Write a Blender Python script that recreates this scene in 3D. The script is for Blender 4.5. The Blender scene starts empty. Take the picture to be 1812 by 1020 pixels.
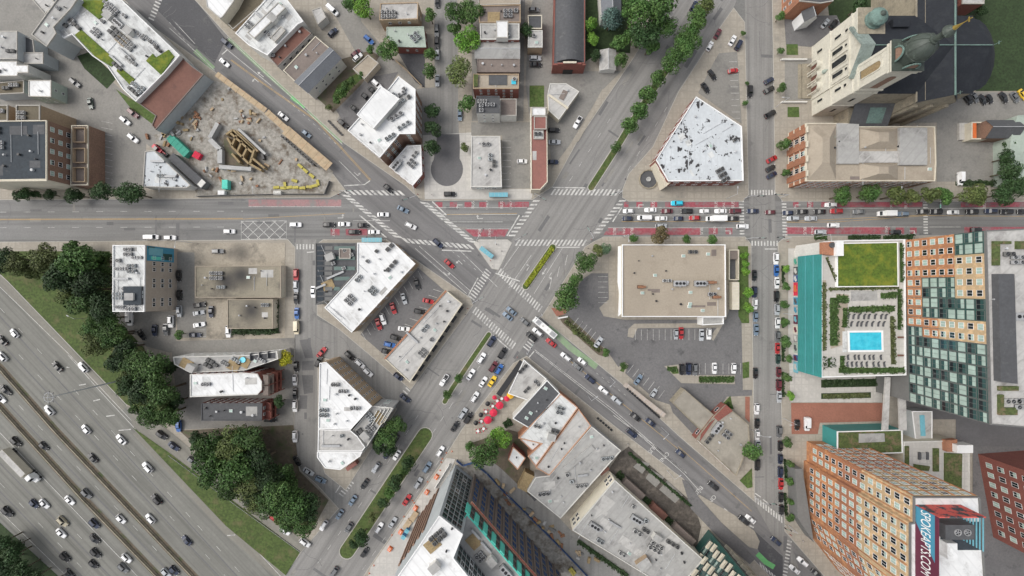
import bpy, math, random
from mathutils import Matrix, Vector
random.seed(7)
R = math.radians
H = 190.0            # camera height in metres
S = 0.2455           # metres per photograph pixel on the ground
SC = bpy.context.scene
COL = SC.collection

def P(x, y, h=0.0):
    k = S * (H - h) / H
    return ((x - 906) * k, (510 - y) * k)

def PP(pts, h=0.0):
    return [P(x, y, h) for x, y in pts]

# ------------------------------------------------------------------ materials
def nodes_of(name, rough=0.85):
    m = bpy.data.materials.new(name)
    m.use_nodes = True
    nt = m.node_tree
    b = nt.nodes['Principled BSDF']
    b.inputs['Roughness'].default_value = rough
    return m, nt, b

def mixc(nt, fac, a, b, mode='MIX'):
    n = nt.nodes.new('ShaderNodeMix'); n.data_type = 'RGBA'; n.blend_type = mode
    for i, v in ((0, fac), (6, a), (7, b)):
        if hasattr(v, 'is_linked') or hasattr(v, 'node'):
            nt.links.new(v, n.inputs[i])
        else:
            n.inputs[i].default_value = v if i == 0 else (v[0], v[1], v[2], 1)
    return n.outputs[2]

def noise(nt, scale, detail=4, pos=None, rough=.6):
    n = nt.nodes.new('ShaderNodeTexNoise')
    n.inputs['Scale'].default_value = scale
    n.inputs['Detail'].default_value = detail
    n.inputs['Roughness'].default_value = rough
    if pos: nt.links.new(pos, n.inputs['Vector'])
    return n.outputs['Fac']

def ramp(nt, src, a, b):
    n = nt.nodes.new('ShaderNodeMapRange')
    n.inputs[1].default_value = a; n.inputs[2].default_value = b
    nt.links.new(src, n.inputs[0])
    return n.outputs[0]

def mapped(nt, sx, sy, sz, rot=0):
    g = nt.nodes.new('ShaderNodeNewGeometry')
    mp = nt.nodes.new('ShaderNodeMapping'); mp.vector_type = 'TEXTURE'
    mp.inputs['Scale'].default_value = (1 / sx, 1 / sy, 1 / sz)
    mp.inputs['Rotation'].default_value = (0, 0, rot)
    nt.links.new(g.outputs['Position'], mp.inputs['Vector'])
    return mp.outputs[0]

def surf(name, c, var=.18, fine=1.2, big=.06, stain=None, st=(.55, .68), ss=.12, rough=.85, streak=None, ribs=None, metal=0):
    """weathered surface: fine grain, broad tone drift, optional stains, traffic streaks, ribs"""
    m, nt, b = nodes_of(name, rough)
    pos = mapped(nt, 1, 1, 1)
    lo = [max(0, v * (1 - var)) for v in c]; hi = [min(1, v * (1 + var)) for v in c]
    col = mixc(nt, ramp(nt, noise(nt, fine, 5, pos), .32, .68), lo, hi)
    f2 = ramp(nt, noise(nt, big, 4, pos), .35, .7)
    col = mixc(nt, f2, col, mixc(nt, .5, col, [v * .7 for v in c]))
    if streak:
        ang, amt = streak
        sp = mapped(nt, .012, .55, 1, -ang)
        col = mixc(nt, ramp(nt, noise(nt, 1.0, 3, sp), .42, .72), col, mixc(nt, amt, col, [v * .45 for v in c]))
    if stain:
        f = ramp(nt, noise(nt, ss, 5, pos, .7), *st)
        col = mixc(nt, f, col, stain)
    for ang, per, amt in ([] if not ribs else ribs if isinstance(ribs, list) else [ribs]):
        w = nt.nodes.new('ShaderNodeTexWave')
        w.inputs['Scale'].default_value = 1.0
        w.wave_profile = 'SIN'
        nt.links.new(mapped(nt, .314 * 1 / per, 1e-4, 1e-4, ang), w.inputs['Vector'])
        col = mixc(nt, ramp(nt, w.outputs['Fac'], .86, .99), col, [v * (1 - amt) for v in c])
    nt.links.new(col, b.inputs['Base Color'])
    b.inputs['Metallic'].default_value = metal
    return m

M = {}
M['ground'] = surf('ground_mat', (.18,.178,.17))
M['road'] = surf('asphalt_road', (.22, .217, .21), .1, 1.5, .05, (.09, .09, .09), (.6, .8), .09, streak=(0, .65))
M['diag'] = surf('asphalt_diagonal', (.195, .19, .188), .1, 1.5, .05, (.08, .08, .085), (.6, .8), .09, streak=(R(40), .65))
M['ogden'] = surf('asphalt_boulevard', (.26, .252, .24), .1, 1.5, .05, (.1, .1, .1), (.62, .82), .1, streak=(R(-57), .6))
M['side'] = surf('asphalt_side', (.255, .248, .235), .1, 1.4, .06, (.09, .09, .09), (.6, .8), .1, streak=(R(90), .55))
M['newtar'] = surf('fresh_asphalt', (.085, .085, .09), .18, 1.6, .08, (.14, .14, .135), (.58, .75), .2)
M['patch'] = surf('asphalt_patch', (.145, .143, .142), .12)
M['lot'] = surf('lot_asphalt', (.155, .151, .151), .16, 1.4, .07, (.06, .06, .062), (.58, .74), .16)
M['greylot'] = surf('worn_lot', (.245, .235, .215), .13, 1.3, .06, (.14, .135, .13), (.55, .75), .12)
M['bowl'] = surf('turning_circle', (.13, .127, .13), .1, 1.3, .1, (.2, .19, .18), (.6, .8), .08)
M['hwy'] = surf('expressway_concrete', (.205, .203, .182), .08, .8, .04, (.13, .125, .115), (.6, .8), .05, streak=(R(46.5), .75))  # concrete tone lowered, vignette darkness put into the colour
M['shoulder'] = surf('shoulder_concrete', (.225, .215, .185), .1, .9, .05, streak=(R(46.5), .35))
M['walk'] = surf('pavement_concrete', (.355, .322, .27), .12, .9, .07, (.22, .205, .18), (.52, .74), .16, ribs=[(0, 3.1, .16), (R(90), 3.1, .16)])
M['plaza'] = surf('plaza_concrete', (.5, .48, .445), .1, .9, .07, (.34, .33, .31), (.54, .76), .16, ribs=[(0, 3.1, .14), (R(90), 3.1, .14)])
M['dirt'] = surf('site_dirt', (.315, .298, .265), .32, .7, .12, (.11, .085, .06), (.48, .66), .22)
M['soil'] = surf('bare_soil', (.13, .105, .075), .3, .8, .15, (.06, .08, .03), (.5, .65), .2)
M['grass'] = surf('lawn_grass', (.075, .12, .03), .45, 1.1, .12, (.12, .13, .05), (.52, .7), .22, rough=.95)
M['darkgrass'] = surf('dimmed_grass_bed', (.03, .052, .018), .45, 1.1, .12, (.02, .035, .012), (.5, .7), .2, rough=.95)  # grass colour dimmed to stand in for vignette darkness
M['drygrass'] = surf('verge_grass', (.068, .1, .026), .4, 1.0, .12, (.13, .118, .055), (.52, .7), .16, rough=.95)
M['sedum'] = surf('sedum_roof', (.085, .135, .015), .45, 1.2, .25, (.17, .19, .02), (.48, .64), .22, rough=.95)
M['sedumdark'] = surf('sedum_roof_dark', (.075, .1, .03), .5, 1.1, .2, (.16, .12, .07), (.5, .62), .3, rough=.95)
M['redlane'] = surf('bus_lane_red', (.33, .085, .105), .25, 1.0, .1, (.2, .165, .165), (.47, .66), .25)
M['palered'] = surf('bus_lane_worn', (.34, .2, .2), .15, 1.2, .1, (.22, .21, .2), (.5, .66), .2)
M['bikegreen'] = surf('bike_lane_green', (.25, .35, .21), .15, 1.2, .1, (.22, .22, .2), (.52, .7), .3)
M['brightgreen'] = surf('bike_green_bright', (.16, .46, .17), .15, 1.2, .1)
M['line'] = surf('paint_white', (.58, .57, .54), .2, 1.4, .25, (.27, .265, .26), (.5, .64), .45)
M['yline'] = surf('paint_yellow', (.5, .33, .12), .16, 1.6, .2, (.25, .23, .2), (.55, .7), .4)
M['brickpave'] = surf('brick_paving', (.3, .13, .09), .2, 2.2, .12)
M['kerb'] = surf('kerb_stone', (.42, .4, .36), .12)
# roofs
M['white'] = surf('white_membrane', (.74, .745, .74), .06, .5, .06, (.36, .355, .34), (.52, .74), .13, ribs=(R(40), 2.6, .14))
M['whitedirty'] = surf('white_membrane_worn', (.62, .63, .62), .09, .6, .1, (.24, .24, .235), (.5, .7), .2, ribs=(R(40), 2.2, .18))
M['blotch'] = surf('white_membrane_blotched', (.55, .58, .6), .1, .6, .1, (.04, .038, .04), (.565, .59), .3, ribs=(0, 2.4, .1))
M['greyroof'] = surf('grey_membrane', (.38, .375, .36), .1, .7, .07, (.19, .185, .18), (.5, .72), .12, ribs=(R(-40), 3.0, .15))
M['paleroof'] = surf('pale_grey_membrane', (.47, .46, .44), .09, .7, .07, (.23, .22, .21), (.5, .72), .14, ribs=(R(-48), 2.8, .15))
M['tanroof'] = surf('tan_gravel_roof', (.36, .31, .245), .1, 1.4, .06, (.24, .2, .155), (.55, .78), .1)
M['stainroof'] = surf('stained_gravel_roof', (.27, .24, .185), .14, 1.4, .08, (.04, .037, .033), (.47, .64), .075)
M['darkroof'] = surf('dark_tar_roof', (.032, .042, .052), .25, 1.0, .1, (.07, .075, .08), (.6, .75), .2)
M['charroof'] = surf('charcoal_roof', (.085, .087, .092), .15, 1.0, .1, (.14, .14, .14), (.58, .75), .2)
M['brownroof'] = surf('red_brown_roof', (.17, .08, .06), .12, 1.2, .1, (.11, .055, .045), (.55, .75), .2)
M['redroof'] = surf('dull_red_roof', (.27, .12, .1), .12, 1.2, .12, (.19, .09, .08), (.55, .75), .3)
M['greyshingle'] = surf('grey_shingle', (.15, .16, .175), .15, 2.0, .15)
M['taupe'] = surf('taupe_roof', (.2, .165, .145), .13, 1.2, .1, (.13, .11, .1), (.55, .75), .2)
M['olive'] = surf('olive_roof', (.125, .105, .07), .15, 1.2, .1)
M['greenroof'] = surf('pale_green_roof', (.37, .43, .37), .08, 1, .1, (.26, .3, .26), (.55, .75), .2)
M['slate'] = surf('blue_slate', (.012, .015, .021), .25, 1.5, .1, (.022, .026, .031), (.5, .7), .3, rough=.85)
M['copper'] = surf('verdigris_copper', (.14, .215, .19), .2, 1.5, .2, (.1, .13, .115), (.52, .68), .5)
M['dome'] = surf('aged_copper_dome', (.06, .075, .063), .2, 1.2, .2, (.15, .2, .165), (.56, .72), .5, rough=.55)
M['teal'] = surf('teal_metal_panel', (.045, .26, .25), .08, .7, .1, (.04, .25, .24), (.5, .8), .15, rough=.5)
M['tealbright'] = surf('turquoise_sheathing', (.12, .62, .5), .08, .7, .1)
# walls
M['brick'] = surf('brown_brick', (.25, .155, .11), .25, 2.2, .12, (.17, .1, .08), (.55, .75), .25)
M['redbrick'] = surf('red_brick', (.225, .08, .062), .25, 2.2, .12, (.2, .06, .05), (.55, .75), .25)
M['orangebrick'] = surf('orange_brick', (.36, .165, .095), .25, 2.2, .12, (.24, .12, .08), (.52, .72), .25)
M['tanbrick'] = surf('tan_brick', (.4, .3, .2), .18, 2.2, .12, (.28, .21, .15), (.55, .75), .25)
M['cream'] = surf('cream_wall', (.62, .57, .46), .1, 1.2, .12, (.45, .4, .32), (.55, .78), .3)
M['stone'] = surf('pale_limestone', (.6, .575, .49), .12, 1.5, .15, (.42, .39, .31), (.55, .75), .3)
M['greystone'] = surf('weathered_stone', (.3, .265, .2), .2, 1.5, .15, (.17, .15, .12), (.5, .72), .3)
M['pale'] = surf('pale_painted_wall', (.62, .61, .57), .1, 1.2, .1, (.48, .46, .43), (.55, .78), .3)
M['greywall'] = surf('grey_panel_wall', (.42, .45, .46), .08, 1.2, .1)
M['concrete'] = surf('cast_concrete', (.42, .42, .41), .12, 1.2, .12, (.3, .3, .29), (.52, .72), .3)
M['orangepanel'] = surf('orange_panel', (.4, .185, .095), .14, 1.5, .1, (.56, .27, .12), (.5, .6), .5)
M['tanpanel'] = surf('tan_panel', (.46, .335, .2), .08, 1.5, .1, (.62, .43, .25), (.5, .6), .5)
M['spandrel'] = surf('green_spandrel', (.03, .085, .075), .15, 1.0, .2, rough=.3)
M['mullion'] = surf('grey_mullion', (.16, .16, .155), .1)
M['white_paint'] = surf('white_paint', (.8, .8, .79), .04)
M['black_metal'] = surf('black_metal', (.02, .02, .022), .2, rough=.5)
M['steel'] = surf('galvanised_steel', (.5, .51, .52), .1, rough=.5)
M['duct'] = surf('sheet_metal_duct', (.36, .365, .37), .15, rough=.5)
M['rust'] = surf('rusty_unit', (.25, .125, .07), .3, 2, .3)
M['wood'] = surf('plywood_boards', (.43, .335, .22), .18, .9, .2, (.42, .3, .19), (.5, .62), .6)
M['timber'] = surf('formwork_timber', (.3, .225, .12), .25, 1.5, .3, (.22, .14, .08), (.55, .7), .4)
M['yellow'] = surf('yellow_panel', (.45, .39, .09), .2, 1.2, .2, (.35, .3, .12), (.56, .7), .5)
M['bluefence'] = surf('blue_sheet', (.05, .1, .24), .15)
M['weathered'] = surf('weathered_green_stone', (.24, .29, .265), .2, 1.4, .2, (.13, .16, .145), (.5, .68), .5)
M['greytan'] = surf('grey_tan_roof', (.31, .285, .24), .12, 1.2, .08, (.2, .18, .15), (.5, .72), .15)
M['platform'] = surf('pinkish_platform', (.42, .36, .31), .1, 1.2, .1)
M['courtyard'] = surf('dark_courtyard', (.075, .065, .055), .35, .9, .15, (.14, .12, .1), (.5, .66), .3)
M['peach'] = surf('peach_brick_coping', (.5, .29, .19), .2, 2, .2)
M['creamwall'] = surf('bright_cream_wall', (.78, .73, .6), .06, 1.2, .1)
M['tanwall'] = surf('tan_rendered_wall', (.42, .36, .3), .1, 1.2, .1, (.3, .26, .22), (.55, .75), .3)
def soot(name, base, pts):
    m = surf(name, base, .14, 1.4, .08, (.1, .09, .075), (.5, .7), .075); nt = m.node_tree; b = nt.nodes['Principled BSDF']; col = b.inputs['Base Color'].links[0].from_socket
    g = nt.nodes.new('ShaderNodeNewGeometry')
    for x, y, r in pts:
        v = nt.nodes.new('ShaderNodeVectorMath'); v.operation = 'DISTANCE'; v.inputs[1].default_value = (x, y, 3); nt.links.new(g.outputs['Position'], v.inputs[0])
        ad = nt.nodes.new('ShaderNodeMath'); ad.operation = 'MULTIPLY_ADD'; nt.links.new(noise(nt, .25, 4), ad.inputs[0]); ad.inputs[1].default_value = r * 1.1; nt.links.new(v.outputs['Value'], ad.inputs[2])
        col = mixc(nt, ramp(nt, ad.outputs[0], r * 1.7, r * .7), col, (.045, .042, .04))
    nt.links.new(col, b.inputs['Base Color']); return m
M['stainroof'] = soot('stained_gravel_roof', (.28, .25, .19), [(*P(427, 488, 4), 7), (*P(400, 500, 4), 5), (*P(445, 550, 4), 6)])
M['sootground'] = soot('sooty_paving', (.37, .328, .265), [(*P(425, 447), 5.5), (*P(405, 450), 3.5)])
M['gold'] = surf('gilding', (.5, .36, .1), .1, rough=.35, metal=.7)
M['tyre'] = surf('tyre_rubber', (.02, .02, .02), .2)
M['lamp'] = surf('lamp_glass', (.75, .75, .72), .05, rough=.2)
M['taillight'] = surf('tail_lamp_red', (.4, .02, .02), .1, rough=.25)
M['skin'] = surf('skin', (.4, .26, .19), .05)
M['cloth'] = surf('dark_clothing', (.06, .065, .09), .15)
M['cloth2'] = surf('pale_clothing', (.45, .43, .42), .15)
M['cloth3'] = surf('red_clothing', (.35, .06, .06), .15)
M['hair'] = surf('dark_hair', (.03, .02, .015), .15)
M['umbred'] = surf('red_canvas', (.62, .03, .07), .1)
M['umbyel'] = surf('yellow_canvas', (.75, .42, .03), .1)
M['orange'] = surf('orange_plastic', (.68, .17, .05), .1, rough=.5)
M['bluelavatory'] = surf('blue_plastic', (.06, .22, .42), .1, rough=.5)
M['shelter'] = surf('blue_shelter_roof', (.16, .42, .5), .12, .8, .2, rough=.3)
M['truckred'] = surf('red_machine_paint', (.5, .03, .05), .15, rough=.4)
M['sitegreen'] = surf('green_container', (.06, .33, .24), .15, ribs=(R(45), .6, .3))
M['signblue'] = surf('sign_blue', (.06, .26, .38), .05)
M['signplum'] = surf('sign_plum', (.12, .02, .045), .05)
M['signred'] = surf('sign_red', (.62, .11, .09), .1, .5, .2, (.05, .06, .07), (.5, .56), .35)

def glass(name, c, rough=.12):
    m, nt, b = nodes_of(name, rough)
    pos = mapped(nt, 1, 1, 1)
    nt.links.new(mixc(nt, noise(nt, .35, 2, pos), [v * .6 for v in c], [v * 1.3 for v in c]), b.inputs['Base Color'])
    b.inputs['Specular IOR Level'].default_value = .5
    return m
M['glassdark'] = glass('dark_window_glass', (.015, .02, .024), .08)
M['glasspale'] = glass('pale_blind_glass', (.37, .48, .43), .2)
M['glassteal'] = glass('teal_glass', (.035, .08, .078), .1)
M['glassblue'] = glass('blue_film_glass', (.02, .07, .2), .12)
M['carglass'] = glass('car_glass', (.012, .015, .018), .06)

def water_mat():
    m, nt, b = nodes_of('pool_water', .08)
    pos = mapped(nt, 1, 1, 1)
    nt.links.new(mixc(nt, ramp(nt, noise(nt, .5, 3, pos), .35, .65), (.03, .4, .55), (.06, .52, .66)), b.inputs['Base Color'])
    return m
M['water'] = water_mat()

def objcolor_mat(name, rough, island=0.0, spec=.5, coat=0.0):
    m, nt, b = nodes_of(name, rough)
    oi = nt.nodes.new('ShaderNodeObjectInfo')
    col = oi.outputs['Color']
    if island:
        g = nt.nodes.new('ShaderNodeNewGeometry')
        h = nt.nodes.new('ShaderNodeHueSaturation')
        nt.links.new(col, h.inputs['Color'])
        v = nt.nodes.new('ShaderNodeMapRange')
        v.inputs[3].default_value = 1 - island; v.inputs[4].default_value = 1 + island
        nt.links.new(g.outputs['Random Per Island'], v.inputs[0])
        nt.links.new(v.outputs[0], h.inputs['Value'])
        col = h.outputs[0]
        n = nt.nodes.new('ShaderNodeTexNoise'); n.inputs['Scale'].default_value = .35
        nt.links.new(g.outputs['Position'], n.inputs['Vector'])
        hv = nt.nodes.new('ShaderNodeMapRange'); hv.inputs[3].default_value = .47; hv.inputs[4].default_value = .53
        nt.links.new(n.outputs['Fac'], hv.inputs[0]); nt.links.new(hv.outputs[0], h.inputs['Hue'])
        b.inputs['Subsurface Weight'].default_value = 0
    else:
        n = nt.nodes.new('ShaderNodeTexNoise'); n.inputs['Scale'].default_value = 1.5
        col = mixc(nt, ramp(nt, n.outputs['Fac'], .3, .8), col, mixc(nt, .2, col, (.2, .19, .17)))
    nt.links.new(col, b.inputs['Base Color'])
    b.inputs['Specular IOR Level'].default_value = spec
    b.inputs['Coat Weight'].default_value = coat
    return m
M['paint'] = objcolor_mat('car_paint', .35, coat=.3)
M['leaf'] = objcolor_mat('leaf', .6, .55, .25)

# ------------------------------------------------------------------ geometry helpers
OFF = {}
class MB:
    def __init__(s): s.v = []; s.f = []; s.m = []
    def face(s, pts, mi=0):
        n = len(s.v); s.v += [tuple(p) for p in pts]; s.f.append(list(range(n, n + len(pts)))); s.m.append(mi)
    def quad(s, a, b, c, d, mi=0): s.face((a, b, c, d), mi)
    def prism(s, xy, z0, z1, mi=0, top=None):
        if area(xy) < 0: xy = xy[::-1]
        n = len(xy)
        for i in range(n):
            a, b = xy[i], xy[(i + 1) % n]
            s.face(((a[0], a[1], z0), (b[0], b[1], z0), (b[0], b[1], z1), (a[0], a[1], z1)), mi)
        s.face([(p[0], p[1], z1) for p in xy], mi if top is None else top)
        s.face([(p[0], p[1], z0) for p in xy[::-1]], mi)
    def box(s, cx, cy, z0, sx, sy, sz, rot=0, mi=0, top=None):
        c, q = math.cos(rot), math.sin(rot)
        pts = [(cx + c * a * sx / 2 - q * b * sy / 2, cy + q * a * sx / 2 + c * b * sy / 2) for a, b in ((-1, -1), (1, -1), (1, 1), (-1, 1))]
        s.prism(pts, z0, z0 + sz, mi, top)
    def tube(s, p0, p1, r0, r1, n=6, mi=0):
        p0 = Vector(p0); p1 = Vector(p1); d = (p1 - p0).normalized()
        u = d.cross(Vector((0, 0, 1)) if abs(d.z) < .9 else Vector((1, 0, 0))).normalized(); w = d.cross(u)
        a = []; b = []
        for i in range(n):
            t = 2 * math.pi * i / n; e = u * math.cos(t) + w * math.sin(t)
            a.append(p0 + e * r0); b.append(p1 + e * r1)
        for i in range(n):
            j = (i + 1) % n
            s.face((a[i], b[i], b[j], a[j]), mi)
        s.face(b[::-1], mi); s.face(a, mi)
    def lathe(s, cx, cy, prof, n=16, mi=0, rot=0):
        rings = [[(cx + r * math.cos(2 * math.pi * i / n + rot), cy + r * math.sin(2 * math.pi * i / n + rot), z) for i in range(n)] for r, z in prof]
        for a, b in zip(rings, rings[1:]):
            for i in range(n):
                j = (i + 1) % n
                s.face((a[i], a[j], b[j], b[i]), mi)
        s.face(rings[-1], mi)
    def ring(s, outer, inner, z0, z1, mi=0):
        n = len(outer)
        for i in range(n):
            j = (i + 1) % n
            a, b, c, d = outer[i], outer[j], inner[j], inner[i]
            s.face(((*a, z0), (*b, z0), (*b, z1), (*a, z1)), mi)
            s.face(((*c, z0), (*d, z0), (*d, z1), (*c, z1)), mi)
            s.face(((*a, z1), (*b, z1), (*c, z1), (*d, z1)), mi)
    def build(s, name, mats, parent=None, smooth=False, label=None, kind=None):
        me = bpy.data.meshes.new(name)
        o = bpy.data.objects.new(name, me); COL.objects.link(o)
        off = (0, 0, 0)
        if parent is not None:
            off = OFF.get(parent.name, (0, 0, 0)); o.parent = parent; OFF[o.name] = off
        me.from_pydata([(x - off[0], y - off[1], z - off[2]) for x, y, z in s.v], [], s.f)
        if not isinstance(mats, (list, tuple)): mats = [mats]
        for m in mats: me.materials.append(M[m] if isinstance(m, str) else m)
        me.polygons.foreach_set('material_index', s.m)
        if smooth: me.polygons.foreach_set('use_smooth', [True] * len(s.f))
        me.update()
        if label: o['label'] = label
        if kind: o['kind'] = kind
        return o

def area(xy):
    return sum(a[0] * b[1] - b[0] * a[1] for a, b in zip(xy, xy[1:] + xy[:1])) / 2
def ccw(xy): return list(xy) if area(xy) > 0 else list(xy)[::-1]
def inset(xy, d):
    """mitred offset, d > 0 goes inwards"""
    xy = ccw(xy); n = len(xy); out = []
    for i in range(n):
        p = Vector(xy[i - 1]); q = Vector(xy[i]); r = Vector(xy[(i + 1) % n])
        e1 = (q - p).normalized(); e2 = (r - q).normalized()
        n1 = Vector((-e1.y, e1.x)); n2 = Vector((-e2.y, e2.x))
        b = n1 + n2
        l = b.length_squared
        v = b * (2 * d / l) if l > .15 else n1 * d
        if v.length > 3 * abs(d): v *= 3 * abs(d) / v.length
        out.append((q.x + v.x, q.y + v.y))
    return out
def inside(p, poly):
    x, y = p; r = False; n = len(poly)
    for i in range(n):
        x1, y1 = poly[i]; x2, y2 = poly[i - 1]
        if (y1 > y) != (y2 > y) and x < (x2 - x1) * (y - y1) / (y2 - y1) + x1: r = not r
    return r
def cen(xy): return (sum(p[0] for p in xy) / len(xy), sum(p[1] for p in xy) / len(xy))

def thing(name, label, cat, loc, group=None):
    o = bpy.data.objects.new(name, None); COL.objects.link(o)
    o.location = loc; o.empty_display_size = .5
    OFF[o.name] = tuple(loc)
    o['label'] = label; o['category'] = cat
    if group: o['group'] = group
    return o
def tag(o, label, cat, group=None):
    o['label'] = label; o['category'] = cat
    if group: o['group'] = group
    return o
def dup(root):
    r = root.copy(); COL.objects.link(r)
    for ch in root.children:
        c = ch.copy(); COL.objects.link(c); c.parent = r
        for g in ch.children:
            d = g.copy(); COL.objects.link(d); d.parent = c
    return r

ORD = 'first second third fourth fifth sixth seventh eighth ninth tenth eleventh twelfth thirteenth fourteenth fifteenth sixteenth seventeenth eighteenth nineteenth twentieth'.split()
REG = []
def reg(o, noun, region, axis, cat, group): REG.append((o, noun, region, axis, cat, group))
def plural(n):
    w = n.split(' '); l = w[-1]
    w[-1] = {'people': 'people', 'bench': 'benches', 'box': 'boxes', 'bush': 'bushes', 'lavatory': 'lavatories'}.get(l, l + 's')
    return ' '.join(w)
def finish_labels():
    g = {}
    for e in REG: g.setdefault((e[1], e[2]), []).append(e)
    for (noun, region), L in g.items():
        ax = L[0][3]
        L.sort(key=lambda e: e[0].location.x if ax == 'x' else -e[0].location.y)
        side = 'left' if ax == 'x' else 'top'; far = 'right' if ax == 'x' else 'bottom'
        n = len(L)
        for i, e in enumerate(L):
            if n == 1: lab = '%s %s' % (noun, region)
            elif i == 0: lab = '%smost of the %s %s' % (side, plural(noun), region)
            elif i == n - 1: lab = '%smost of the %s %s' % (far, plural(noun), region)
            elif i < 20 and i <= n // 2: lab = '%s from the %s of the %s %s' % (ORD[i], side, plural(noun), region)
            else: lab = '%s from the %s of the %s %s' % (ORD[n - 1 - i], far, plural(noun), region)
            if len(lab.split()) > 16: print('LONG', lab)
            if len(lab.split()) < 4: print('SHORT', lab)
            tag(e[0], lab, e[4], e[5])

SHEETS = []
def surfz(x, y):
    z = 0
    for poly, zz in SHEETS:
        if zz > z and inside((x, y), poly): z = zz
    return z
def structure(name, xy, z, mat, thick=0, mark=False):
    mb = MB()
    xy = ccw(xy)
    if thick: mb.prism(xy, z - thick, z, 0)
    else: mb.face([(p[0], p[1], z) for p in xy])
    o = mb.build(name, mat); o['kind'] = 'structure'
    if not mark: SHEETS.append((xy, z))
    return o
def strip(pts, w):
    """polygon of a polyline with width w (metres), pts in world"""
    L = []; Rr = []
    n = len(pts)
    for i in range(n):
        a = Vector(pts[max(i - 1, 0)]); b = Vector(pts[min(i + 1, n - 1)])
        d = (b - a).normalized(); q = Vector((-d.y, d.x)) * w / 2; p = Vector(pts[i])
        L.append((p.x + q.x, p.y + q.y)); Rr.append((p.x - q.x, p.y - q.y))
    return L + Rr[::-1]
# ================================================================== THE SETTING
structure('ground', [(-1500, -1500), (1500, -1500), (1500, 1500), (-1500, 1500)], 0, 'ground')
hwy = structure('expressway', PP([(-400, 90), (15, 500), (224, 717), (240, 757), (400, 930), (505, 1018), (700, 1240), (330, 1240), (106, 1020), (0, 922), (-400, 545)]), .02, 'hwy')
avenue = structure('avenue_road', PP([(-500, 357), (300, 353), (612, 350), (745, 356), (1960, 357), (2300, 357), (2300, 414), (1390, 417), (640, 421), (510, 424), (-500, 430)]), .026, 'road')
diag = structure('diagonal_road', PP([(215, -5), (150, -80), (250, -120), (340, -5), (403, 64), (610, 255), (717, 329), (745, 356), (790, 400), (842, 430), (870, 476), (957, 562), (1104, 683), (1200, 771), (1332, 898), (1480, 1045), (1600, 1160), (1500, 1160), (1332, 988), (1234, 885), (1210, 848), (1085, 752), (930, 628), (832, 527), (684, 425), (612, 335), (555, 262), (379, 124), (270, 45)]), .032, 'diag')
ogden = structure('boulevard_road', PP([(1330, -80), (1300, 10), (1279, 41), (1200, 163), (1155, 260), (1112, 308), (1095, 345), (1065, 412), (1035, 437), (968, 546), (908, 643), (817, 760), (785, 812), (653, 1004), (600, 1100), (470, 1100), (500, 1020), (535, 975), (610, 880), (655, 800), (727, 690), (838, 540), (880, 478), (905, 425), (945, 350), (978, 331), (1022, 250), (1122, 102), (1190, -10), (1220, -80)]), .038, 'ogden')
tower_st = structure('side_street_road', PP([(1318, -80), (1318, 0), (1325, 345), (1329, 436), (1333, 660), (1335, 890), (1390, 990), (1400, 1100), (1440, 1100), (1388, 920), (1381, 710), (1376, 436), (1371, 340), (1363, -80)]), .044, 'side')
may_st = structure('side_street_road', PP([(522, 424), (560, 424), (562, 640), (563, 800), (575, 838), (612, 870), (655, 800), (660, 850), (600, 900), (560, 858), (531, 832), (521, 795)]), .044, 'side')
cut_st = structure('side_street_road', PP([(550, 560), (600, 583), (728, 690), (703, 724), (600, 640), (556, 625)]), .048, 'side')

BL = {
 'A': [(-500, 357), (300, 353), (585, 350), (612, 337), (555, 264), (379, 126), (270, 47), (215, -5), (150, -80), (-500, -300)],
 'B': [(745, 355), (757, 356), (942, 354), (978, 331), (1022, 250), (1122, 102), (1190, -10), (1220, -80), (260, -120), (340, -5), (403, 64), (610, 255), (717, 329)],
 'C': [(1112, 357), (1101, 350), (1101, 336), (1112, 308), (1155, 260), (1200, 163), (1279, 41), (1298, 14), (1318, 40), (1325, 345), (1314, 357)],
 'D': [(1363, -200), (1371, 340), (1385, 357), (2300, 357), (2300, -200)],
 'E': [(-62, 429), (510, 424), (523, 438), (521, 795), (532, 832), (562, 858), (600, 900), (535, 975), (505, 1018), (400, 930), (240, 757), (224, 717), (15, 500)],
 'F': [(561, 432), (572, 424), (684, 424), (832, 527), (838, 540), (727, 690), (600, 583), (561, 558)],
 'G': [(562, 630), (600, 640), (703, 724), (655, 800), (612, 868), (575, 838), (563, 800)],
 'Hh': [(1050, 428), (1068, 419), (1318, 419), (1329, 432), (1333, 660), (1335, 888), (1200, 771), (1104, 683), (957, 562), (966, 548), (1035, 437)],
 'I': [(932, 630), (1085, 752), (1210, 848), (1234, 885), (1332, 988), (1420, 1080), (1300, 1300), (500, 1250), (653, 1004), (785, 812), (817, 760), (908, 643)],
 'J': [(1376, 430), (1390, 418), (2300, 415), (2300, 1300), (1600, 1160), (1480, 1045), (1388, 940), (1383, 760)],
 'K': [(838, 431), (848, 424), (898, 424), (906, 430), (882, 478), (870, 476)],
}
for k, v in BL.items():
    structure('pavement', PP(v), .15, 'plaza' if k == 'K' else 'walk', .15)
    kb = MB(); pl = ccw(PP(v)); kb.ring(inset(pl, -.02), inset(pl, .22), .02, .158)
    kb.build('kerb', 'kerb')['kind'] = 'structure'

_zz = [.156]
def sheet(name, pts, mat, h=0):
    _zz[0] += .003
    return structure(name, PP(pts), _zz[0], mat)
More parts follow.
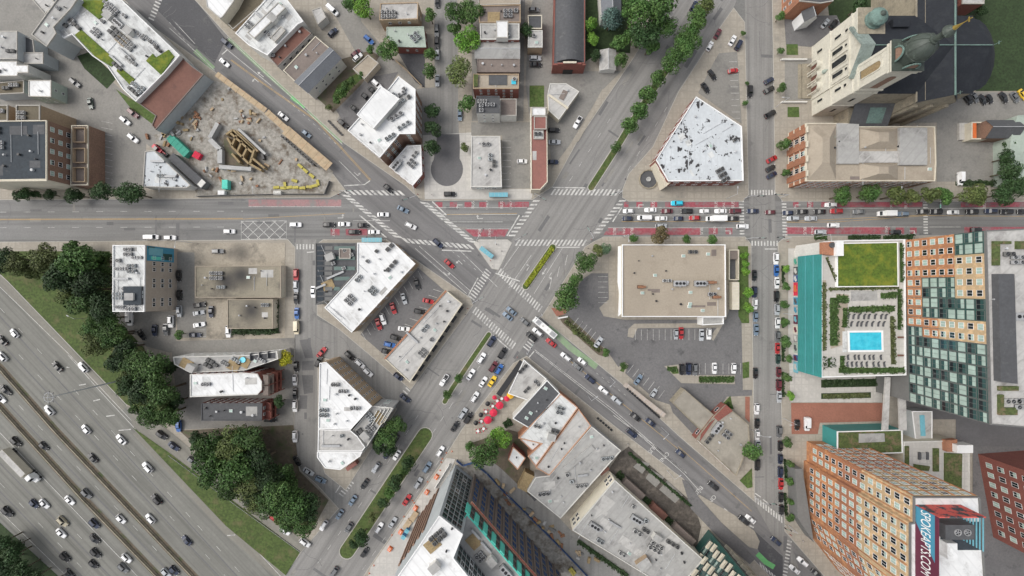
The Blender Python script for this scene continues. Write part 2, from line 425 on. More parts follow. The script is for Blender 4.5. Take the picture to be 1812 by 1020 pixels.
# block A
sheet('yard', [(-400, -200), (150, -80), (209, 0), (120, 85), (260, 250), (255, 330), (-400, 340)], 'greylot')
sheet('alley', [(92, 85), (118, 72), (296, 232), (268, 262), (190, 195)], 'greylot')
sheet('parking_lot', [(155, 200), (195, 196), (256, 262), (252, 332), (176, 334)], 'greylot')
sheet('lawn', [(137, 100), (160, 92), (208, 138), (190, 158), (150, 122)], 'darkgrass')
sheet('lawn', [(205, 158), (240, 180), (287, 212), (275, 224), (230, 190)], 'grass')
sheet('building_site_earth', [(372, 140), (400, 150), (590, 304), (577, 342), (352, 348), (335, 322), (272, 240), (290, 235)], 'dirt')
# block B
sheet('alley', [(540, -60), (620, -60), (640, 40), (700, 110), (745, 150), (735, 160), (705, 132), (640, 205), (612, 228), (596, 213), (650, 130), (600, 40)], 'greylot')
sheet('parking_lot', [(700, 86), (752, 86), (752, 156), (735, 146)], 'newtar')
sheet('parking_lot', [(592, 190), (640, 140), (705, 128), (690, 155), (640, 205), (615, 230)], 'lot')
sheet('garden', [(590, 110), (655, 90), (672, 100), (640, 150), (590, 200), (555, 168)], 'soil')
sheet('lawn', [(598, 150), (632, 130), (640, 140), (600, 180), (588, 172)], 'grass')
sheet('side_street_road', [(768, -80), (808, -80), (812, 245), (770, 245)], 'side')
sheet('parking_lot', [(735, 158), (770, 155), (770, 240), (747, 240)], 'side')
sheet('yard', [(835, -60), (930, -60), (926, 215), (835, 215)], 'greylot')
sheet('plaza', [(748, 240), (835, 235), (835, 335), (945, 335), (940, 353), (752, 353)], 'plaza')
cul = [(773, 238), (813, 238), (814, 262)]
cul += [(791 + 28.5 * math.cos(R(a)), 300 - 30 * math.sin(R(a))) for a in range(38, -222, -12)] + [(772, 262)]
sheet('turning_circle_road', cul, 'bowl')
sheet('parking_lot', [(834, 217), (938, 217), (938, 334), (889, 334), (889, 240), (834, 240)], 'greylot')
sheet('alley', [(958, -60), (980, -60), (980, 130), (972, 150), (968, 200), (938, 216), (930, 150), (935, 30)], 'greylot')
sheet('forecourt', [(968, 128), (1100, 126), (1066, 160), (1008, 257), (976, 300), (970, 215)], 'greylot')
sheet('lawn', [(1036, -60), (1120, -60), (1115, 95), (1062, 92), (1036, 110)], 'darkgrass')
sheet('lawn', [(937, 152), (963, 152), (963, 190), (937, 190)], 'grass')
sheet('pavement_strip', [(1066, 158), (1074, 162), (1024, 250), (1012, 258)], 'walk')
# block C
sheet('parking_lot', [(1272, 95), (1304, 92), (1312, 220), (1235, 165), (1262, 112)], 'greylot')
# block D
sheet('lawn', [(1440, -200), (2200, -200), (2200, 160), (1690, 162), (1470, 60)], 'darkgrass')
sheet('parking_lot', [(1387, 30), (1480, 28), (1490, 50), (1434, 84), (1390, 80)], 'lot')
sheet('forecourt', [(1388, 104), (1442, 104), (1442, 178), (1388, 178)], 'greylot')
sheet('lawn', [(1391, 79), (1411, 79), (1412, 98), (1391, 98)], 'grass')
sheet('lawn', [(1393, 190), (1413, 190), (1414, 208), (1393, 208)], 'grass')
sheet('parking_lot', [(1660, 165), (2100, 162), (2100, 206), (1640, 218), (1500, 218), (1470, 205)], 'greylot')
sheet('yard', [(1657, 215), (1790, 212), (1780, 322), (1657, 322)], 'greylot')
# block E
sheet('verge', [(-40, 445), (195, 445), (198, 556), (255, 615), (325, 760), (262, 735), (224, 715), (15, 498)], 'drygrass')
sheet('parking_lot', [(196, 552), (312, 552), (312, 605), (262, 606), (205, 568)], 'greylot')
sheet('yard', [(312, 430), (505, 430), (505, 600), (312, 600)], 'sootground')
sheet('parking_lot', [(314, 447), (345, 447), (345, 540), (366, 532), (366, 598), (314, 598)], 'greylot')
sheet('alley', [(235, 606), (522, 598), (522, 619), (300, 624)], 'greylot')
sheet('yard', [(305, 622), (520, 619), (520, 752), (318, 760)], 'greylot')
sheet('wooded_ground', [(318, 762), (520, 752), (530, 833), (582, 885), (548, 946), (520, 944)], 'soil')
sheet('frontage_road', [(224, 718), (262, 735), (300, 762), (345, 800), (520, 944), (546, 962), (533, 976), (300, 800), (238, 757)], 'shoulder')
sheet('verge', [(236, 757), (250, 766), (300, 801), (532, 976), (506, 1018), (400, 930)], 'drygrass')
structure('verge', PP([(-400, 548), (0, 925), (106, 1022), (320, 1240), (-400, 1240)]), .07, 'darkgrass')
# block F
sheet('parking_lot', [(740, 474), (786, 514), (688, 635), (638, 592)], 'lot')
# block H
sheet('parking_lot', [(1030, 495), (1046, 484), (1076, 484), (1077, 530), (1060, 545), (1068, 560), (1105, 566), (1284, 566), (1310, 490), (1314, 700), (1285, 700), (1230, 762), (1185, 716), (1160, 708), (1094, 650), (1072, 618), (995, 560), (985, 545), (1010, 530)], 'lot')
sheet('parking_lot', [(1180, 700), (1240, 690), (1330, 690), (1330, 700), (1286, 702), (1232, 775), (1190, 730)], 'lot')
sheet('planting_bed', [(986, 556), (1006, 560), (1070, 618), (1072, 632), (1058, 628), (995, 572)], 'soil')
sheet('planting_bed', [(975, 545), (1004, 548), (1000, 556), (985, 560)], 'brickpave')
isl = [(1110, 596), (1112, 582), (1122, 573), (1280, 572), (1262, 603), (1254, 598), (1268, 580), (1128, 581), (1120, 598)]
structure('kerb_island', PP(isl), .34, 'walk', .12)
structure('kerb_island', PP([(1175, 648), (1200, 645), (1203, 664), (1300, 664), (1300, 680), (1205, 678)]), .34, 'walk', .12)
structure('kerb_island', PP([(1088, 655), (1105, 640), (1112, 645), (1104, 664)]), .34, 'walk', .12)
_zz[0] = .345
sheet('lawn', [(1180, 650), (1197, 648), (1201, 661), (1190, 662)], 'grass')
sheet('lawn', [(1096, 656), (1105, 645), (1108, 648), (1103, 659)], 'grass')
_zz[0] = .30
sheet('lawn', [(1305, 436), (1323, 436), (1325, 572), (1312, 572), (1306, 560)], 'grass')
sheet('lawn', [(1313, 642), (1325, 640), (1325, 668), (1314, 670)], 'grass')
sheet('lawn', [(1308, 850), (1330, 828), (1331, 862), (1322, 864)], 'grass')
sheet('lawn', [(1278, 715), (1292, 700), (1296, 722), (1290, 726)], 'grass')
sheet('planting_bed', [(1318, 702), (1326, 702), (1326, 748), (1318, 740)], 'brickpave')
# block I
sheet('alley', [(838, 815), (884, 818), (960, 885), (1012, 940), (1215, 1060), (1000, 1100), (930, 960)], 'side')
sheet('yard', [(832, 785), (900, 760), (935, 770), (940, 880), (888, 830)], 'soil')
sheet('courtyard', [(1096, 802), (1112, 790), (1228, 892), (1240, 932), (1232, 970), (1076, 832)], 'courtyard')
sheet('courtyard', [(1132, 815), (1150, 820), (1136, 838), (1120, 826)], 'greylot')
sheet('courtyard', [(1152, 830), (1175, 845), (1160, 862), (1142, 846)], 'greylot')
sheet('courtyard', [(1180, 850), (1208, 876), (1194, 890), (1166, 866)], 'greylot')
sheet('works_yard', [(812, 818), (840, 822), (880, 862), (1040, 1020), (1000, 1060), (900, 960), (820, 850)], 'dirt')
sheet('works_pavement', [(790, 810), (806, 812), (770, 905), (690, 1040), (645, 1040), (656, 1004)], 'plaza')
sheet('bike_path', [(1206, 848), (1216, 852), (1238, 882), (1290, 940), (1336, 988), (1326, 998), (1270, 950), (1222, 900)], 'lot')
# block J
sheet('brick_drive', [(1399, 713), (1570, 713), (1570, 745), (1450, 748), (1446, 768), (1400, 768)], 'brickpave')
sheet('forecourt', [(1394, 440), (1450, 440), (1560, 668), (1560, 712), (1398, 712), (1394, 600)], 'plaza')
sheet('service_street_road', [(1600, 700), (2200, 700), (2200, 790), (1690, 790), (1690, 742), (1600, 742)], 'bowl')
sheet('yard', [(1720, 790), (2200, 790), (2200, 1200), (1720, 1200)], 'lot')
sheet('lawn', [(1452, 672), (1560, 670), (1560, 684), (1452, 686)], 'darkgrass')
sheet('lawn', [(1452, 696), (1540, 694), (1540, 704), (1452, 706)], 'darkgrass')
# central medians
def median(pts, w, mat):
    def capsule(wd):
        p = PP(pts); s_ = strip(p, wd); n = len(p); out = list(s_[:n])
        for (c, q, nx) in ((p[-1], p[-2], s_[n:]), (p[0], p[1], [])):
            a0 = math.atan2(c[1] - q[1], c[0] - q[0]) + math.pi / 2
            out += [(c[0] + wd / 2 * math.cos(a0 - math.pi * i / 8), c[1] + wd / 2 * math.sin(a0 - math.pi * i / 8)) for i in range(1, 8)] + list(nx)
        return out
    structure('median', capsule(w + .7), .17, 'kerb', .17)
    structure('lawn', capsule(w), .178, mat)
median([(1250, 0), (1223, 55), (1188, 112), (1131, 196), (1091, 262), (1046, 332)], 2.6, 'drygrass')
median([(978, 438), (930, 507)], 2.6, 'drygrass')
median([(865, 592), (835, 636), (800, 688), (787, 711)], 1.9, 'drygrass')
median([(752, 770), (705, 840), (640, 938), (614, 976)], 6.2, 'drygrass')

# ------------------------------------------------------------------ painted markings (children of their road)
MK = [.052]
def paint(road, name, polys, mat='line', z=None):
    """polys in pixels"""
    if z is None:
        MK[0] += .0005; z = MK[0]
    mb = MB()
    for p in polys:
        mb.face([(x, y, z) for x, y in ccw(p)])
    return mb.build(name, mat, road)
def lines(road, name, segs, w, mat='line', dash=None, z=None):
    polys = []
    for s in segs:
        pts = PP(s)
        if dash:
            on, off = dash
            for a, b in zip(pts, pts[1:]):
                a = Vector(a); b = Vector(b); L = (b - a).length; d = (b - a) / L; t = 0
                while t < L:
                    e = min(t + on, L); polys.append(strip([tuple(a + d * t), tuple(a + d * e)], w)); t += on + off
        else: polys.append(strip(pts, w))
    return paint(road, name, polys, mat, z)
def crosswalk(road, a, b, d, length=2.9, gap=1.25, w=.62):
    a = Vector(P(*a)); b = Vector(P(*b)); d = Vector((d[0], -d[1])).normalized(); L = (b - a).length; u = (b - a) / L
    n = int(L / gap); polys = []
    for i in range(n + 1):
        c = a + u * (L * i / n)
        q = u * (w / 2 / max(.35, abs(u.x * -d.y + u.y * d.x)))
        e = d * length / 2
        polys.append([tuple(c - q - e), tuple(c + q - e), tuple(c + q + e), tuple(c - q + e)])
    paint(road, 'crosswalk', polys)
dg = (.72, .69); od = (-.54, .84)
crosswalk(diag, (614, 341), (710, 342), (.75, .66), 3.2, 2.3, .85)
crosswalk(diag, (613, 347), (703, 419), (1, .12), 3.6, 2.2, .8)
crosswalk(diag, (752, 360), (836, 428), (1, .12), 3.6, 2.2, .8)
crosswalk(diag, (718, 426), (832, 437), (.75, .66), 3.2, 2.3, .85)
crosswalk(ogden, (979, 340), (1092, 341), od, 3.2, 1.65, .7)
crosswalk(avenue, (949, 356), (906, 417), (1, 0), 2.9, 1.9, .7)
crosswalk(avenue, (1101, 356), (1056, 412), (1, 0), 2.9, 1.9, .7)
crosswalk(ogden, (916, 430), (1034, 430), od, 3.2, 1.65, .7)
crosswalk(diag, (864, 480), (835, 528), (.78, .62), 3, 1.3, .55)
crosswalk(ogden, (884, 481), (956, 547), od, 3, 1.3, .55)
crosswalk(ogden, (840, 549), (909, 612), od, 3, 1.3, .55)
crosswalk(diag, (941, 604), (931, 617), (.78, .62), 3, 1.1, .5)
crosswalk(tower_st, (1330, 341), (1371, 341), (0, 1), 2.2, 1.25)
crosswalk(avenue, (1312, 357), (1313, 414), (1, 0), 2.0, 1.25)
crosswalk(avenue, (1387, 356), (1389, 416), (1, 0), 2.0, 1.25)
crosswalk(tower_st, (1331, 431), (1375, 431), (0, 1), 2.2, 1.25)
crosswalk(avenue, (1637, 358), (1638, 413), (1, 0), 1.9, 1.2)
crosswalk(may_st, (526, 437), (554, 437), (0, 1), 2.2, 1.25)
crosswalk(tower_st, (1337, 884), (1383, 920), (0, 1), 2.6, 1.4, .6)
crosswalk(diag, (1397, 958), (1387, 1030), (1, .3), 2.0, 1.4, .6)
crosswalk(diag, (1330, 932), (1322, 945), (1, .5), 2.0, 1.4, .6)
crosswalk(diag, (1346, 1000), (1372, 1022), (.3, 1), 2.0, 1.4, .6)
crosswalk(diag, (284, -6), (268, 34), (1, .5), 2.6, 1.4, .6)
crosswalk(may_st, (622, 853), (604, 876), (.8, .6), 2.4, 1.3, .55)
crosswalk(cut_st, (726, 684), (713, 700), (.75, .66), 2.4, 1.3, .55)
# bus lanes
def rect(x0, y0, x1, y1): return PP([(x0, y0), (x1, y0), (x1, y1), (x0, y1)])
zb = .048
paint(avenue, 'bus_lane', [rect(440, 353.5, 604, 365.5)], 'palered', zb)
paint(avenue, 'bus_lane', [rect(770 + 26 * i, 358, 783 + 26 * i, 367) for i in range(4)] + [rect(882, 357.5, 936, 367)], 'redlane', zb)
paint(avenue, 'bus_lane', [PP([(822, 406), (900, 406), (893, 419), (838, 419)])], 'redlane', zb)
paint(avenue, 'bus_lane', [rect(585, 405.5, 601, 417), rect(612, 405.5, 650, 417)], 'redlane', zb)
paint(avenue, 'bus_lane', [PP([(1076, 404), (1240, 404), (1240, 416), (1068, 416)]), rect(1254, 404, 1270, 415), rect(1284, 404, 1296, 415)], 'redlane', zb)
paint(avenue, 'bus_lane', [rect(1104, 358, 1112, 367), rect(1126, 358, 1137, 367), rect(1151, 358, 1163, 367), rect(1177, 358, 1307, 367)], 'redlane', zb)
paint(avenue, 'bus_lane', [rect(1391, 402.5, 1575, 414.5), rect(1585, 403, 1600, 414), rect(1610, 403, 1622, 414), rect(1706, 402, 1960, 413)], 'redlane', zb)
paint(avenue, 'bus_lane', [rect(1403, 358, 1413, 367), rect(1428, 358, 1439, 367), rect(1453, 358, 1632, 367), rect(1700, 358, 1960, 367)], 'redlane', zb)
# avenue lines
lines(avenue, 'lane_line', [[(625, 391), (690, 391)], [(795, 393), (890, 393)], [(780, 380), (915, 380)]], .18)
lines(avenue, 'lane_line', [[(1095, 380.5), (1309, 380.5)], [(1391, 369), (1960, 369)], [(1391, 402), (1700, 402)], [(1076, 403.5), (1309, 403.5)], [(1104, 367.5), (1309, 367.5)], [(440, 366), (604, 366)], [(770, 367.5), (932, 367.5)], [(826, 405.5), (902, 405.5)]], .16)
lines(avenue, 'lane_line', [[(-300, 377), (430, 374)], [(-300, 404), (420, 402)]], .14, dash=(3, 7.5))
lines(avenue, 'centre_line', [[(-300, 390.5), (430, 388)], [(-300, 389.2), (430, 386.7)], [(430, 388), (610, 378)], [(790, 380), (915, 378)], [(1100, 392.5), (1309, 392.5)], [(1391, 394), (1480, 393), (1640, 382), (1960, 384)], [(1391, 392.5), (1640, 380.6)]], .16, 'yline')
lines(avenue, 'stop_line', [[(636, 381), (684, 421)], [(765, 357), (790, 381)], [(919, 381), (897, 418)], [(1100, 368), (1084, 393)]], .5)
# hatched keep-clear box
hb = [[(427, 392), (507, 391), (507, 423), (427, 424), (427, 392)]]
for i in range(-2, 8):
    for sgn in (1, -1):
        x0 = 427 + i * 19; pts = []
        for t in range(33):
            x = x0 + t * 1.05; x = x if sgn > 0 else 934 - x; y = 391.5 + t
            if 427 <= x <= 507: pts.append((x, y))
        if len(pts) > 3: hb.append([pts[0], pts[-1]])
lines(avenue, 'box_marking', hb, .22)
# diagonal road lines
lines(diag, 'centre_line', [[(408, 107), (470, 152), (560, 215), (655, 320)], [(409.5, 106), (471.5, 151), (561.5, 214), (656, 318)], [(1010, 640), (1200, 795)], [(1200, 790), (1330, 905)]], .16, 'yline')
lines(diag, 'lane_line', [[(398, 85), (480, 152)], [(600, 285), (640, 325)], [(810, 440), (880, 508)], [(735, 440), (826, 520)], [(742, 436), (832, 515)]], .2)
lines(diag, 'lane_line', [[(300, 40), (360, 110)], [(500, 170), (600, 260)], [(1055, 660), (1110, 702)], [(800, 445), (845, 480)]], .14, dash=(1.2, 1.8))
lines(diag, 'bike_lane', [[(405, 68), (470, 128), (528, 180)], [(545, 195), (606, 252)]], 1.7, 'bikegreen')
lines(diag, 'bike_lane', [[(516, 172), (540, 190)]], 1.7, 'brightgreen')
lines(diag, 'bike_lane', [[(970, 578), (1010, 616), (1056, 650)]], 2.6, 'bikegreen')
lines(diag, 'bike_lane', [[(1340, 980), (1355, 995), (1370, 1004)]], 2.2, 'brightgreen')
lines(diag, 'bike_lane', [[(345, 90), (378, 122)]], 2.0, 'bikegreen')
lines(diag, 'lane_line', [[(402, 66), (470, 130), (606, 256)], [(948, 623), (1085, 730), (1210, 838), (1240, 872)], [(946, 619), (1087, 727), (1212, 835)], [(1085, 735), (1160, 790), (1215, 838)], [(300, 50), (350, 95), (380, 125)], [(310, 40), (345, 78)]], .2)
lines(diag, 'stop_line', [[(609, 329), (645, 327), (655, 320)], [(782, 443), (834, 445)], [(827, 526), (846, 492)], [(393, 97), (403, 88)], [(945, 622), (935, 634)]], .45)
paint(diag, 'fresh_patch', [PP([(1310, 925), (1330, 935), (1385, 985), (1385, 1030), (1360, 1015), (1338, 965)])], 'newtar', .046)
paint(diag, 'fresh_patch', [PP([(290, -40), (330, -20), (400, 70), (380, 112), (330, 70), (280, 20)])], 'newtar', .046)
paint(diag, 'fresh_patch', [PP([(390, 125), (400, 118), (560, 246), (600, 290), (560, 262)])], 'patch', .047)
# bus island on the diagonal road
structure('bus_island', PP([(1226, 880), (1238, 876), (1300, 912), (1335, 940), (1344, 958), (1340, 972), (1325, 968)]), .16, 'walk', .16)
# boulevard lines
lines(ogden, 'lane_line', [[(918, 437), (885, 483)], [(940, 452), (900, 510)], [(995, 440), (945, 520)]], .18)
lines(ogden, 'lane_line', [[(1000, 470), (1004, 452)], [(986, 490), (990, 472)], [(972, 512), (976, 494)]], .18)
lines(ogden, 'stop_line', [[(983, 438), (1026, 438)], [(978, 332), (1036, 333)], [(872, 593), (902, 619)], [(877, 484), (920, 498)]], .45)
lines(ogden, 'lane_line', [[(880, 605), (800, 715), (760, 775)], [(898, 625), (850, 690)]], .14, dash=(2.5, 4))
lines(ogden, 'lane_line', [[(795, 790), (700, 925), (640, 1010)], [(740, 735), (640, 890), (560, 1000)], [(1080, 210), (1005, 325)], [(1180, 190), (1100, 320)]], .13, dash=(2.5, 5))
lines(tower_st, 'stop_line', [[(1353, 441), (1375, 441)], [(1336, 873), (1346, 880)], [(1350, 884), (1358, 890)]], .4)
lines(may_st, 'stop_line', [[(543, 447), (556, 446)], [(594, 872), (603, 858)]], .4)
for pp in ([(530, 602), (548, 600), (555, 634), (540, 634)], [(535, 640), (555, 638), (556, 655), (534, 656)], [(534, 664), (554, 664), (554, 695), (538, 698)], [(530, 700), (544, 700), (543, 724), (530, 724)]):
    paint(may_st, 'tar_patch', [PP(pp)], 'patch', .05)
# turn arrows
def arrow(road, x, y, ang, turn=0, s=1.0):
    a = R(-ang); c, q = math.cos(a), math.sin(a); ox, oy = P(x, y)
    def T(l): return [(ox + s * (c * u - q * v), oy + s * (q * u + c * v)) for u, v in l]
    L = [[(-1.8, -.14), (.6, -.14), (.6, .14), (-1.8, .14)]]
    if turn == 0: L.append([(.5, -.6), (1.8, 0), (.5, .6)])
    else: L += [[(.3, 0), (.6, 0), (.6, turn * .9), (.3, turn * .9)], [(-.15, turn * .8), (1.05, turn * .8), (.45, turn * 1.7)]]
    paint(road, 'turn_arrow', [ccw(T(l)) for l in L])
for a in ((diag, 461, 132, 220, 0), (diag, 452, 141, 220, 1), (diag, 632, 310, 40, 1), (diag, 813, 463, 225, 1), (avenue, 605, 386, 0, 1), (avenue, 847, 387, 180, -1), (ogden, 936, 473, 303, 1), (ogden, 963, 481, 123, 0), (ogden, 972, 489, 123, 1), (avenue, 811, 363, 180, 1), (avenue, 1132, 363, 180, 1), (avenue, 1290, 409, 0, -1), (avenue, 1616, 409, 0, -1), (avenue, 1409, 363, 180, 1), (diag, 790, 487, 45, 1), (diag, 555, 268, 40, 0)):
    arrow(*a)
# lettering on the bus lanes
def letters(text, size, mat, parent, loc, rotz, name='lettering', extrude=0, rot=None):
    cu = bpy.data.curves.new(name, 'FONT'); cu.body = text; cu.size = size; cu.align_x = 'CENTER'; cu.align_y = 'CENTER'; cu.extrude = extrude
    tmp = bpy.data.objects.new('tmp', cu); COL.objects.link(tmp)
    dg_ = bpy.context.evaluated_depsgraph_get(); dg_.update()
    me = bpy.data.meshes.new_from_object(tmp.evaluated_get(dg_)); bpy.data.objects.remove(tmp)
    me.materials.clear(); me.materials.append(M[mat])
    o = bpy.data.objects.new(name, me); COL.objects.link(o)
    off = OFF.get(parent.name, (0, 0, 0)); OFF[name] = off
    o.parent = parent; o.location = (loc[0] - off[0], loc[1] - off[1], loc[2] - off[2])
    o.rotation_euler = rot if rot else (0, 0, rotz)
    return o
for x, y, w, d in ((590, 411, 'ONLY', 0), (848, 412.5, 'BUS', 0), (866, 412.5, 'ONLY', 0), (1087, 410.5, 'BUS', 0), (1104, 410.5, 'ONLY', 0), (1118, 410.5, 'BUS', 0), (1241, 409.5, 'BUS', 0), (1264, 409.5, 'ONLY', 0),
                   (837, 363, 'BUS', 1), (862, 363, 'ONLY', 1), (888, 363, 'BUS', 1), (904, 363, 'ONLY', 1), (1156, 363, 'BUS', 1), (1267, 362.5, 'BUS', 1), (1281, 362.5, 'ONLY', 1), (1297, 362.5, 'BUS', 1),
                   (1424, 409, 'BUS', 0), (1437, 409, 'ONLY', 0), (1568, 408.5, 'ONLY', 0), (1433, 363, 'BUS', 1), (1577, 362.5, 'ONLY', 1), (1603, 362.5, 'BUS', 1), (1742, 362.5, 'BUS', 1)):
    letters(w, 1.9 if w == 'BUS' else 1.5, 'line', avenue, (*P(x, y), .062), R(-90) if d == 0 else R(90), 'lane_lettering')
for x, y, w, a in ((1154, 795, 'BUS', -40), (1173, 812, 'ONLY', -40), (1236, 868, 'BUS', -40), (1256, 888, 'ONLY', -40), (1279, 908, 'BUS', -40)):
    letters(w, 2.6, 'line', diag, (*P(x, y), .066), R(a - 90), 'lane_lettering')
# expressway lines
lines(hwy, 'lane_line', [[(-300, 190), (0, 508), (120, 625), (240, 752), (300, 810), (420, 938), (520, 1045)], [(120, 628), (175, 690), (240, 760)], [(-300, 470), (0, 766), (90, 860), (215, 990), (300, 1080)], [(-200, 735), (0, 905), (110, 1012), (170, 1075)]], .2, z=.036)
lines(hwy, 'lane_line', [[(118, 650), (123, 651)], [(140, 682), (152, 680)], [(165, 710), (177, 707)], [(188, 737), (203, 735)], [(210, 762), (232, 760)], [(402, 948), (416, 947)]], .4, z=.037)
lines(hwy, 'lane_line', [[(-200, 340), (0, 545), (350, 930), (480, 1075)], [(-200, 385), (0, 592), (330, 945), (450, 1075)]], .14, dash=(3, 9), z=.038)
lines(hwy, 'lane_line', [[(-200, 500), (0, 682), (330, 1030)], [(-200, 610), (0, 805), (200, 1010)], [(-200, 660), (0, 855), (160, 1020)]], .14, dash=(3, 9), z=.039)
paint(hwy, 'shoulder_strip', [PP([(-300, 165), (0, 485), (12, 500), (224, 720), (215, 728), (0, 506), (-300, 188)])], 'shoulder', .03)
paint(hwy, 'shoulder_strip', [strip(PP([(240, 764), (310, 840), (400, 938), (512, 1034), (560, 1090)]), 3.4)], 'shoulder', .0315)
lines(hwy, 'lane_joint', [[(-200, 352), (0, 560), (345, 938), (470, 1075)], [(-200, 400), (0, 605), (325, 955), (440, 1075)], [(-200, 520), (0, 700), (150, 858), (330, 1045)], [(-200, 625), (0, 820), (200, 1025)], [(-200, 675), (0, 870), (150, 1025)]], .55, 'patch', z=.0325)
for pts in ([(-300, 395), (0, 650), (97, 760), (310, 985), (420, 1100)], [(-300, 455), (0, 719), (148, 882), (281, 1020), (360, 1100)]):
    mb = MB(); w = PP(pts)
    for a, b in zip(w, w[1:]):
        mb.prism(strip([a, b], .8), .02, .35); mb.prism(strip([a, b], .34), .35, 1.05)
    o = mb.build('median_barrier', 'greystone')
    tag(o, 'long low concrete barrier between the %s expressway carriageways' % ('upper right' if pts[0][1] < 400 else 'lower left'), 'barrier', 'expressway barriers')
    paint(hwy, 'soiled_strip', [strip(w, 3.2)], 'patch' if False else 'soil', .033)

# parking bays, patches, cracks, covers
def bays(p0, p1, d, n, ln, road=avenue, z=None):
    a = Vector(p0); b = Vector(p1); dv = Vector(d).normalized() * ln; segs = []
    for i in range(n + 1):
        q = a + (b - a) * i / n; segs.append([tuple(q), tuple(q + dv)])
    x, y = P(*p0)
    lines(road, 'parking_bay', segs, .13, 'line', z=max(surfz(x, y), surfz(*P(p0[0] + dv[0] / 2, p0[1] + dv[1] / 2))) + .006)
bays((1124, 583), (1250, 583), (0, 1), 12, 19); bays((1206, 662), (1310, 662), (0, -1), 10, 19); bays((1012, 578), (1058, 615), (.6, -.8), 6, 19)
bays((1075, 490), (1075, 536), (-1, 0), 5, 17); bays((1110, 660), (1165, 705), (.6, -.8), 6, 18); bays((740, 480), (640, 588), (.5, .9), 12, 16); bays((782, 517), (690, 630), (-.95, -.3), 11, 16)
bays((1304, 110), (1309, 210), (-1, 0), 9, 14); bays((180, 215), (180, 325), (1, .2), 10, 20); bays((345, 535), (345, 596), (1, 0), 5, 20); bays((888, 250), (888, 330), (1, 0), 7, 16)
rc = random.Random(21)
def on_road(x, y):
    z = surfz(x, y); return .02 < z < .05
for road, mt, n in ((avenue, 'patch', 26), (diag, 'patch', 22), (ogden, 'patch', 26), (tower_st, 'patch', 10), (avenue, 'greylot', 14), (ogden, 'greylot', 14)):
    ps = []
    for t in range(4000):
        if len(ps) >= n: break
        x, y = P(rc.uniform(-40, 1850), rc.uniform(-20, 1040)); 
        poly = [s for s in SHEETS if abs(s[1] - {avenue.name: .026, diag.name: .032, ogden.name: .038, tower_st.name: .044}[road.name]) < 1e-6 and inside((x, y), s[0])]
        if not poly or abs(surfz(x, y) - poly[0][1]) > 1e-6: continue
        an = {avenue.name: 0, diag.name: R(-40), ogden.name: R(57), tower_st.name: R(90)}[road.name] + rc.choice((0, 0, 1.571)) + rc.uniform(-.04, .04)
        l, w = rc.uniform(1.5, 9), rc.uniform(.35, 1.8); c, s_ = math.cos(an), math.sin(an)
        ps.append([(x + c * u * l / 2 - s_ * v * w / 2, y + s_ * u * l / 2 + c * v * w / 2) for u, v in ((-1, -1), (1, -1), (1, 1), (-1, 1))])
    for i, p_ in enumerate(ps): paint(road, 'road_patch', [p_], mt, .0455 + i * .00004 + (.0012 if mt == 'greylot' else 0))
for i in range(60):
    x, y = P(rc.uniform(-20, 1800), rc.uniform(0, 1020))
    if not on_road(x, y): continue
    mb = MB(); mb.face([(x + .42 * math.cos(k * .6283), y + .42 * math.sin(k * .6283), .0505) for k in range(10)]); mb.build('manhole_cover', 'mullion', avenue)
for road, segs in ((ogden, 30), (avenue, 26), (diag, 20)):
    L_ = []
    for t in range(3000):
        if len(L_) >= segs: break
        px, py = rc.uniform(0, 1800), rc.uniform(0, 1020); x, y = P(px, py)
        if not on_road(x, y): continue
        a_ = rc.uniform(0, 6.28); pts = [(px, py)]
        for k in range(5):
            a_ += rc.uniform(-.5, .5); pts.append((pts[-1][0] + 9 * math.cos(a_), pts[-1][1] + 9 * math.sin(a_)))
        if all(on_road(*P(*q)) for q in pts): L_.append(pts)
    lines(road, 'crack_seal', L_, .16, 'lot', z=.0498)
# ================================================================== BUILDINGS
WM = {}
def win_mesh(w, h, kind):
    k = (round(w, 1), round(h, 1), kind)
    if k in WM: return WM[k]
    w, h = k[0], k[1]
    mb = MB(); win_geo(mb, Matrix.Identity(4), w, h, kind)
    me = bpy.data.meshes.new('window')
    me.from_pydata(mb.v, [], mb.f)
    for m in ('white_paint', 'mullion', 'glassdark', 'glasspale', 'glassteal', 'glassblue'): me.materials.append(M[m])
    me.polygons.foreach_set('material_index', mb.m)
    WM[k] = me
    return me
def win_geo(mb, mat, w, h, kind):
    """kind: 'd' dark, 'p' pale blinds, 'h' half and half, 'c' curtain dark, 'b' blue film"""
    fr = 1 if kind in 'cCbx' else 0
    lo = {'d': 2, 'p': 3, 'h': 2, 'c': 2, 'C': 3, 'b': 5, 'x': 4}[kind]; hi = {'d': 2, 'p': 3, 'h': 3, 'c': 4, 'C': 3, 'b': 5, 'x': 3}[kind]
    def q(x0, x1, z0, z1, y, mi):
        mb.face([mat @ Vector(p) for p in ((x0, y, z0), (x1, y, z0), (x1, y, z1), (x0, y, z1))], mi)
    def bar(x0, x1, z0, z1):
        y = -.09
        q(x0, x1, z0, z1, y, fr)
        for a, b in (((x0, z0), (x1, z0)), ((x1, z0), (x1, z1)), ((x1, z1), (x0, z1)), ((x0, z1), (x0, z0))):
            mb.face([mat @ Vector(p) for p in ((b[0], y, b[1]), (b[0], 0, b[1]), (a[0], 0, a[1]), (a[0], y, a[1]))][::-1], fr)
    t = .09
    bar(-w / 2, w / 2, 0, t); bar(-w / 2, w / 2, h - t, h); bar(-w / 2, -w / 2 + t, t, h - t); bar(w / 2 - t, w / 2, t, h - t); bar(-t / 2, t / 2, t, h - t)
    m = h * .5
    for x0, x1 in ((-w / 2 + t, -t / 2), (t / 2, w / 2 - t)):
        q(x0, x1, t, m, -.03, lo); q(x0, x1, m, h - t, -.03, hi)
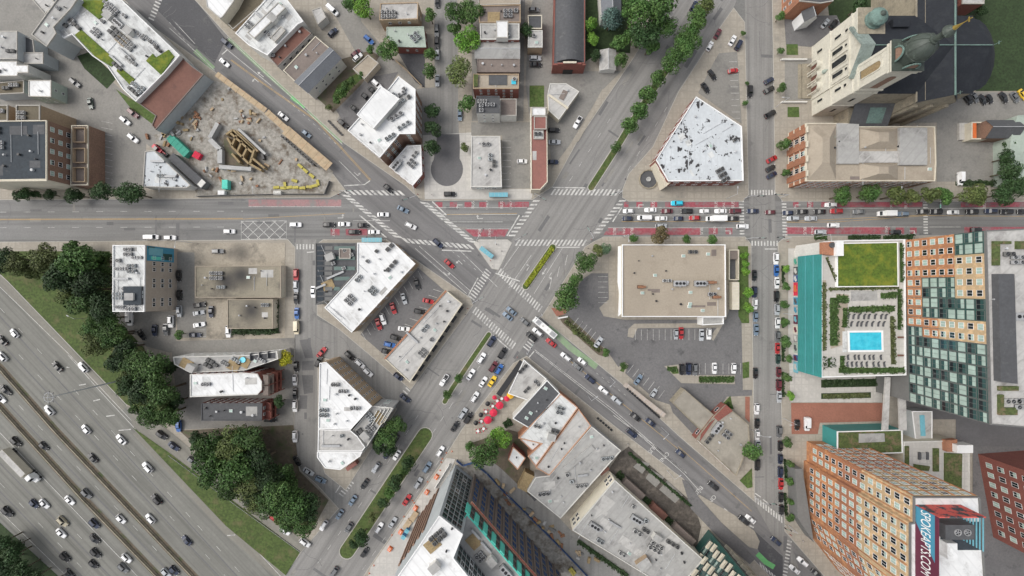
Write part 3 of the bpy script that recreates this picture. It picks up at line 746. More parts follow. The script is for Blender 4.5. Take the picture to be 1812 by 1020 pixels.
def put_windows(root, cand, name='window'):
    """cand: (matrix at sill centre facing -y outward, w, h, kind); the 100 highest become parts, the rest one part"""
    off = Vector(OFF[root.name])
    cand.sort(key=lambda c: -c[0].translation.z)
    for mt, w, h, k in cand[:100]:
        o = bpy.data.objects.new(name, win_mesh(w, h, k)); COL.objects.link(o); o.parent = root
        mm = mt.copy(); mm.translation = mt.translation - off
        o.matrix_basis = mm
    if len(cand) > 100:
        mb = MB()
        for mt, w, h, k in cand[100:]: win_geo(mb, mt, w, h, k)
        mb.build(name, ['white_paint', 'mullion', 'glassdark', 'glasspale', 'glassteal', 'glassblue'], root, kind='stuff')
def wall_frame(a, b):
    """frame on wall a->b of a CCW outline: x along the wall, -y outward"""
    d = Vector((b[0] - a[0], b[1] - a[1])); L = d.length; d /= L
    m = Matrix(((d.x, -d.y, 0, a[0]), (d.y, d.x, 0, a[1]), (0, 0, 1, 0), (0, 0, 0, 1)))
    return m, L
def seen(a, b):
    n = Vector((b[1] - a[1], -(b[0] - a[0]))); mid = Vector(((a[0] + b[0]) / 2, (a[1] + b[1]) / 2))
    return n.dot(-mid) > 0.05 * n.length * mid.length
def wall_windows(xy, z0, z1, rows, bay, w, h, kinds='dddp', rnd=None, only=None):
    rnd = rnd or random; out = []
    xy = ccw(xy)
    for i in range(len(xy)):
        a, b = xy[i], xy[(i + 1) % len(xy)]
        if not seen(a, b): continue
        m, L = wall_frame(a, b)
        if only and not only(a, b, L): continue
        n = int((L - 1) / bay)
        if n < 1: continue
        fh = (z1 - z0) / rows
        for r in range(rows):
            for c in range(n):
                out.append((m @ Matrix.Translation((L / 2 + (c - (n - 1) / 2) * bay, 0, z0 + r * fh + (fh - h) / 2)), w, h, rnd.choice(kinds)))
    return out
def roof_items(root, poly, z, items, rnd):
    """items: list of kinds placed at random inside the roof outline"""
    ins = inset(poly, 1.8); xs = [p[0] for p in ins]; ys = [p[1] for p in ins]
    e = Vector((ins[1][0] - ins[0][0], ins[1][1] - ins[0][1])); ang = math.atan2(e.y, e.x)
    used = []
    for kind in items:
        for t in range(60):
            x = rnd.uniform(min(xs), max(xs)); y = rnd.uniform(min(ys), max(ys))
            if inside((x, y), ins) and all((x - u) ** 2 + (y - v) ** 2 > 7 for u, v in used): break
        else: continue
        used.append((x, y)); roof_item(root, kind, x, y, z, ang, rnd)
ROOF = {}
def roof_item(root, kind, x, y, z, ang, rnd=random, k=1.0):
    mb = MB(); root = ROOF.get(root.name, root)
    if kind == 'ac':
        w = rnd.uniform(1.1, 1.5) * k; l = rnd.uniform(1.2, 1.7) * k; nx = rnd.choice((1, 2, 2, 3)); ny = rnd.choice((1, 1, 2))
        for i_ in range(nx):
            for j_ in range(ny):
                ox, oy = (i_ - (nx - 1) / 2) * l * 1.35, (j_ - (ny - 1) / 2) * w * 1.4; cx = x + math.cos(ang) * ox - math.sin(ang) * oy; cy = y + math.sin(ang) * ox + math.cos(ang) * oy
                mb.box(cx, cy, z, l, w, .3, ang, 1); mb.box(cx, cy, z + .3, l, w, .8, ang, 0)
                mb.lathe(cx, cy, [(w * .46, z + 1.1), (w * .46, z + 1.16), (w * .4, z + 1.17)], 12, 1); mb.box(cx, cy, z + 1.17, w * .7, .1, .03, ang + .6, 0)
        mb.build('air_conditioner', [rnd.choice(('duct', 'duct', 'greywall', 'concrete', 'mullion')), 'black_metal'], root)
    elif kind == 'big':
        l, w = rnd.uniform(4, 6), rnd.uniform(2, 2.6)
        mb.box(x, y, z, l, w, .3, ang, 1); mb.box(x, y, z + .3, l * .98, w * .98, 1.5, ang, 0)
        for t in (-.3, 0, .3):
            cx = x + math.cos(ang) * l * t; cy = y + math.sin(ang) * l * t
            mb.lathe(cx, cy, [(.6, z + 1.8), (.6, z + 1.95), (.5, z + 1.95), (.5, z + 1.84)], 10, 1)
        mb.box(x + math.cos(ang) * l * .62, y + math.sin(ang) * l * .62, z, 1.2, w * .6, .9, ang, 0)
        mb.build('air_conditioner', ['duct', 'black_metal'], root)
    elif kind == 'vent':
        r = rnd.uniform(.18, .4)
        mb.lathe(x, y, [(r, z), (r, z + .7), (r * 1.4, z + .75), (r * 1.4, z + .9), (.05, z + 1.0)], 8); mb.build('roof_vent', rnd.choice(['steel', 'black_metal', 'duct']), root)
    elif kind == 'sky':
        mb.box(x, y, z, 1.5, 1.2, .3, ang, 0); mb.box(x, y, z + .3, 1.3, 1.0, .12, ang, 1); mb.build('skylight', ['white_paint', 'glasspale'], root)
    elif kind == 'rust':
        mb.box(x, y, z, 2.4, 1.4, .3, ang, 1); mb.box(x, y, z + .3, 2.2, 1.2, 1.1, ang, 0); mb.box(x + 1.6, y, z, .9, .9, 1.6, ang, 0); mb.build('air_conditioner', ['rust', 'black_metal'], root)
    elif kind == 'duct':
        l = rnd.uniform(4, 8); mb.box(x, y, z + .35, l, .8, .7, ang, 0)
        for t in (-.4, 0, .4): mb.box(x + math.cos(ang) * l * t, y + math.sin(ang) * l * t, z, .15, .9, .35, ang, 0)
        mb.build('duct', 'duct', root)
    elif kind == 'pipe':
        l = rnd.uniform(5, 11); c, s_ = math.cos(ang + 1.57), math.sin(ang + 1.57)
        mb.tube((x - c * l / 2, y - s_ * l / 2, z + .2), (x + c * l / 2, y + s_ * l / 2, z + .2), .09, .09, 5); mb.build('pipe', 'steel', root)
    elif kind == 'hatch':
        mb.box(x, y, z, 3.2, 2.6, 2.3, ang, 0); mb.box(x, y, z + 2.3, 3.5, 2.9, .15, ang, 1); mb.build('stair_head', ['pale', 'greyroof'], root)
    elif kind == 'deck':
        mb.box(x, y, z + .15, 5, 4, .12, ang, 0)
        mb.box(x, y, z, 4.6, 3.6, .15, ang, 1); mb.build('roof_deck', ['timber', 'black_metal'], root)
def shell(root, poly, z0, h, wall, roof, par=.5, cope='kerb', wlabel=None):
    poly = ccw(poly)
    mb = MB(); mb.prism(poly, z0, h - par - .05); mb.build('wall', wall, root, label=wlabel)
    mb = MB(); mb.prism(inset(poly, .25), h - par - .06, h - par + .06); ro = mb.build('roof', roof, root); ROOF.setdefault(root.name, ro)
    if par > .1:
        mb = MB(); mb.ring(inset(poly, -.03), inset(poly, .32), h - par - .04, h); mb.build('parapet', cope, root)
def bld(name, label, px, h, wall, roof, par=.5, cope='kerb', win=None, items='', z0=0, cat='building', kinds='dddp', seed=None, group=None, only=None):
    poly = PP(px, h); c = cen(poly); rnd = random.Random(seed if seed is not None else len(name) * 31 + int(px[0][0]))
    root = thing(name, label, cat, (c[0], c[1], z0), group)
    shell(root, poly, z0, h, wall, roof, par, cope)
    if win: put_windows(root, wall_windows(poly, z0 + .4, h - par - .1, win[0], win[1], win[2], win[3], kinds, rnd, only))
    if abs(area(poly)) > 150:
        q0 = inset(poly, .6); ex = (Vector(q0[1]) - Vector(q0[0])).normalized(); ey = Vector((-ex.y, ex.x)); c0 = Vector(cen(poly)); rr = math.sqrt(abs(area(poly))) * .8
        for t_ in range(60):
            if t_ > 5 + abs(area(poly)) / 60: break
            o_ = c0 + ex * rnd.uniform(-rr, rr) + ey * rnd.uniform(-rr, rr); lx, ly = rnd.uniform(1.2, 7), rnd.uniform(.8, 4)
            pq = [tuple(o_ + ex * lx * u + ey * ly * v) for u, v in ((-.5, -.5), (.5, -.5), (.5, .5), (-.5, .5))]
            if all(inside(v, q0) for v in pq):
                mb = MB(); zt = h - par + .064 + t_ * .004; mb.prism(pq, zt - .01, zt)
                mb.build('roof_patch', {'white': ('whitedirty', 'paleroof', 'white'), 'whitedirty': ('white', 'paleroof', 'greyroof'), 'blotch': ('whitedirty', 'blotch'), 'tanroof': ('tanroof', 'taupe'), 'darkroof': ('charroof',), 'charroof': ('greyroof', 'charroof')}.get(roof, (roof, 'greyroof', 'paleroof'))[rnd.randrange(6) % len({'white': 'abc', 'whitedirty': 'abc', 'blotch': 'ab', 'tanroof': 'ab', 'darkroof': 'a', 'charroof': 'ab'}.get(roof, 'abc'))], ROOF.get(root.name, root))
    if items: roof_items(root, poly, h - par + .05, items.split() + [rnd.choice(('vent', 'vent', 'vent', 'pipe', 'ac', 'sky')) for _ in range(int(abs(area(poly)) / 90))], rnd)
    return root, poly, rnd
def extra(root, px, z0, h, wall, roof, par=.35, cope='kerb', win=None, kinds='dddp', items=''):
    poly = PP(px, h); rnd = random.Random(int(px[0][0]))
    shell(root, poly, z0, h, wall, roof, par, cope)
    if win: put_windows(root, wall_windows(poly, z0 + .3, h - par - .1, win[0], win[1], win[2], win[3], kinds, rnd))
    if items: roof_items(root, poly, h - par + .05, items.split(), rnd)
def gable(root, px, h0, h1, wall, roof, z0=0, axis=0, eave=.3):
    """pitched roof on four corners (pixels at eave height); ridge joins the mid points of sides axis and axis+2"""
    q = ccw(PP(px, h0)); q = q[axis:] + q[:axis]
    mb = MB(); mb.prism(q, z0, h0)
    a, b, c, d = q
    m1 = ((a[0] + b[0]) / 2, (a[1] + b[1]) / 2, h1 - .06); m2 = ((c[0] + d[0]) / 2, (c[1] + d[1]) / 2, h1 - .06)
    A, B, C_, D = [(p[0], p[1], h0 + .002) for p in (a, b, c, d)]
    mb.face((A, B, m1)); mb.face((C_, D, m2)); mb.build('wall', wall, root)
    mb = MB(); q2 = inset(q, -eave); a, b, c, d = [(p[0], p[1], h0) for p in (q2 if len(q2) == 4 else q)]
    m1 = ((a[0] + b[0]) / 2, (a[1] + b[1]) / 2, h1); m2 = ((c[0] + d[0]) / 2, (c[1] + d[1]) / 2, h1)
    mb.face((a, m1, m2, d)); mb.face((b, c, m2, m1)); mb.build('roof', roof, root)
    mb = MB(); mb.tube((m1[0], m1[1], h1 + .02), (m2[0], m2[1], h1 + .02), .12, .12, 5); mb.build('ridge', 'steel', root)
def green_patch(root, px, h, mat, name='planting'):
    mb = MB(); mb.prism(PP(px, h), h - .35, h); mb.build(name, mat, root)

# ---- top left
r, p, n = bld('apartment_block', 'white roofed apartment block with green roof strips and red brown terraces', [(94, 48), (112, 68), (127, 61), (163, 99), (189, 117), (217, 158), (240, 180), (290, 130), (318, 98), (209, -6), (140, -6)], 8.5, 'pale', 'whitedirty', .5, 'white_paint', None, '')
for kd, x, y in [('ac', x_, y_) for x_, y_ in ((112, 42), (124, 36), (133, 44), (190, 8), (198, 16), (272, 78), (280, 88), (262, 70), (240, 152), (250, 160), (236, 162), (205, 60), (170, 58), (225, 78), (208, 118), (232, 108), (220, 28), (182, 38), (246, 62))] + [('hatch', 232, 58), ('hatch', 196, 32), ('duct', 206, 108), ('duct', 222, 96), ('deck', 215, 70), ('vent', 180, 70), ('vent', 260, 100), ('pipe', 200, 80), ('pipe', 246, 130), ('sky', 168, 40), ('big', 212, 44)]:
    q = P(x, y, 8.5); roof_item(r, kd, q[0], q[1], 8.05, R(-42), n)
for g in ([(147, 0), (190, 0), (178, 18), (186, 26), (174, 34), (142, 8)], [(144, 53), (206, 108), (196, 118), (168, 100), (132, 62)], [(210, 118), (238, 140), (229, 150), (206, 126)], [(258, 108), (270, 95), (276, 102), (298, 88), (308, 100), (285, 133)]):
    green_patch(r, g, 8.4, 'sedum')
extra(r, [(275, 135), (287, 128), (318, 98), (340, 118), (360, 132), (275, 230), (268, 222), (275, 205), (242, 181)], 0, 6.5, 'greywall', 'brownroof', .4, 'taupe')
r, p, n = bld('town_block', 'bluish grey flat roofed building joined to the white apartment block', [(55, 61), (82, 83), (99, 59), (94, 48), (125, 15), (138, -4), (102, -4)], 11, 'greywall', 'greyroof', items='vent ac vent vent')
r, p, n = bld('town_block', 'small pale roofed building at the very top left', [(48, -10), (79, 25), (98, 6), (85, -10)], 8, 'greywall', 'paleroof', items='vent')
r, p, n = bld('town_block', 'long grey ribbed roof building at the left edge', [(-40, 55), (30, 55), (30, 105), (-40, 105)], 9, 'greywall', 'greyroof', items='vent vent', par=.2)
extra(r, [(30, 58), (58, 70), (62, 104), (30, 104)], 0, 6, 'greywall', 'charroof')
r, p, n = bld('town_block', 'white T-shaped roof building at the left edge', [(-40, 108), (30, 108), (30, 115), (50, 115), (50, 129), (32, 129), (30, 135), (-40, 135)], 9, 'pale', 'white', par=.2, items='ac vent')
r, p, n = bld('town_house', 'little pale box roof beside the blue grey wall', [(42, 93), (76, 93), (76, 113), (38, 113)], 6.5, 'greywall', 'paleroof', .25, items='vent')
r, p, n = bld('town_house', 'white roofed house with a sage green side wall', [(50, 142), (90, 142), (90, 172), (50, 171)], 7, 'greenroof', 'white', .25, items='vent', win=(2, 3.5, 1, 1.2))
r, p, n = bld('town_house', 'low mossy roofed house left of the sage green house', [(-20, 148), (42, 142), (42, 165), (-20, 168)], 6, 'greywall', 'olive', .25, items='ac ac')
r, p, n = bld('brick_apartments', 'brown brick apartments with a wide dark roof and stacked balconies', [(-60, 215), (82, 213), (82, 318), (-60, 320)], 17, 'brick', 'darkroof', .5, 'cream', (5, 4.4, 1.9, 1.6), 'ac vent vent vent ac vent vent pipe vent', kinds='pphd')
extra(r, [(126, 222), (155, 222), (155, 328), (124, 328)], 0, 8, 'brick', 'taupe', .5, 'cream')
for y0 in (226, 262, 296):
    mb = MB(); q = PP([(128, y0), (150, y0), (150, y0 + 26), (128, y0 + 26)], 9); mb.ring(ccw(q), inset(q, .25), 7.7, 9.0); mb.build('balcony', 'tanbrick', r)
mb = MB(); q = PP([(-60, 320), (82, 318), (82, 320.5), (-60, 322)], 17); mb.prism(q, 1, 16.9); mb.build('end_wall', 'cream', r)
for x0, x1 in ((-5, 13), (28, 70)):
    extra(r, [(x0, 186), (x1, 186), (x1, 214), (x0, 214)], 0, 15, 'tanbrick', 'olive', .4, items='ac')
r, p, n = bld('corner_shop', 'small three sided building with a scruffy white roof beside the building site', [(256, 268), (272, 266), (337, 328), (330, 333), (252, 331)], 5, 'pale', 'blotch', .4, items='ac duct duct vent pipe')
# ---- top middle
bld('town_block', 'white flat roof building beside the upper left crosswalk', [(360, -20), (366, 13), (389, 33), (394, 30), (412, 5), (425, -20)], 9, 'cream', 'white', .3)
bld('town_block', 'flat olive brown roof building behind a pale party wall', [(394, 33), (412, 52), (463, 8), (480, -20), (415, -20)], 5, 'tanbrick', 'olive', .3)
r, p, n = bld('terrace_block', 'stepped white and grey roofed terrace left of the red brown roof', [(416, 59), (440, 80), (473, 98), (527, 43), (537, 38), (504, -6), (471, -2)], 9, 'pale', 'whitedirty', .4, 'white_paint', None, 'ac hatch vent vent sky sky duct')
extra(r, [(437, 58), (492, 4), (505, 14), (450, 68)], 8, 11, 'pale', 'white', .3)
extra(r, [(478, 66), (497, 46), (505, 54), (486, 75)], 8, 10.2, 'pale', 'paleroof', .3)
bld('terrace_house', 'terrace house with a plain red brown roof', [(473, 98), (491, 118), (551, 59), (529, 42)], 7, 'pale', 'brownroof', .3, 'taupe', (2, 3.6, 1.4, 1.3), 'vent vent vent')
bld('terrace_house', 'terrace house with a flat taupe roof beside the blue grey gable', [(501, 125), (522, 145), (583, 85), (558, 64)], 7, 'taupe', 'taupe', .3, 'cream', None, 'vent vent pipe')
t = thing('terrace_house', 'terrace house under a blue grey pitched roof', 'building', (*P(560, 125), 0))
gable(t, [(522, 145), (545, 164), (603, 104), (583, 85)], 7, 9, 'pale', 'greyshingle', axis=0)
put_windows(t, wall_windows(PP([(522, 145), (545, 164), (603, 104), (583, 85)], 7), .5, 6.6, 2, 4, 1, 1.3))
bld('garage', 'small grey roofed garage beside the alley with parked vans', [(551, 18), (568, 12), (577, 31), (562, 44)], 4, 'pale', 'paleroof', .25, cat='garage')
bld('garage', 'tan roofed garage with green planted edges beside the alley', [(651, 97), (670, 112), (645, 140), (624, 122)], 4, 'cream', 'tanroof', .3, cat='garage')
bld('town_house', 'tan brick house with a pale grey roof above the green roofed house', [(673, 6), (740, 4), (739, 34), (671, 36)], 8, 'tanbrick', 'paleroof', .4, 'tanbrick', (2, 4, 1.2, 1.4), 'vent ac vent')
r, p, n = bld('town_house', 'house with a pale green metal roof above the black asphalt lot', [(684, 48), (750, 47), (754, 84), (700, 83), (684, 66)], 5.5, 'redbrick', 'greenroof', .2, 'greenroof', (1, 4, 1, 1.2), 'vent vent vent vent')
r, p, n = bld('corner_apartments', 'white roofed brick corner apartments with a raised penthouse block', [(705, 135), (735, 158), (735, 237), (707, 237), (672, 279), (615, 231), (640, 203), (661, 190)], 13, 'brick', 'white', .5, 'white_paint', (4, 3, 1.5, 1.7), 'ac ac ac ac ac ac ac vent vent vent sky', kinds='ddpp')
extra(r, [(673, 152), (707, 175), (661, 227), (631, 203)], 12, 15.5, 'pale', 'white', .3, 'white_paint')
extra(r, [(688, 295), (720, 258), (745, 257), (747, 309), (730, 329)], 0, 5.5, 'redbrick', 'white', .4, 'white_paint', (1, 3.2, 2, 2), items='big ac ac vent')
mb = MB(); q = P(700, 190, 13); mb.box(q[0], q[1], 12.6, 12, 3, .15, R(48)); mb.build('roof_deck', 'greyroof', r)
# ---- houses right of the tree lined street
r, p, n = bld('row_house', 'topmost row house of the column, tan brick with a grey roof deck', [(846, 10), (921, 8), (921, 40), (848, 40)], 10, 'tanbrick', 'taupe', .5, 'tanbrick', None, 'ac deck ac vent')
bld('row_house', 'narrow brown roofed house cut off by the top edge beside the row', [(846, -25), (921, -25), (921, 7), (846, 9)], 9, 'brick', 'tanroof', .4)
r, p, n = bld('row_house', 'row house with white stair head and pale roof panels', [(849, 42), (919, 42), (919, 70), (850, 70)], 10, 'redbrick', 'greyroof', .4, 'pale', (3, 3.4, 1, 1.5), 'ac vent')
extra(r, [(878, 37), (899, 37), (899, 67), (878, 67)], 9, 12, 'pale', 'white', .2)
t = thing('row_house', 'row house under a long silver grey pitched roof', 'building', (*P(880, 95), 0))
gable(t, [(841, 76), (919, 76), (919, 103), (841, 103)], 8, 9.6, 'greywall', 'greyroof', axis=3 if False else 1)
bld('row_house', 'row house with a dull brown flat roof below the silver one', [(844, 104), (920, 104), (920, 128), (844, 128)], 8, 'taupe', 'taupe', .3, 'taupe', None, 'vent vent vent')
r, p, n = bld('row_house', 'brick row house with roof garden, black deck and small blue pool', [(837, 131), (918, 131), (918, 157), (837, 157)], 9.5, 'redbrick', 'tanroof', .5, 'tanbrick', (3, 3.2, 1, 1.5), 'ac')
green_patch(r, [(838, 132), (846, 132), (845, 153), (838, 153)], 10, 'sedumdark')
q = P(881, 142, 9.3); mb = MB(); mb.box(q[0], q[1], 9.1, 7.5, 4, .25); mb.build('roof_deck', 'charroof', r)
q = P(909, 146, 9.3); mb = MB(); mb.box(q[0], q[1], 9.1, 1.9, 1.9, .6, 0, 0, 1); mb.build('tub', ['pale', 'water'], r)
r, p, n = bld('row_house', 'charcoal roofed row house with a white front wall', [(843, 170), (884, 170), (884, 200), (843, 200)], 11, 'pale', 'charroof', .4, 'charroof', (3, 3.6, 1, 1.3), 'ac ac ac vent')
extra(r, [(885, 175), (914, 175), (914, 205), (885, 205)], 0, 7, 'pale', 'taupe', .4)
bld('corner_shop', 'white flat roofed shop beside the round turning circle', [(834, 241), (885, 241), (888, 331), (833, 331)], 5, 'pale', 'paleroof', .4, 'pale', (1, 3.2, 2.2, 2), 'ac ac ac vent vent')
r, p, n = bld('narrow_shop', 'long narrow shop with a dull red ridged roof', [(939, 190), (968, 190), (969, 322), (956, 336), (940, 336)], 7, 'cream', 'redroof', .35, 'cream', (1, 3, 2.2, 1.4))
extra(r, [(941, 190), (966, 190), (966, 205), (941, 205)], 6, 8, 'pale', 'white', .3)
extra(r, [(945, 206), (967, 206), (967, 229), (945, 229)], 6, 8.5, 'redbrick', 'redroof', .3)
extra(r, [(944, 230), (962, 230), (962, 246), (944, 246)], 6, 7.6, 'pale', 'whitedirty', .3, items='ac')
r, p, n = bld('filling_station', 'angled pale roofed filling station with a tan ridge', [(973, 148), (1002, 148), (1025, 162), (1004, 191), (989, 212), (971, 196), (969, 166)], 4.5, 'cream', 'paleroof', .3, 'pale', None, 'vent', cat='building')
mb = MB(); a = P(971, 168, 4.6); b = P(1005, 192, 4.6); mb.prism(strip([a, b], .9), 4.1, 4.75); mb.build('ridge', 'cream', r)
mb = MB(); a = P(1001, 161, 4.4); b = P(993, 176, 4.4); mb.prism(strip([a, b], 2.2), 4.1, 4.5); mb.build('skylight', 'taupe', r)
r, p, n = bld('bow_roof_hall', 'long hall with a dark barrel roof and a red brick stepped front', [(982, -30), (1035, -30), (1035, 112), (979, 114)], 7, 'redbrick', 'charroof', .15, 'redbrick', None, cat='hall')
mb = MB(); q = PP([(984, -30), (1033, -30), (1033, 109), (981, 109)], 7.2); x0 = q[0][0]; x1 = q[1][0]; y0 = q[3][1]; y1 = q[0][1]; N = 12
for i in range(N):
    a0, a1 = [(x0 + (x1 - x0) * t, 6.9 + 2.2 * math.sin(math.pi * t)) for t in (i / N, (i + 1) / N)]
    mb.face(((a0[0], y0, a0[1]), (a1[0], y0, a1[1]), (a1[0], y1, a1[1]), (a0[0], y1, a0[1])))
mb.build('barrel_roof', 'charroof', r)
mb = MB(); yy = P(0, 114, 7)[1]; xa = P(978, 114, 7)[0]; xb = P(1036, 114, 7)[0]; W_ = xb - xa
mb.box((xa + xb) / 2, yy - .35, 0, W_, .6, 7.6); mb.box((xa + xb) / 2, yy - .35, 7.6, W_ * .72, .6, .8); mb.box((xa + xb) / 2, yy - .35, 8.4, W_ * .38, .6, .8); mb.build('stepped_front', 'redbrick', r)
mb = MB(); mb.box((xa + xb) / 2, yy - .37, 9.2, W_ * .4, .75, .2); mb.box((xa + xb) / 2, yy - .75, .1, W_ * .3, .2, 3.6, 0, 1); mb.build('coping', ['cream', 'black_metal'], r)
t = thing('garden_shed', 'pale grey gabled shed between trees behind the brick hall', 'shed', (*P(1076, 108), 0))
gable(t, [(1062, 90), (1089, 90), (1089, 124), (1062, 124)], 3, 4.4, 'pale', 'paleroof', axis=0)
t = thing('town_house', 'pale sided house with a grey roof among the tall trees', 'building', (*P(1082, 20), 0))
gable(t, [(1062, -30), (1098, -30), (1098, 30), (1066, 30)], 7, 10, 'pale', 'greyshingle', axis=0)
r, p, n = bld('coach_house', 'small square coach house with a dark tar roof beside the brick hall', [(934, 27), (959, 27), (959, 51), (935, 51)], 6, 'cream', 'charroof', .4, 'cream')
bld('coach_house', 'small square coach house with a pale roof under the dark roofed one', [(935, 54), (960, 54), (960, 84), (934, 84)], 6, 'tanbrick', 'paleroof', .3, 'pale', None, 'ac sky')
# ---- white wedge building, upper right of the crossing
r, p, n = bld('wedge_building', 'big white wedge shaped building with black blotches on its roof', [(1232, 171), (1313, 224), (1316, 320), (1183, 321), (1161, 283)], 9, 'redbrick', 'blotch', .5, 'white_paint', (2, 4.6, 2.2, 1.6), 'vent vent ac vent', kinds='dd')
extra(r, [(1158, 284), (1164, 280), (1188, 322), (1178, 331)], 0, 7, 'cream', 'cream', .2, 'cream')
t = thing('round_terrace', 'sunken round terrace with a stone wall at the wedge building corner', 'terrace', (*P(1147, 318), .15))
c = P(1147, 318); mb = MB(); mb.ring([(c[0] + 4.2 * math.cos(i * .524), c[1] + 4.2 * math.sin(i * .524)) for i in range(12)], [(c[0] + 3.8 * math.cos(i * .524), c[1] + 3.8 * math.sin(i * .524)) for i in range(12)], .15, .8); mb.build('wall', 'greystone', t)
mb = MB(); mb.lathe(c[0], c[1], [(3.8, .2), (3.7, .3)], 12); mb.build('floor', 'charroof', t)
mb = MB(); mb.lathe(c[0], c[1], [(1.0, .3), (1.0, .8), (.7, .8), (.6, .4)], 10); mb.build('planter', 'concrete', t)
# ---- rectory and neighbours
r, p, n = bld('school_building', 'three storey stone fronted school building with a tan hipped roof', [(1427, 218), (1500, 218), (1500, 224), (1655, 224), (1657, 288), (1655, 321), (1427, 321)], 12, 'orangebrick', 'tanroof', .35, 'cream', (3, 3.1, 1.9, 2.5), 'vent sky vent', kinds='dddh')
for q, z, mt in (([(1482, 218), (1520, 220), (1520, 290), (1482, 290)], 12.6, 'greyroof'), ([(1520, 268), (1600, 268), (1600, 288), (1520, 288)], 12.3, 'paleroof'), ([(1592, 226), (1641, 226), (1641, 292), (1592, 292)], 12.9, 'greyroof')):
    mb = MB(); mb.prism(PP(q, z), 11.5, z); mb.build('flat_roof', mt, r)
for q in ([(1430, 222), (1480, 222), (1480, 318), (1430, 318)], [(1522, 228), (1590, 228), (1590, 264), (1522, 264)], [(1522, 290), (1590, 290), (1590, 318), (1522, 318)]):
    w = ccw(PP(q, 12)); c = cen(w); mb = MB(); top = [(c[0] + (a - c[0]) * .25, c[1] + (b - c[1]) * .45) for a, b in w]
    for i in range(4):
        a, b = w[i], w[(i + 1) % 4]; cc, d = top[(i + 1) % 4], top[i]
        mb.face(((*a, 11.72), (*b, 11.72), (*cc, 14.2), (*d, 14.2)))
    mb.face([(*t_, 14.2) for t_ in top]); mb.build('hip_roof', 'tanroof', r)
xa, ya = P(1427, 218, 12); yb = P(0, 321, 12)[1]
for z in (.4, 4.1, 8.0, 11.3): mb = MB(); mb.box(xa - .12, (ya + yb) / 2, z, .25, ya - yb, .35); mb.build('stone_band', 'cream', r)
for k in range(4):
    y = ya + (yb - ya) * (k + .5) / 4; mb = MB(); mb.box(xa - .3, y, 0, .6, 2.4, 12.4); mb.prism([(xa - .6, y - 1.2), (xa, y - 1.2), (xa, y + 1.2), (xa - .6, y + 1.2)], 12.4, 13.2, 1); mb.build('bay', ['orangebrick', 'cream'], r)
for x in range(1508, 1640, 17):
    q = P(x, 323, 8); mb = MB(); mb.box(q[0], q[1] - .2, 0, 1.2, .9, 8 + (x % 3)); mb.build('chimney', 'greystone', r)
t = thing('town_house', 'orange brick house with dormers at the top beside the church yard', 'building', (*P(1420, 10), 0))
shell(t, PP([(1415, -40), (1475, -40), (1475, 2), (1452, 6), (1415, 2)], 12), 0, 12, 'orangebrick', 'charroof', .4)
put_windows(t, wall_windows(PP([(1415, -40), (1475, -40), (1475, 2), (1415, 2)], 12), .5, 11.5, 3, 3.4, 1.2, 1.7, 'dddh'))
t = thing('gabled_house', 'small house with a white gable beside the church parking yard', 'building', (*P(1420, 34), 0))
gable(t, [(1419, 22), (1442, 18), (1446, 32), (1424, 38)], 7, 10, 'white_paint', 'charroof', axis=0)
r, p, n = bld('convent_house', 'dark red brick house cut off by the top edge behind the church', [(1600, -80), (1690, -80), (1680, -12), (1620, 12)], 14, 'redbrick', 'charroof', .4, win=(4, 3.4, 1.2, 1.6))
bld('town_house', 'pale roofed house at the top right behind the church', [(1703, -40), (1742, -40), (1742, 7), (1703, 7)], 8, 'redbrick', 'paleroof', .3)
t = thing('brick_house', 'brown brick house with a dark pitched roof and orange canopy at right', 'building', (*P(1760, 235), 0))
gable(t, [(1745, 214), (1800, 214), (1800, 244), (1745, 244)], 6, 9, 'brick', 'charroof', axis=1)
q = PP([(1719, 216), (1746, 216), (1746, 247), (1719, 247)], 4); mb = MB(); mb.ring(ccw(q), inset(q, .5), 0, 4); mb.build('porch_frame', 'cream', t)
q = P(1725, 231, 4); mb = MB(); mb.box(q[0], q[1], 3.6, 1.6, 6.8, .3); mb.build('awning', 'orange', t)
mb = MB(); q = PP([(1697, 218), (1720, 218), (1720, 248), (1697, 248)], 1); mb.prism(q, 0, 1.2); mb.build('terrace', 'plaza', t)
bld('warehouse', 'pale mint roofed warehouse at the right edge behind trees', [(1800, 205), (1960, 190), (1960, 330), (1790, 325), (1788, 250)], 7, 'greenroof', 'greenroof', .2, 'greenroof', None, 'vent')
# ---- retail store
r, p, n = bld('retail_store', 'large tan flat roofed store with a white parapet', [(1101, 433), (1284, 433), (1285, 561), (1101, 561)], 7, 'cream', 'tanroof', .6, 'white_paint', None, 'vent sky vent vent sky vent vent')
for kd, x, y in (('big', 1202, 502), ('rust', 1133, 508), ('big', 1238, 502), ('rust', 1258, 500), ('ac', 1260, 521), ('rust', 1266, 526), ('sky', 1222, 538), ('ac', 1180, 497), ('ac', 1226, 446)):
    q = P(x, y, 7); roof_item(r, kd, q[0], q[1], 6.45, 0, n)
mb = MB(); q = PP([(1243, 561), (1281, 561), (1281, 574), (1243, 576)], 5.5); mb.ring(ccw(q), inset(q, .4), 0, 5.5); mb.prism(inset(q, .4), 4.6, 4.9, 1); mb.build('entrance_canopy', ['white_paint', 'greyroof'], r)
mb = MB(); q = PP([(1094, 436), (1101, 436), (1101, 555), (1094, 560), (1096, 520), (1093, 500)], 5); mb.prism(q, 4.4, 5); mb.build('side_canopy', 'white_paint', r)
t = thing('service_yard', 'walled service yard with a brown gate behind the store', 'yard', (*P(1298, 455), .15))
q = PP([(1290, 442), (1308, 442), (1308, 496), (1290, 496)], 2.5); mb = MB(); mb.ring(ccw(q), inset(q, .4), .15, 2.5); mb.build('wall', 'cream', t)
mb = MB(); mb.prism(inset(q, .45), .15, .3); mb.build('floor', 'charroof', t)
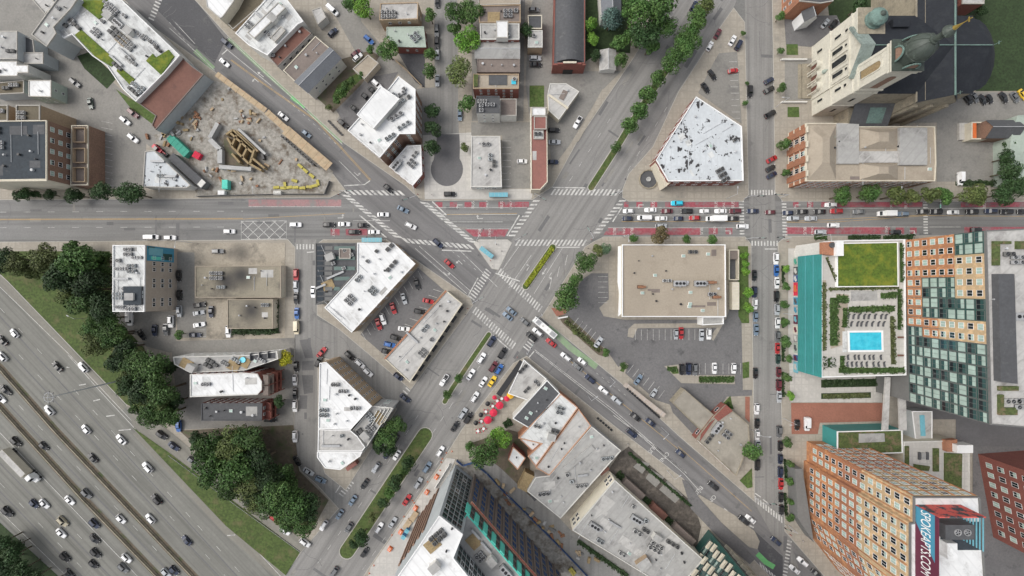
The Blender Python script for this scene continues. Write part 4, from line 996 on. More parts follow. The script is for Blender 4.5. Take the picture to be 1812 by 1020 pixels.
q = PP([(1292, 444), (1306, 444), (1306, 459), (1292, 459)], 2.4); mb = MB(); mb.prism(q, .3, 2.2); mb.build('store_box', 'taupe', t)
t = thing('trailer', 'long cream box trailer parked behind the store', 'trailer', (*P(1302, 524), .2))
q = P(1302, 524, 3.8); mb = MB(); mb.box(q[0], q[1], 1.1, 3.0, 11.8, 2.7); mb.build('body', 'cream', t)
mb = MB()
for k in range(9): mb.box(q[0], q[1] - 5.4 + k * 1.35, 3.8, 2.9, .1, .05)
mb.build('roof_rib', 'pale', t)
for dx in (-1.1, 1.1):
    for dy in (-4.6, -3.3): mb = MB(); mb.tube((q[0] + dx - .15, q[1] + dy, .7), (q[0] + dx + .15, q[1] + dy, .7), .5, .5, 10); mb.build('wheel', 'tyre', t)
r, p, n = bld('diner', 'low grey roofed diner with brick trim beside the diagonal avenue', [(1284, 717), (1325, 752), (1327, 784), (1303, 843), (1232, 777), (1262, 738)], 5, 'redbrick', 'greytan', .35, 'greystone', (1, 3.2, 2.2, 1.8), 'ac big ac vent')
extra(r, [(1211, 689), (1266, 737), (1240, 762), (1190, 713)], 0, 4.2, 'greystone', 'greytan', .25, 'greystone')
for q_ in ([(1284, 716), (1296, 727), (1270, 745), (1262, 738)], [(1240, 768), (1256, 748), (1264, 742), (1238, 780)]):
    mb = MB(); mb.prism(PP(q_, 4.6), 0, 5.1); mb.build('brick_pier', 'redbrick', r)
# ---- left blocks
r, p, n = bld('mural_building', 'tall white roofed building with a windowed tan side wall and a mural', [(199, 434), (256, 434), (255, 552), (199, 552)], 17, 'tanwall', 'whitedirty', .5, 'white_paint', None, 'ac ac ac ac ac ac ac ac vent hatch duct pipe')
a, b = ccw(PP([(256, 434), (255, 552), (199, 552), (199, 434)], 17))[0:2]
xs = sorted(PP([(256, 434), (255, 552)], 17), key=lambda v: v[1]); m, L = wall_frame(xs[0], xs[1])
cand = []
for i, y0 in enumerate((.04, .11, .33, .41, .58, .67, .76)):
    for kx in range(3): cand.append((m @ Matrix.Translation((L * (y0 + .06), 0, 3.2 + kx * 4.2)), 1.5, 1.5, 'd'))
put_windows(r, cand)
q = m @ Vector((L * .88, -.06, 8.5)); mb = MB()
for z0, z1, x0, x1, mi in ((2, 16, .77, .995, 0), (3, 8, .80, .9, 1), (8, 15, .86, .97, 2), (9, 14, .79, .84, 3), (12, 15.4, .95, .985, 1)):
    y = -.05 - .01 * mi
    mb.face([m @ Vector(v) for v in ((L * x0, y, z0), (L * x1, y, z0), (L * x1, y, z1), (L * x0, y, z1))], mi)
mb.build('mural', ['signblue', 'spandrel', 'shelter', 'tealbright'], r)
q = PP([(218, 507), (250, 507), (250, 540), (218, 540)], 18); mb = MB(); mb.prism(q, 16.5, 18, 0, 1); mb.build('plant_room', ['charroof', 'darkroof'], r)
bld('flat_roof_garage', 'long flat tan roofed garage with dark stains, upper of the pair', [(345, 471), (497, 470), (497, 527), (345, 527)], 4.5, 'cream', 'stainroof', .3, 'tanroof', None, 'vent vent ac vent')
bld('flat_roof_garage', 'square flat roofed garage with dark stains and hedges round it', [(402, 530), (483, 530), (483, 582), (402, 582)], 4.5, 'cream', 'stainroof', .3, 'tanroof', None, 'vent vent vent')
r, p, n = bld('brick_apartments', 'white roofed red brick apartments with terraces on their street end', [(336, 663), (432, 660), (455, 662), (463, 676), (463, 690), (455, 699), (336, 703)], 13, 'redbrick', 'white', .4, 'pale', (4, 2.9, 1.4, 1.7), 'sky vent vent', kinds='dhd')
bld('brick_apartments', 'grey terraced apartments with a row of roof decks and a blue tub', [(306, 632), (345, 631), (438, 629), (490, 622), (492, 636), (432, 656), (336, 660), (308, 645)], 11, 'pale', 'greyroof', .4, 'pale', (2, 3.6, 1.2, 1.4), 'ac ac deck deck hatch vent ac ac deck')
r = bpy.data.objects[[o.name for o in bpy.data.objects if o.get('label', '').startswith('grey terraced')][0]]
q = P(430, 637, 11); mb = MB(); mb.lathe(q[0], q[1], [(1.2, 10.6), (1.2, 11.3), (1.0, 11.3), (1.0, 11.2)], 14, 0); mb.build('tub', 'water', r)
for x in (450, 466, 481):
    q = P(x, 632 - (x - 450) * .12, 11); mb = MB(); mb.box(q[0], q[1], 10.6, 2.6, 3, .12, 0); mb.box(q[0] - 1.3, q[1], 10.6, .12, 3, 1.2); mb.build('balcony', 'charroof', r)
r, p, n = bld('brick_apartments', 'charcoal roofed red brick apartments next to the tree belt', [(356, 714), (464, 714), (463, 745), (356, 745)], 8.5, 'redbrick', 'charroof', .3, 'charroof', (3, 2.6, 1.3, 1.6), 'vent vent vent sky vent', kinds='dhd')
for nm, xr, ya, yb, hh in (('white roofed red brick', 463, 663, 702, 13), ('charcoal roofed red brick', 464, 714, 745, 8.5)):
    r = [o for o in bpy.data.objects if o.get('label', '').startswith(nm)][0]; x0 = P(xr, 0, hh)[0]; y0 = P(0, ya, hh)[1]; y1 = P(0, yb, hh)[1]; z = 2.6
    while z < hh - 1:
        for k in range(2):
            ym = y0 + (y1 - y0) * (k + .5) / 2; wd = abs(y1 - y0) / 2 - .5; mb = MB(); mb.box(x0 + 1.4, ym, z, 2.6, wd, .2); mb.box(x0 + 2.65, ym, z + .2, .1, wd, 1.0)
            for s_ in (-1, 1): mb.box(x0 + 1.4, ym + s_ * wd / 2, z + .2, 2.6, .1, 1.0)
            mb.build('balcony', 'redbrick' if z < 6 else 'taupe', r)
        z += 3.1
    for y in (y0, (y0 + y1) / 2, y1): mb = MB(); mb.box(x0 + 2.6, y + (0.3 if y == y1 else -.3 if y == y0 else 0), 0, .3, .3, hh - .5); mb.build('balcony_post', 'redbrick', r)
# ---- restaurant row and triangle
r, p, n = bld('corner_block', 'white roofed corner block with a tan brick wall above the car park', [(632, 430), (696, 430), (735, 467), (622, 589), (574, 545), (632, 482)], 7.5, 'tanbrick', 'white', .45, 'white_paint', (2, 5, 1.4, 1.4), 'ac ac ac ac ac vent vent vent vent vent pipe', kinds='dd')
extra(r, [(558, 430), (631, 430), (631, 481), (588, 527), (558, 540)], 0, 7, 'greywall', 'charroof', .35, 'mullion', None, items='ac ac ac duct duct deck pipe pipe ac hatch vent')
for k in range(11):
    y = 436 + k * 9; x1 = 630 if y < 480 else 630 - (y - 480) * .95
    for x0, x2, mt in ((560, 572, 'darkroof'), (575, 588, 'mullion'), (591, x1 - 2, 'charroof' if k % 2 else 'spandrel')):
        if x2 > x0 + 4 and y < 528: mb = MB(); mb.prism(PP([(x0, y), (x2, y), (x2, y + 6.5), (x0, y + 6.5)], 7), 6.6, 6.78 + (k % 3) * .12); mb.build('roof_panel', mt, r)
extra(r, [(600, 440), (620, 440), (620, 458), (600, 458)], 6, 8, 'taupe', 'taupe', .3)
r, p, n = bld('trapezoid_shops', 'long pale roofed shop row with red edging and black awnings', [(790, 515), (818, 538), (725, 677), (681, 636)], 5, 'cream', 'paleroof', .45, 'cream', None, 'ac ac vent vent vent duct ac vent pipe sky vent')
w = ccw(PP([(790, 515), (818, 538), (725, 677), (681, 636)], 5))
for i in range(4):
    a, b = w[i], w[(i + 1) % 4]; d = Vector((b[0] - a[0], b[1] - a[1])); nn = Vector((d.y, -d.x)).normalized()
    if nn.x > .5 and nn.y < 0:
        m, L = wall_frame(a, b)
        for k in range(8):
            mb = MB(); x0 = L * (k + .15) / 8; x1 = L * (k + .8) / 8
            pts = [m @ Vector(v) for v in ((x0, -.02, 3.4), (x1, -.02, 3.4), (x1, -1.2, 2.7), (x0, -1.2, 2.7))]
            mb.face(pts[::-1]); mb.face([v + Vector((0, 0, .06)) for v in pts]); mb.build('awning', 'black_metal', r)
    if nn.x < -.5 and nn.y > 0:
        mb = MB(); o2 = nn * .1; mb.prism(strip([(a[0] + o2.x, a[1] + o2.y), (b[0] + o2.x, b[1] + o2.y)], .7), 4.4, 5.06); mb.build('edging', 'orangebrick', r)
r, p, n = bld('triangular_apartments', 'dazzling white roofed triangular apartments with a brick windowed side', [(565, 643), (577, 641), (658, 719), (620, 761), (563, 759)], 14, 'tanbrick', 'white', .4, 'white_paint', (4, 3, 1.1, 1.5), 'ac ac vent vent vent vent sky ac vent pipe', kinds='ddd')
extra(r, [(563, 760), (620, 762), (632, 772), (646, 792), (641, 799), (562, 799)], 0, 13, 'pale', 'paleroof', .35, 'white_paint', items='ac duct vent vent pipe')
extra(r, [(561, 800), (641, 800), (637, 808), (602, 832), (575, 829), (561, 810)], 0, 12.5, 'pale', 'white', .35, 'white_paint', items='sky vent')
extra(r, [(659, 719), (694, 722), (648, 792), (622, 764)], 0, 12, 'concrete', 'greyroof', .4, 'pale', (3, 4, 2.4, 1.8), items='ac ac ac deck hatch vent')
for k in range(5):
    q = P(660 + k * 7, 733 - k * 1.2, 12); mb = MB(); mb.box(q[0], q[1] - 1.5, 11.6, .25, 7, 1.1, R(-32)); mb.build('terrace_wall', 'pale', r)
mb = MB(); q = P(632, 815, 3); mb.box(q[0] - 2.5, q[1] - 2.6, 0, 5, 1.6, 3.0, R(35)); mb.build('awning', 'redroof', r)
# ---- south central
t = thing('patio_bar', 'low white roofed bar with a black awning strip beside the patio', 'building', (*P(940, 680), 0))
shell(t, PP([(927, 637), (967, 671), (934, 709), (899, 697)], 4.5), 0, 4.5, 'pale', 'paleroof', .35, 'white_paint')
mb = MB(); mb.prism(strip([P(924, 640, 3.2), P(882, 700, 3.2)], 2.4), 3, 3.2); mb.build('awning', 'black_metal', t)
for x, y in ((925, 653), (932, 690), (950, 678)):
    q = P(x, y, 4.5); roof_item(t, 'ac', q[0], q[1], 4.2, R(45))
bld('terrace_house', 'black roofed building between the patio bar and the pale brick row', [(968, 673), (991, 697), (938, 759), (907, 741)], 8, 'pale', 'charroof', .35, 'white_paint', None, 'sky sky sky vent vent')
r, p, n = bld('terrace_house', 'pale roofed building with orange brick party walls', [(992, 697), (1023, 722), (948, 826), (934, 808), (958, 786), (917, 776)], 8, 'orangebrick', 'whitedirty', .4, 'peach', None, 'ac hatch ac vent vent')
bld('terrace_house', 'narrow grey roof strip between brick party walls', [(1024, 724), (1046, 754), (972, 842), (948, 828)], 7.5, 'orangebrick', 'paleroof', .35, 'peach', None, 'vent vent vent')
r, p, n = bld('workshop', 'grey membrane roofed workshop with a long roof ridge', [(1047, 755), (1099, 798), (992, 918), (933, 870), (948, 845), (972, 842)], 7, 'concrete', 'greyroof', .3, 'pale', None, 'ac ac ac ac duct vent vent vent vent sky vent')
mb = MB(); a = P(1050, 792, 7.4); b = P(1000, 832, 7.4); mb.prism(strip([a, b], 2.4), 6.5, 7.3); mb.build('roof_monitor', 'greyroof', r)
mb = MB(); q = P(1068, 832, 5); mb.box(q[0], q[1], 0, 4.4, 2.6, 5.2, R(38)); mb.build('porch', 'brownroof', r)
mb = MB(); a = P(938, 840, 5); b = P(924, 868, 5); mb.prism(strip([a, b], 4.5), 0, 4.8); mb.build('lean_to', 'timber', r)
mb = MB(); q = P(948, 878, 4); mb.box(q[0], q[1], 0, 3.6, 3, 4, R(38)); mb.build('dark_hatch', 'charroof', r)
for pxs, nm in (([(934, 767), (957, 787), (946, 802), (921, 779)], 'upper'), ([(908, 791), (930, 811), (916, 832), (899, 814)], 'lower')):
    bld('coach_house', 'small white coach house roof by the round tree, %s of two' % nm, pxs, 6, 'redbrick', 'white', .3, 'peach', None, 'vent vent vent')
r, p, n = bld('warehouse', 'huge grey roofed warehouse with a cream end wall', [(1088, 850), (1245, 991), (1195, 1050), (1013, 939)], 9, 'creamwall', 'greyroof', .4, 'pale', None, 'ac ac ac ac big big ac ac vent vent vent vent pipe pipe hatch duct')
w = ccw(PP([(1088, 850), (1245, 991), (1195, 1050), (1013, 939)], 9))
cand = []
for i in range(4):
    a, b = w[i], w[(i + 1) % 4]; m, L = wall_frame(a, b)
    if seen(a, b) and (b[0] - a[0]) * (b[1] - a[1]) > 0 and (b[0] - a[0]) < 0:
        for u in (.06, .14, .84, .93):
            for z in (2, 5.2): cand.append((m @ Matrix.Translation((L * u, 0, z)), 1.6, 2.0, 'd'))
put_windows(r, cand)
for q in ([(1075, 905), (1090, 890), (1068, 875), (1050, 920)], [(1172, 985), (1205, 958), (1190, 945), (1150, 975)]):
    mb = MB(); mb.prism(PP(q, 8.8), 8.6, 8.72); mb.build('roof_patch', 'paleroof', r)
mb = MB(); q = P(1140, 1000, 11); mb.box(q[0], q[1], 8.5, 5.5, 4, 2.6, R(35), 0, 1); mb.build('stair_head', ['tanbrick', 'greyroof'], r)
t = thing('glass_tower', 'green glass building with white balconies cut off by the bottom edge', 'building', (*P(1262, 1000), 0))
p = PP([(1253, 937), (1204, 1002), (1268, 1062), (1320, 1003)]); shell(t, p, 0, 40, 'spandrel', 'charroof', .4, 'mullion')
put_windows(t, wall_windows(p, 4, 39, 11, 3.2, 2.9, 2.5, 'xcccx', random.Random(6)))
w = ccw(p)
for i in range(4):
    a, b = w[i], w[(i + 1) % 4]
    if not seen(a, b): continue
    m, L = wall_frame(a, b); ra = math.atan2(b[1] - a[1], b[0] - a[0])
    for f in range(1, 11):
        for k in range(int(L / 6.4)):
            mb = MB(); v = m @ Vector((3 + k * 6.4 + (f % 2) * .8, -.75, 0)); z = 4 + f * 3.18; mb.box(v.x, v.y, z - .1, 3.4, 1.5, .2, ra)
            v = m @ Vector((3 + k * 6.4 + (f % 2) * .8, -1.45, 0)); mb.box(v.x, v.y, z + .1, 3.4, .08, .95, ra); mb.build('balcony', 'cream', t)
r = [o for o in bpy.data.objects if o.get('label', '').startswith('huge grey')][0]
for u0, u1, mt in ((.12, .34, 'taupe'), (.44, .6, 'brownroof'), (.7, .93, 'taupe')):
    a = Vector(P(1088, 850, 9)); b = Vector(P(1245, 991, 9)); d = (b - a).normalized(); nn = Vector((-d.y, d.x)); nn = nn if nn.y > 0 else -nn
    pts = [a + (b - a) * u0 + nn * .05, a + (b - a) * u1 + nn * .05, a + (b - a) * u1 + nn * 3, a + (b - a) * u0 + nn * 3]; mb = MB(); mb.prism([tuple(v) for v in pts], .2, 3.4); mb.build('lean_to', mt, r)
# ---- half built block at the bottom
t = thing('unfinished_block', 'unfinished block with white roof, turquoise sheathing and steel frame', 'building', (*P(800, 960), 0))
pa = PP([(777, 913), (819, 946), (802, 988), (860, 1060), (700, 1080), (690, 1040), (743, 964)], 43)
shell(t, pa, 0, 43, 'greywall', 'white', .4, 'white_paint')
pb = PP([(826, 910), (918, 1016), (1010, 1120), (860, 1130), (780, 985), (800, 952)], 33)
shell(t, pb, 0, 33, 'taupe', 'greyroof', .5, 'tealbright')
cand = wall_windows(pa, 3, 42, 13, 2.1, 1.75, 2.6, 'cccccd', random.Random(3), lambda a, b, L: b[0] < a[0] and b[1] > a[1] or L > 14 and b[1] > a[1])
w = ccw(pb)
for i in range(len(w)):
    a, b = w[i], w[(i + 1) % len(w)]
    if not seen(a, b) or (b[1] - a[1]) < 8 or b[0] > a[0]: continue
    m, L = wall_frame(a, b); n = int(L / 4.2)
    for k in range(n):
        x = (k + .5) * L / n
        for f in range(8):
            cand.append((m @ Matrix.Translation((x, -.02, 1.2 + f * 3.9)), 2.2, 2.9, 'b' if f < 6 else 'c'))
        mb = MB(); v = m @ Vector((x + L / n / 2, -.25, 0)); mb.box(v.x, v.y, .2, .7, .5, 24 if k % 2 else 26, math.atan2(b[1] - a[1], b[0] - a[0])); mb.build('facade_column', 'redbrick' if k > 5 else 'taupe', t)
        mb = MB(); v = m @ Vector((x + L / n / 2, -.25, 0)); mb.box(v.x, v.y, 26.6, 2.2, .5, 6.2, math.atan2(b[1] - a[1], b[0] - a[0])); mb.build('facade_column', 'tealbright', t)
    mb = MB(); mb.prism(strip([tuple((m @ Vector((0, -1.2, 0))).xy), tuple((m @ Vector((L, -1.2, 0))).xy)], .9), 25.6, 25.9); mb.build('work_platform', 'peach', t)
    mb = MB()
    for k in range(int(L / 2)):
        v = m @ Vector((k * 2, -1.7, 26)); mb.tube(v, v + Vector((0, 0, 1.1)), .08, .08, 4)
    v = m @ Vector((0, -1.7, 27)); v2 = m @ Vector((L, -1.7, 27)); mb.tube(v, v2, .1, .1, 4); mb.build('guard_rail', 'truckred', t)
put_windows(t, cand)
w = ccw(pa)
for i in range(len(w)):
    a, b = w[i], w[(i + 1) % len(w)]
    nn = Vector((b[1] - a[1], -(b[0] - a[0])))
    if nn.x < 0 and nn.y > 0 and nn.length > 12:
        m, L = wall_frame(a, b); ra = math.atan2(b[1] - a[1], b[0] - a[0])
        for k in range(6):
            v = m @ Vector(((k + .5) * L / 6, -.3, 0)); mb = MB(); mb.box(v.x, v.y, .2, 1.1, .5, 33, ra); mb.build('facade_column', 'brick', t)
for x, y, kd in ((775, 950, 'ac'), (790, 975, 'vent'), (800, 935, 'vent'), (770, 1000, 'hatch'), (765, 965, 'deck')):
    q = P(x, y, 43); roof_item(t, kd, q[0], q[1], 42.65, R(40))
for x, y, kd in ((838, 960, 'deck'), (850, 985, 'ac'), (870, 990, 'hatch'), (842, 945, 'duct'), (860, 968, 'duct'), (895, 1010, 'big')):
    q = P(x, y, 33); roof_item(t, kd, q[0], q[1], 32.55, R(-48))
# ================================================================== PODIUM, TOWERS
HP = 16.5
t = thing('podium_building', 'podium building with teal slatted wall, painted street panels and planted deck', 'building', (*P(1525, 550, HP), 0))
pod = PP([(1452, 440), (1456, 428), (1483, 426), (1600, 424), (1602, 664), (1452, 668)], HP)
mb = MB(); mb.prism(pod, 0, HP - .12); mb.build('wall', 'pale', t)
mb = MB(); mb.prism(inset(pod, .4), HP - .2, HP); mb.build('deck', 'plaza', t)
mb = MB(); mb.ring(inset(pod, -.02), inset(pod, .4), HP - .14, HP + .5); mb.build('parapet', 'white_paint', t)
ya = P(0, 450, HP)[1]; yb = P(0, 668, HP)[1]; xw = P(1452, 0, HP)[0]
mb = MB(); mb.box(xw - .15, (ya + yb) / 2, 3.1, .3, ya - yb, HP - 2.4)
for k in range(1, 9): mb.box(xw - .34, (ya + yb) / 2, 3.1 + k * 1.6, .12, ya - yb, .08, 0, 0 if k % 3 else 1)
mb.build('slatted_wall', ['teal', 'shelter'], t)
for y0, y1, m1, m2 in ((456, 470, 'greenroof', 'sitegreen'), (472, 487, 'charroof', 'pale'), (487, 500, 'bluefence', 'whitedirty'), (500, 524, 'umbred', 'orange'), (526, 540, 'signblue', 'charroof'), (541, 557, 'paleroof', 'signblue'), (557, 574, 'signplum', 'shelter'), (577, 590, 'cream', 'signplum'), (592, 606, 'greyroof', 'pale'), (607, 625, 'greenroof', 'charroof'), (628, 639, 'bluefence', 'signplum'), (640, 660, 'shelter', 'paleroof')):
    a = P(0, y0, 1.5)[1]; b = P(0, y1, 1.5)[1]; mb = MB(); mb.box(xw - .22, (a + b) / 2, .2, .3, a - b - .2, 2.8)
    cy = (a + b) / 2; mb.box(xw - .385, cy + .3, .7, .03, (a - b) * .45, 1.4, 0, 1)
    mb.face([(xw - .42, cy - .5 + .75 * math.cos(i * .6), 1.9 + .75 * math.sin(i * .6)) for i in range(10)], 1)
    mb.build('painted_panel', [m1, m2], t)
def pbox(root, name, px, h, hh, mat, base=None):
    mb = MB(); mb.prism(PP(px, h + hh), h if base is None else base, h + hh); return mb.build(name, mat, root)
pbox(t, 'green_roof', [(1482, 432), (1588, 430), (1589, 506), (1483, 507)], HP, .9, 'sedum')
w = ccw(PP([(1481, 430.5), (1589.5, 428.5), (1590.5, 507.5), (1481.5, 508.5)], HP + 1.1)); mb = MB(); mb.ring(w, inset(w, .35), HP, HP + 1.1); mb.build('planter_edge', 'white_paint', t)
pbox(t, 'brick_core', [(1455, 429), (1479, 428), (1479, 453), (1455, 450)], HP, 1.6, 'orangebrick')
pbox(t, 'stair_head', [(1480, 427), (1493, 427), (1493, 453), (1480, 453)], HP, 3, 'white_paint')
q = P(1472, 434, HP + 1.7); mb = MB(); mb.lathe(q[0], q[1], [(1.1, HP + 1.6), (1.1, HP + 2.2), (.5, HP + 2.2), (.4, HP + 2.0)], 12); mb.build('roof_fan', 'charroof', t)
for q in ([(1453, 496), (1462, 496), (1462, 620), (1453, 620)], [(1480, 520), (1502, 522), (1500, 545), (1478, 545)], [(1468, 560), (1478, 545), (1496, 545), (1494, 610), (1470, 618)]):
    pbox(t, 'paving_strip', q, HP, .04, 'tanroof')
q = PP([(1506, 516), (1552, 515), (1553, 532), (1506, 533)], HP + .06); mb = MB(); mb.prism(q, HP, HP + .06); mb.build('seating_floor', 'greyroof', t)
for x in (1457, 1470): pbox(t, 'seat_bench', [(x, 632), (x + 8, 632), (x + 8, 650), (x, 650)], HP, .5, 'paleroof')
# pool
t = thing('swimming_pool', 'bright turquoise rectangular swimming pool on the planted deck', 'pool', (*P(1532, 605, HP), HP))
w = ccw(PP([(1500, 585.5), (1563, 585), (1564, 623), (1501, 623.5)], HP + .2)); mb = MB(); mb.ring(w, inset(w, .75), HP, HP + .2); mb.build('coping', 'white_paint', t)
mb = MB(); mb.prism(inset(w, .74), HP, HP + .1); mb.build('water', 'water', t)
for dx in (0,):
    q = P(1494, 605, HP); mb = MB(); mb.box(q[0], q[1], HP, 1.6, 8.2, .3); mb.build('step_deck', 'whitedirty', t)
# loungers
def make_lounger():
    t = thing('sun_lounger', 'x', 'lounger', (0, 0, 0))
    mb = MB(); mb.box(0, -.3, .28, .62, 1.25, .08); mb.build('seat', 'charroof', t)
    mb = MB(); mb.face(((-.31, .3, .3), (.31, .3, .3), (.31, .85, .75), (-.31, .85, .75))); mb.face(((-.31, .3, .38), (-.31, .85, .83), (.31, .85, .83), (.31, .3, .38))[::-1]); mb.build('backrest', 'charroof', t)
    for x in (-.27, .27):
        for y in (-.8, .2): mb = MB(); mb.box(x, y, 0, .06, .06, .3); mb.build('leg', 'steel', t)
    return t
proto = make_lounger(); first = True
for row, y, xs, rz in (('uppermost row above the pool', 560, (1500, 1509, 1518, 1528, 1536, 1547, 1558, 1566), -8), ('second row above the pool', 573, (1505, 1516, 1523, 1532, 1542, 1553, 1562), -8), ('first row below the pool', 632, (1499, 1511, 1518, 1528, 1537, 1544, 1557), 12), ('lowest row below the pool', 644, (1498, 1506, 1514, 1523, 1532, 1544, 1553, 1563), 12)):
    for x in xs:
        o = proto if first else dup(proto); first = False
        q = P(x, y, HP); o.location = (q[0], q[1], HP); o.rotation_euler = (0, 0, R(rz)); o.scale = (1.25, 1.25, 1.25)
        reg(o, 'dark sun lounger', 'in the ' + row, 'x', 'lounger', 'sun loungers round the pool')
for k, y in enumerate((597, 629)):
    q = P(1592, y, HP); mb = MB(); mb.box(q[0], q[1], HP + .45, 2.4, .7, .08); mb.box(q[0], q[1], HP, 1.8, .4, .45)
    tag(mb.build('bench', 'brownroof'), 'dark red bench on the deck beside the tower, %s one' % ('upper' if k == 0 else 'lower'), 'bench', 'benches beside the tower')
# ---- the tall tower
TH = 46
t = thing('apartment_tower', 'tall apartment tower with orange and tan panels over green glass', 'building', (*P(1800, 580, TH), 0))
tw = PP([(1745, 408), (2020, 395), (2030, 775), (1754, 752)], TH)
shell(t, tw, 0, TH, 'mullion', 'paleroof', .5, 'mullion')
w = ccw(tw)
for i in range(4):
    a, b = w[i], w[(i + 1) % 4]
    if abs(a[0] - b[0]) < 5 and a[0] < 190: break
m, L = wall_frame(a, b); rnd = random.Random(11); NB = 17; bw = L / NB; fh = (TH - .8 - HP) / 9
zone = lambda b_, f: ('o' if f < 6 else 'g') if b_ < 2 else ('o' if f < 6 else 't') if b_ < 4 else ('o' if f < 2 else 'g' if f < 6 else 't') if b_ < 6 else ('o' if f < 2 else 'g') if b_ < 8 else ('o' if f < 4 else 't') if b_ < 9 else ('g' if f < 2 else 'o' if f < 4 else 't') if b_ < 10 else 'g'
cand = []; pan = {}
for b_ in range(NB):
    for f in range(9):
        z = zone(b_, f); key = z + ('' if z == 'o' else str(int(b_ > 3) if b_ < 8 else 2) if z == 'g' else str(int(b_ > 6))); pm = pan.setdefault(key, MB()); x0 = b_ * bw; x1 = x0 + bw; z0 = HP + f * fh; z1 = z0 + fh; pr = {'o': .16, 't': .2, 'g': .05}[z]
        def V(x, y, zz): return m @ Vector((x, y, zz))
        pm.face((V(x0, -pr, z0), V(x1, -pr, z0), V(x1, -pr, z1), V(x0, -pr, z1)))
        for (u0, v0), (u1, v1) in (((x0, z1), (x0, z0)), ((x1, z0), (x1, z1)), ((x0, z0), (x1, z0)), ((x1, z1), (x0, z1))):
            pm.face((V(u0, -pr, v0), V(u0, .05, v0), V(u1, .05, v1), V(u1, -pr, v1)))
        if z == 'g': cand.append((m @ Matrix.Translation((x0 + bw / 2, -pr - .01, z0 + .35)), bw - .45, fh - .6, rnd.choice('CCxxcccCx')))
        else: cand.append((m @ Matrix.Translation((x0 + bw / 2, -pr - .01, z0 + .8)), 2.1, 1.9, rnd.choice('ppdhddp')))
for k, pm in pan.items(): nm, mt = {'o': ('orange_cladding', 'orangepanel'), 't': ('tan_cladding', 'tanpanel'), 'g': ('glazed_wall', 'spandrel')}[k[0]]; pm.build(nm, mt, t)
put_windows(t, cand)
for b_ in range(NB + 1):
    if b_ % 1 == 0 and b_ >= 4:
        mb = MB(); v = m @ Vector((min(b_ * bw, L - .1), -.24, 0)); mb.box(v.x, v.y, HP, .18, .18, TH - HP - (0 if b_ > 9 or b_ < 2 else 15)); mb.build('fin', 'mullion', t)
for q in ([(1758, 427), (1790, 427), (1790, 432), (1770, 432), (1770, 470), (1758, 470)], [(1799, 427), (1850, 427), (1850, 441), (1799, 441)], [(1768, 684), (1803, 684), (1803, 692), (1768, 692)], [(1768, 699), (1777, 699), (1777, 722), (1801, 722), (1801, 735), (1768, 735)]):
    pbox(t, 'roof_planter', q, TH - .5, .7, 'sedumdark')
pbox(t, 'grey_upstand', [(1767, 485), (1795, 485), (1801, 680), (1771, 676)], TH - .5, 2.2, 'charroof')
pbox(t, 'plant_deck', [(1796, 486), (1900, 486), (1900, 600), (1799, 640)], TH - .5, 1.2, 'paleroof')
for x, y, kd in ((1785, 450, 'ac'), (1806, 460, 'ac'), (1780, 440, 'vent'), (1757, 530, 'vent'), (1790, 710, 'ac'), (1806, 715, 'ac'), (1805, 560, 'big')):
    q = P(x, y, TH); roof_item(t, kd, q[0], q[1], TH - .44, 0, rnd)
# ---- lower teal block and terraces
t = thing('teal_pavilion', 'low teal walled pavilion with a mossy green roof', 'building', (*P(1540, 780, 9), 0))
w = PP([(1482, 764), (1597, 761), (1598, 802), (1482, 806)], 9); shell(t, w, 0, 9, 'teal', 'sedumdark', .4, 'white_paint')
pbox(t, 'gravel_patch', [(1520, 768), (1565, 767), (1566, 782), (1520, 784)], 8.6, .2, 'greyroof')
t = thing('terrace_block', 'terraced low block with roof garden seats between the two towers', 'building', (*P(1660, 800, 9), 0))
w = PP([(1600, 782), (1690, 780), (1716, 800), (1716, 900), (1599, 900)], 9); shell(t, w, 0, 9, 'cream', 'plaza', .4, 'pale')
for q in ([(1601, 790), (1609, 790), (1609, 830), (1601, 830)], [(1652, 794), (1662, 794), (1662, 835), (1652, 835)], [(1672, 802), (1703, 804), (1702, 868), (1672, 860)], [(1618, 822), (1646, 826), (1644, 834), (1618, 832)]):
    pbox(t, 'planted_bed', q, 8.65, .5, 'sedumdark')
for x in (1626, 1640): pbox(t, 'garden_seat', [(x, 801), (x + 4, 801), (x + 4, 814), (x, 814)], 8.65, .6, 'charroof')
pbox(t, 'garden_table', [(1631.5, 802), (1638.5, 802), (1638.5, 813), (1631.5, 813)], 8.65, .7, 'greyroof')
pbox(t, 'brick_core', [(1675, 780), (1694, 778), (1694, 800), (1676, 800)], 8.65, 2, 'orangebrick')
pbox(t, 'stair_head', [(1694, 788), (1722, 788), (1722, 802), (1694, 802)], 8.65, 4, 'white_paint')
t = thing('glass_walkway', 'pale glazed roof of a walkway at the foot of the tall tower', 'building', (*P(1630, 755, 6), 0))
w = PP([(1614, 728), (1650, 728), (1650, 778), (1620, 778)], 6); shell(t, w, 0, 6, 'greywall', 'paleroof', .2, 'white_paint')
pbox(t, 'skylight', [(1628, 735), (1636, 735), (1638, 772), (1630, 772)], 5.9, .25, 'shelter')
for x0, x1 in ((1568, 1576), (1590, 1602)):
    mb = MB(); mb.prism(PP([(x0, 668), (x1, 668), (x1 - (4 if x0 < 1580 else -3), 762), (x0 - (6 if x0 < 1580 else -3), 762)], 9), 8.2, 9)
    tag(mb.build('footbridge', 'paleroof'), 'narrow pale walkway slab between podium and pavilion, %s one' % ('left' if x0 < 1580 else 'right'), 'walkway', 'walkway slabs')
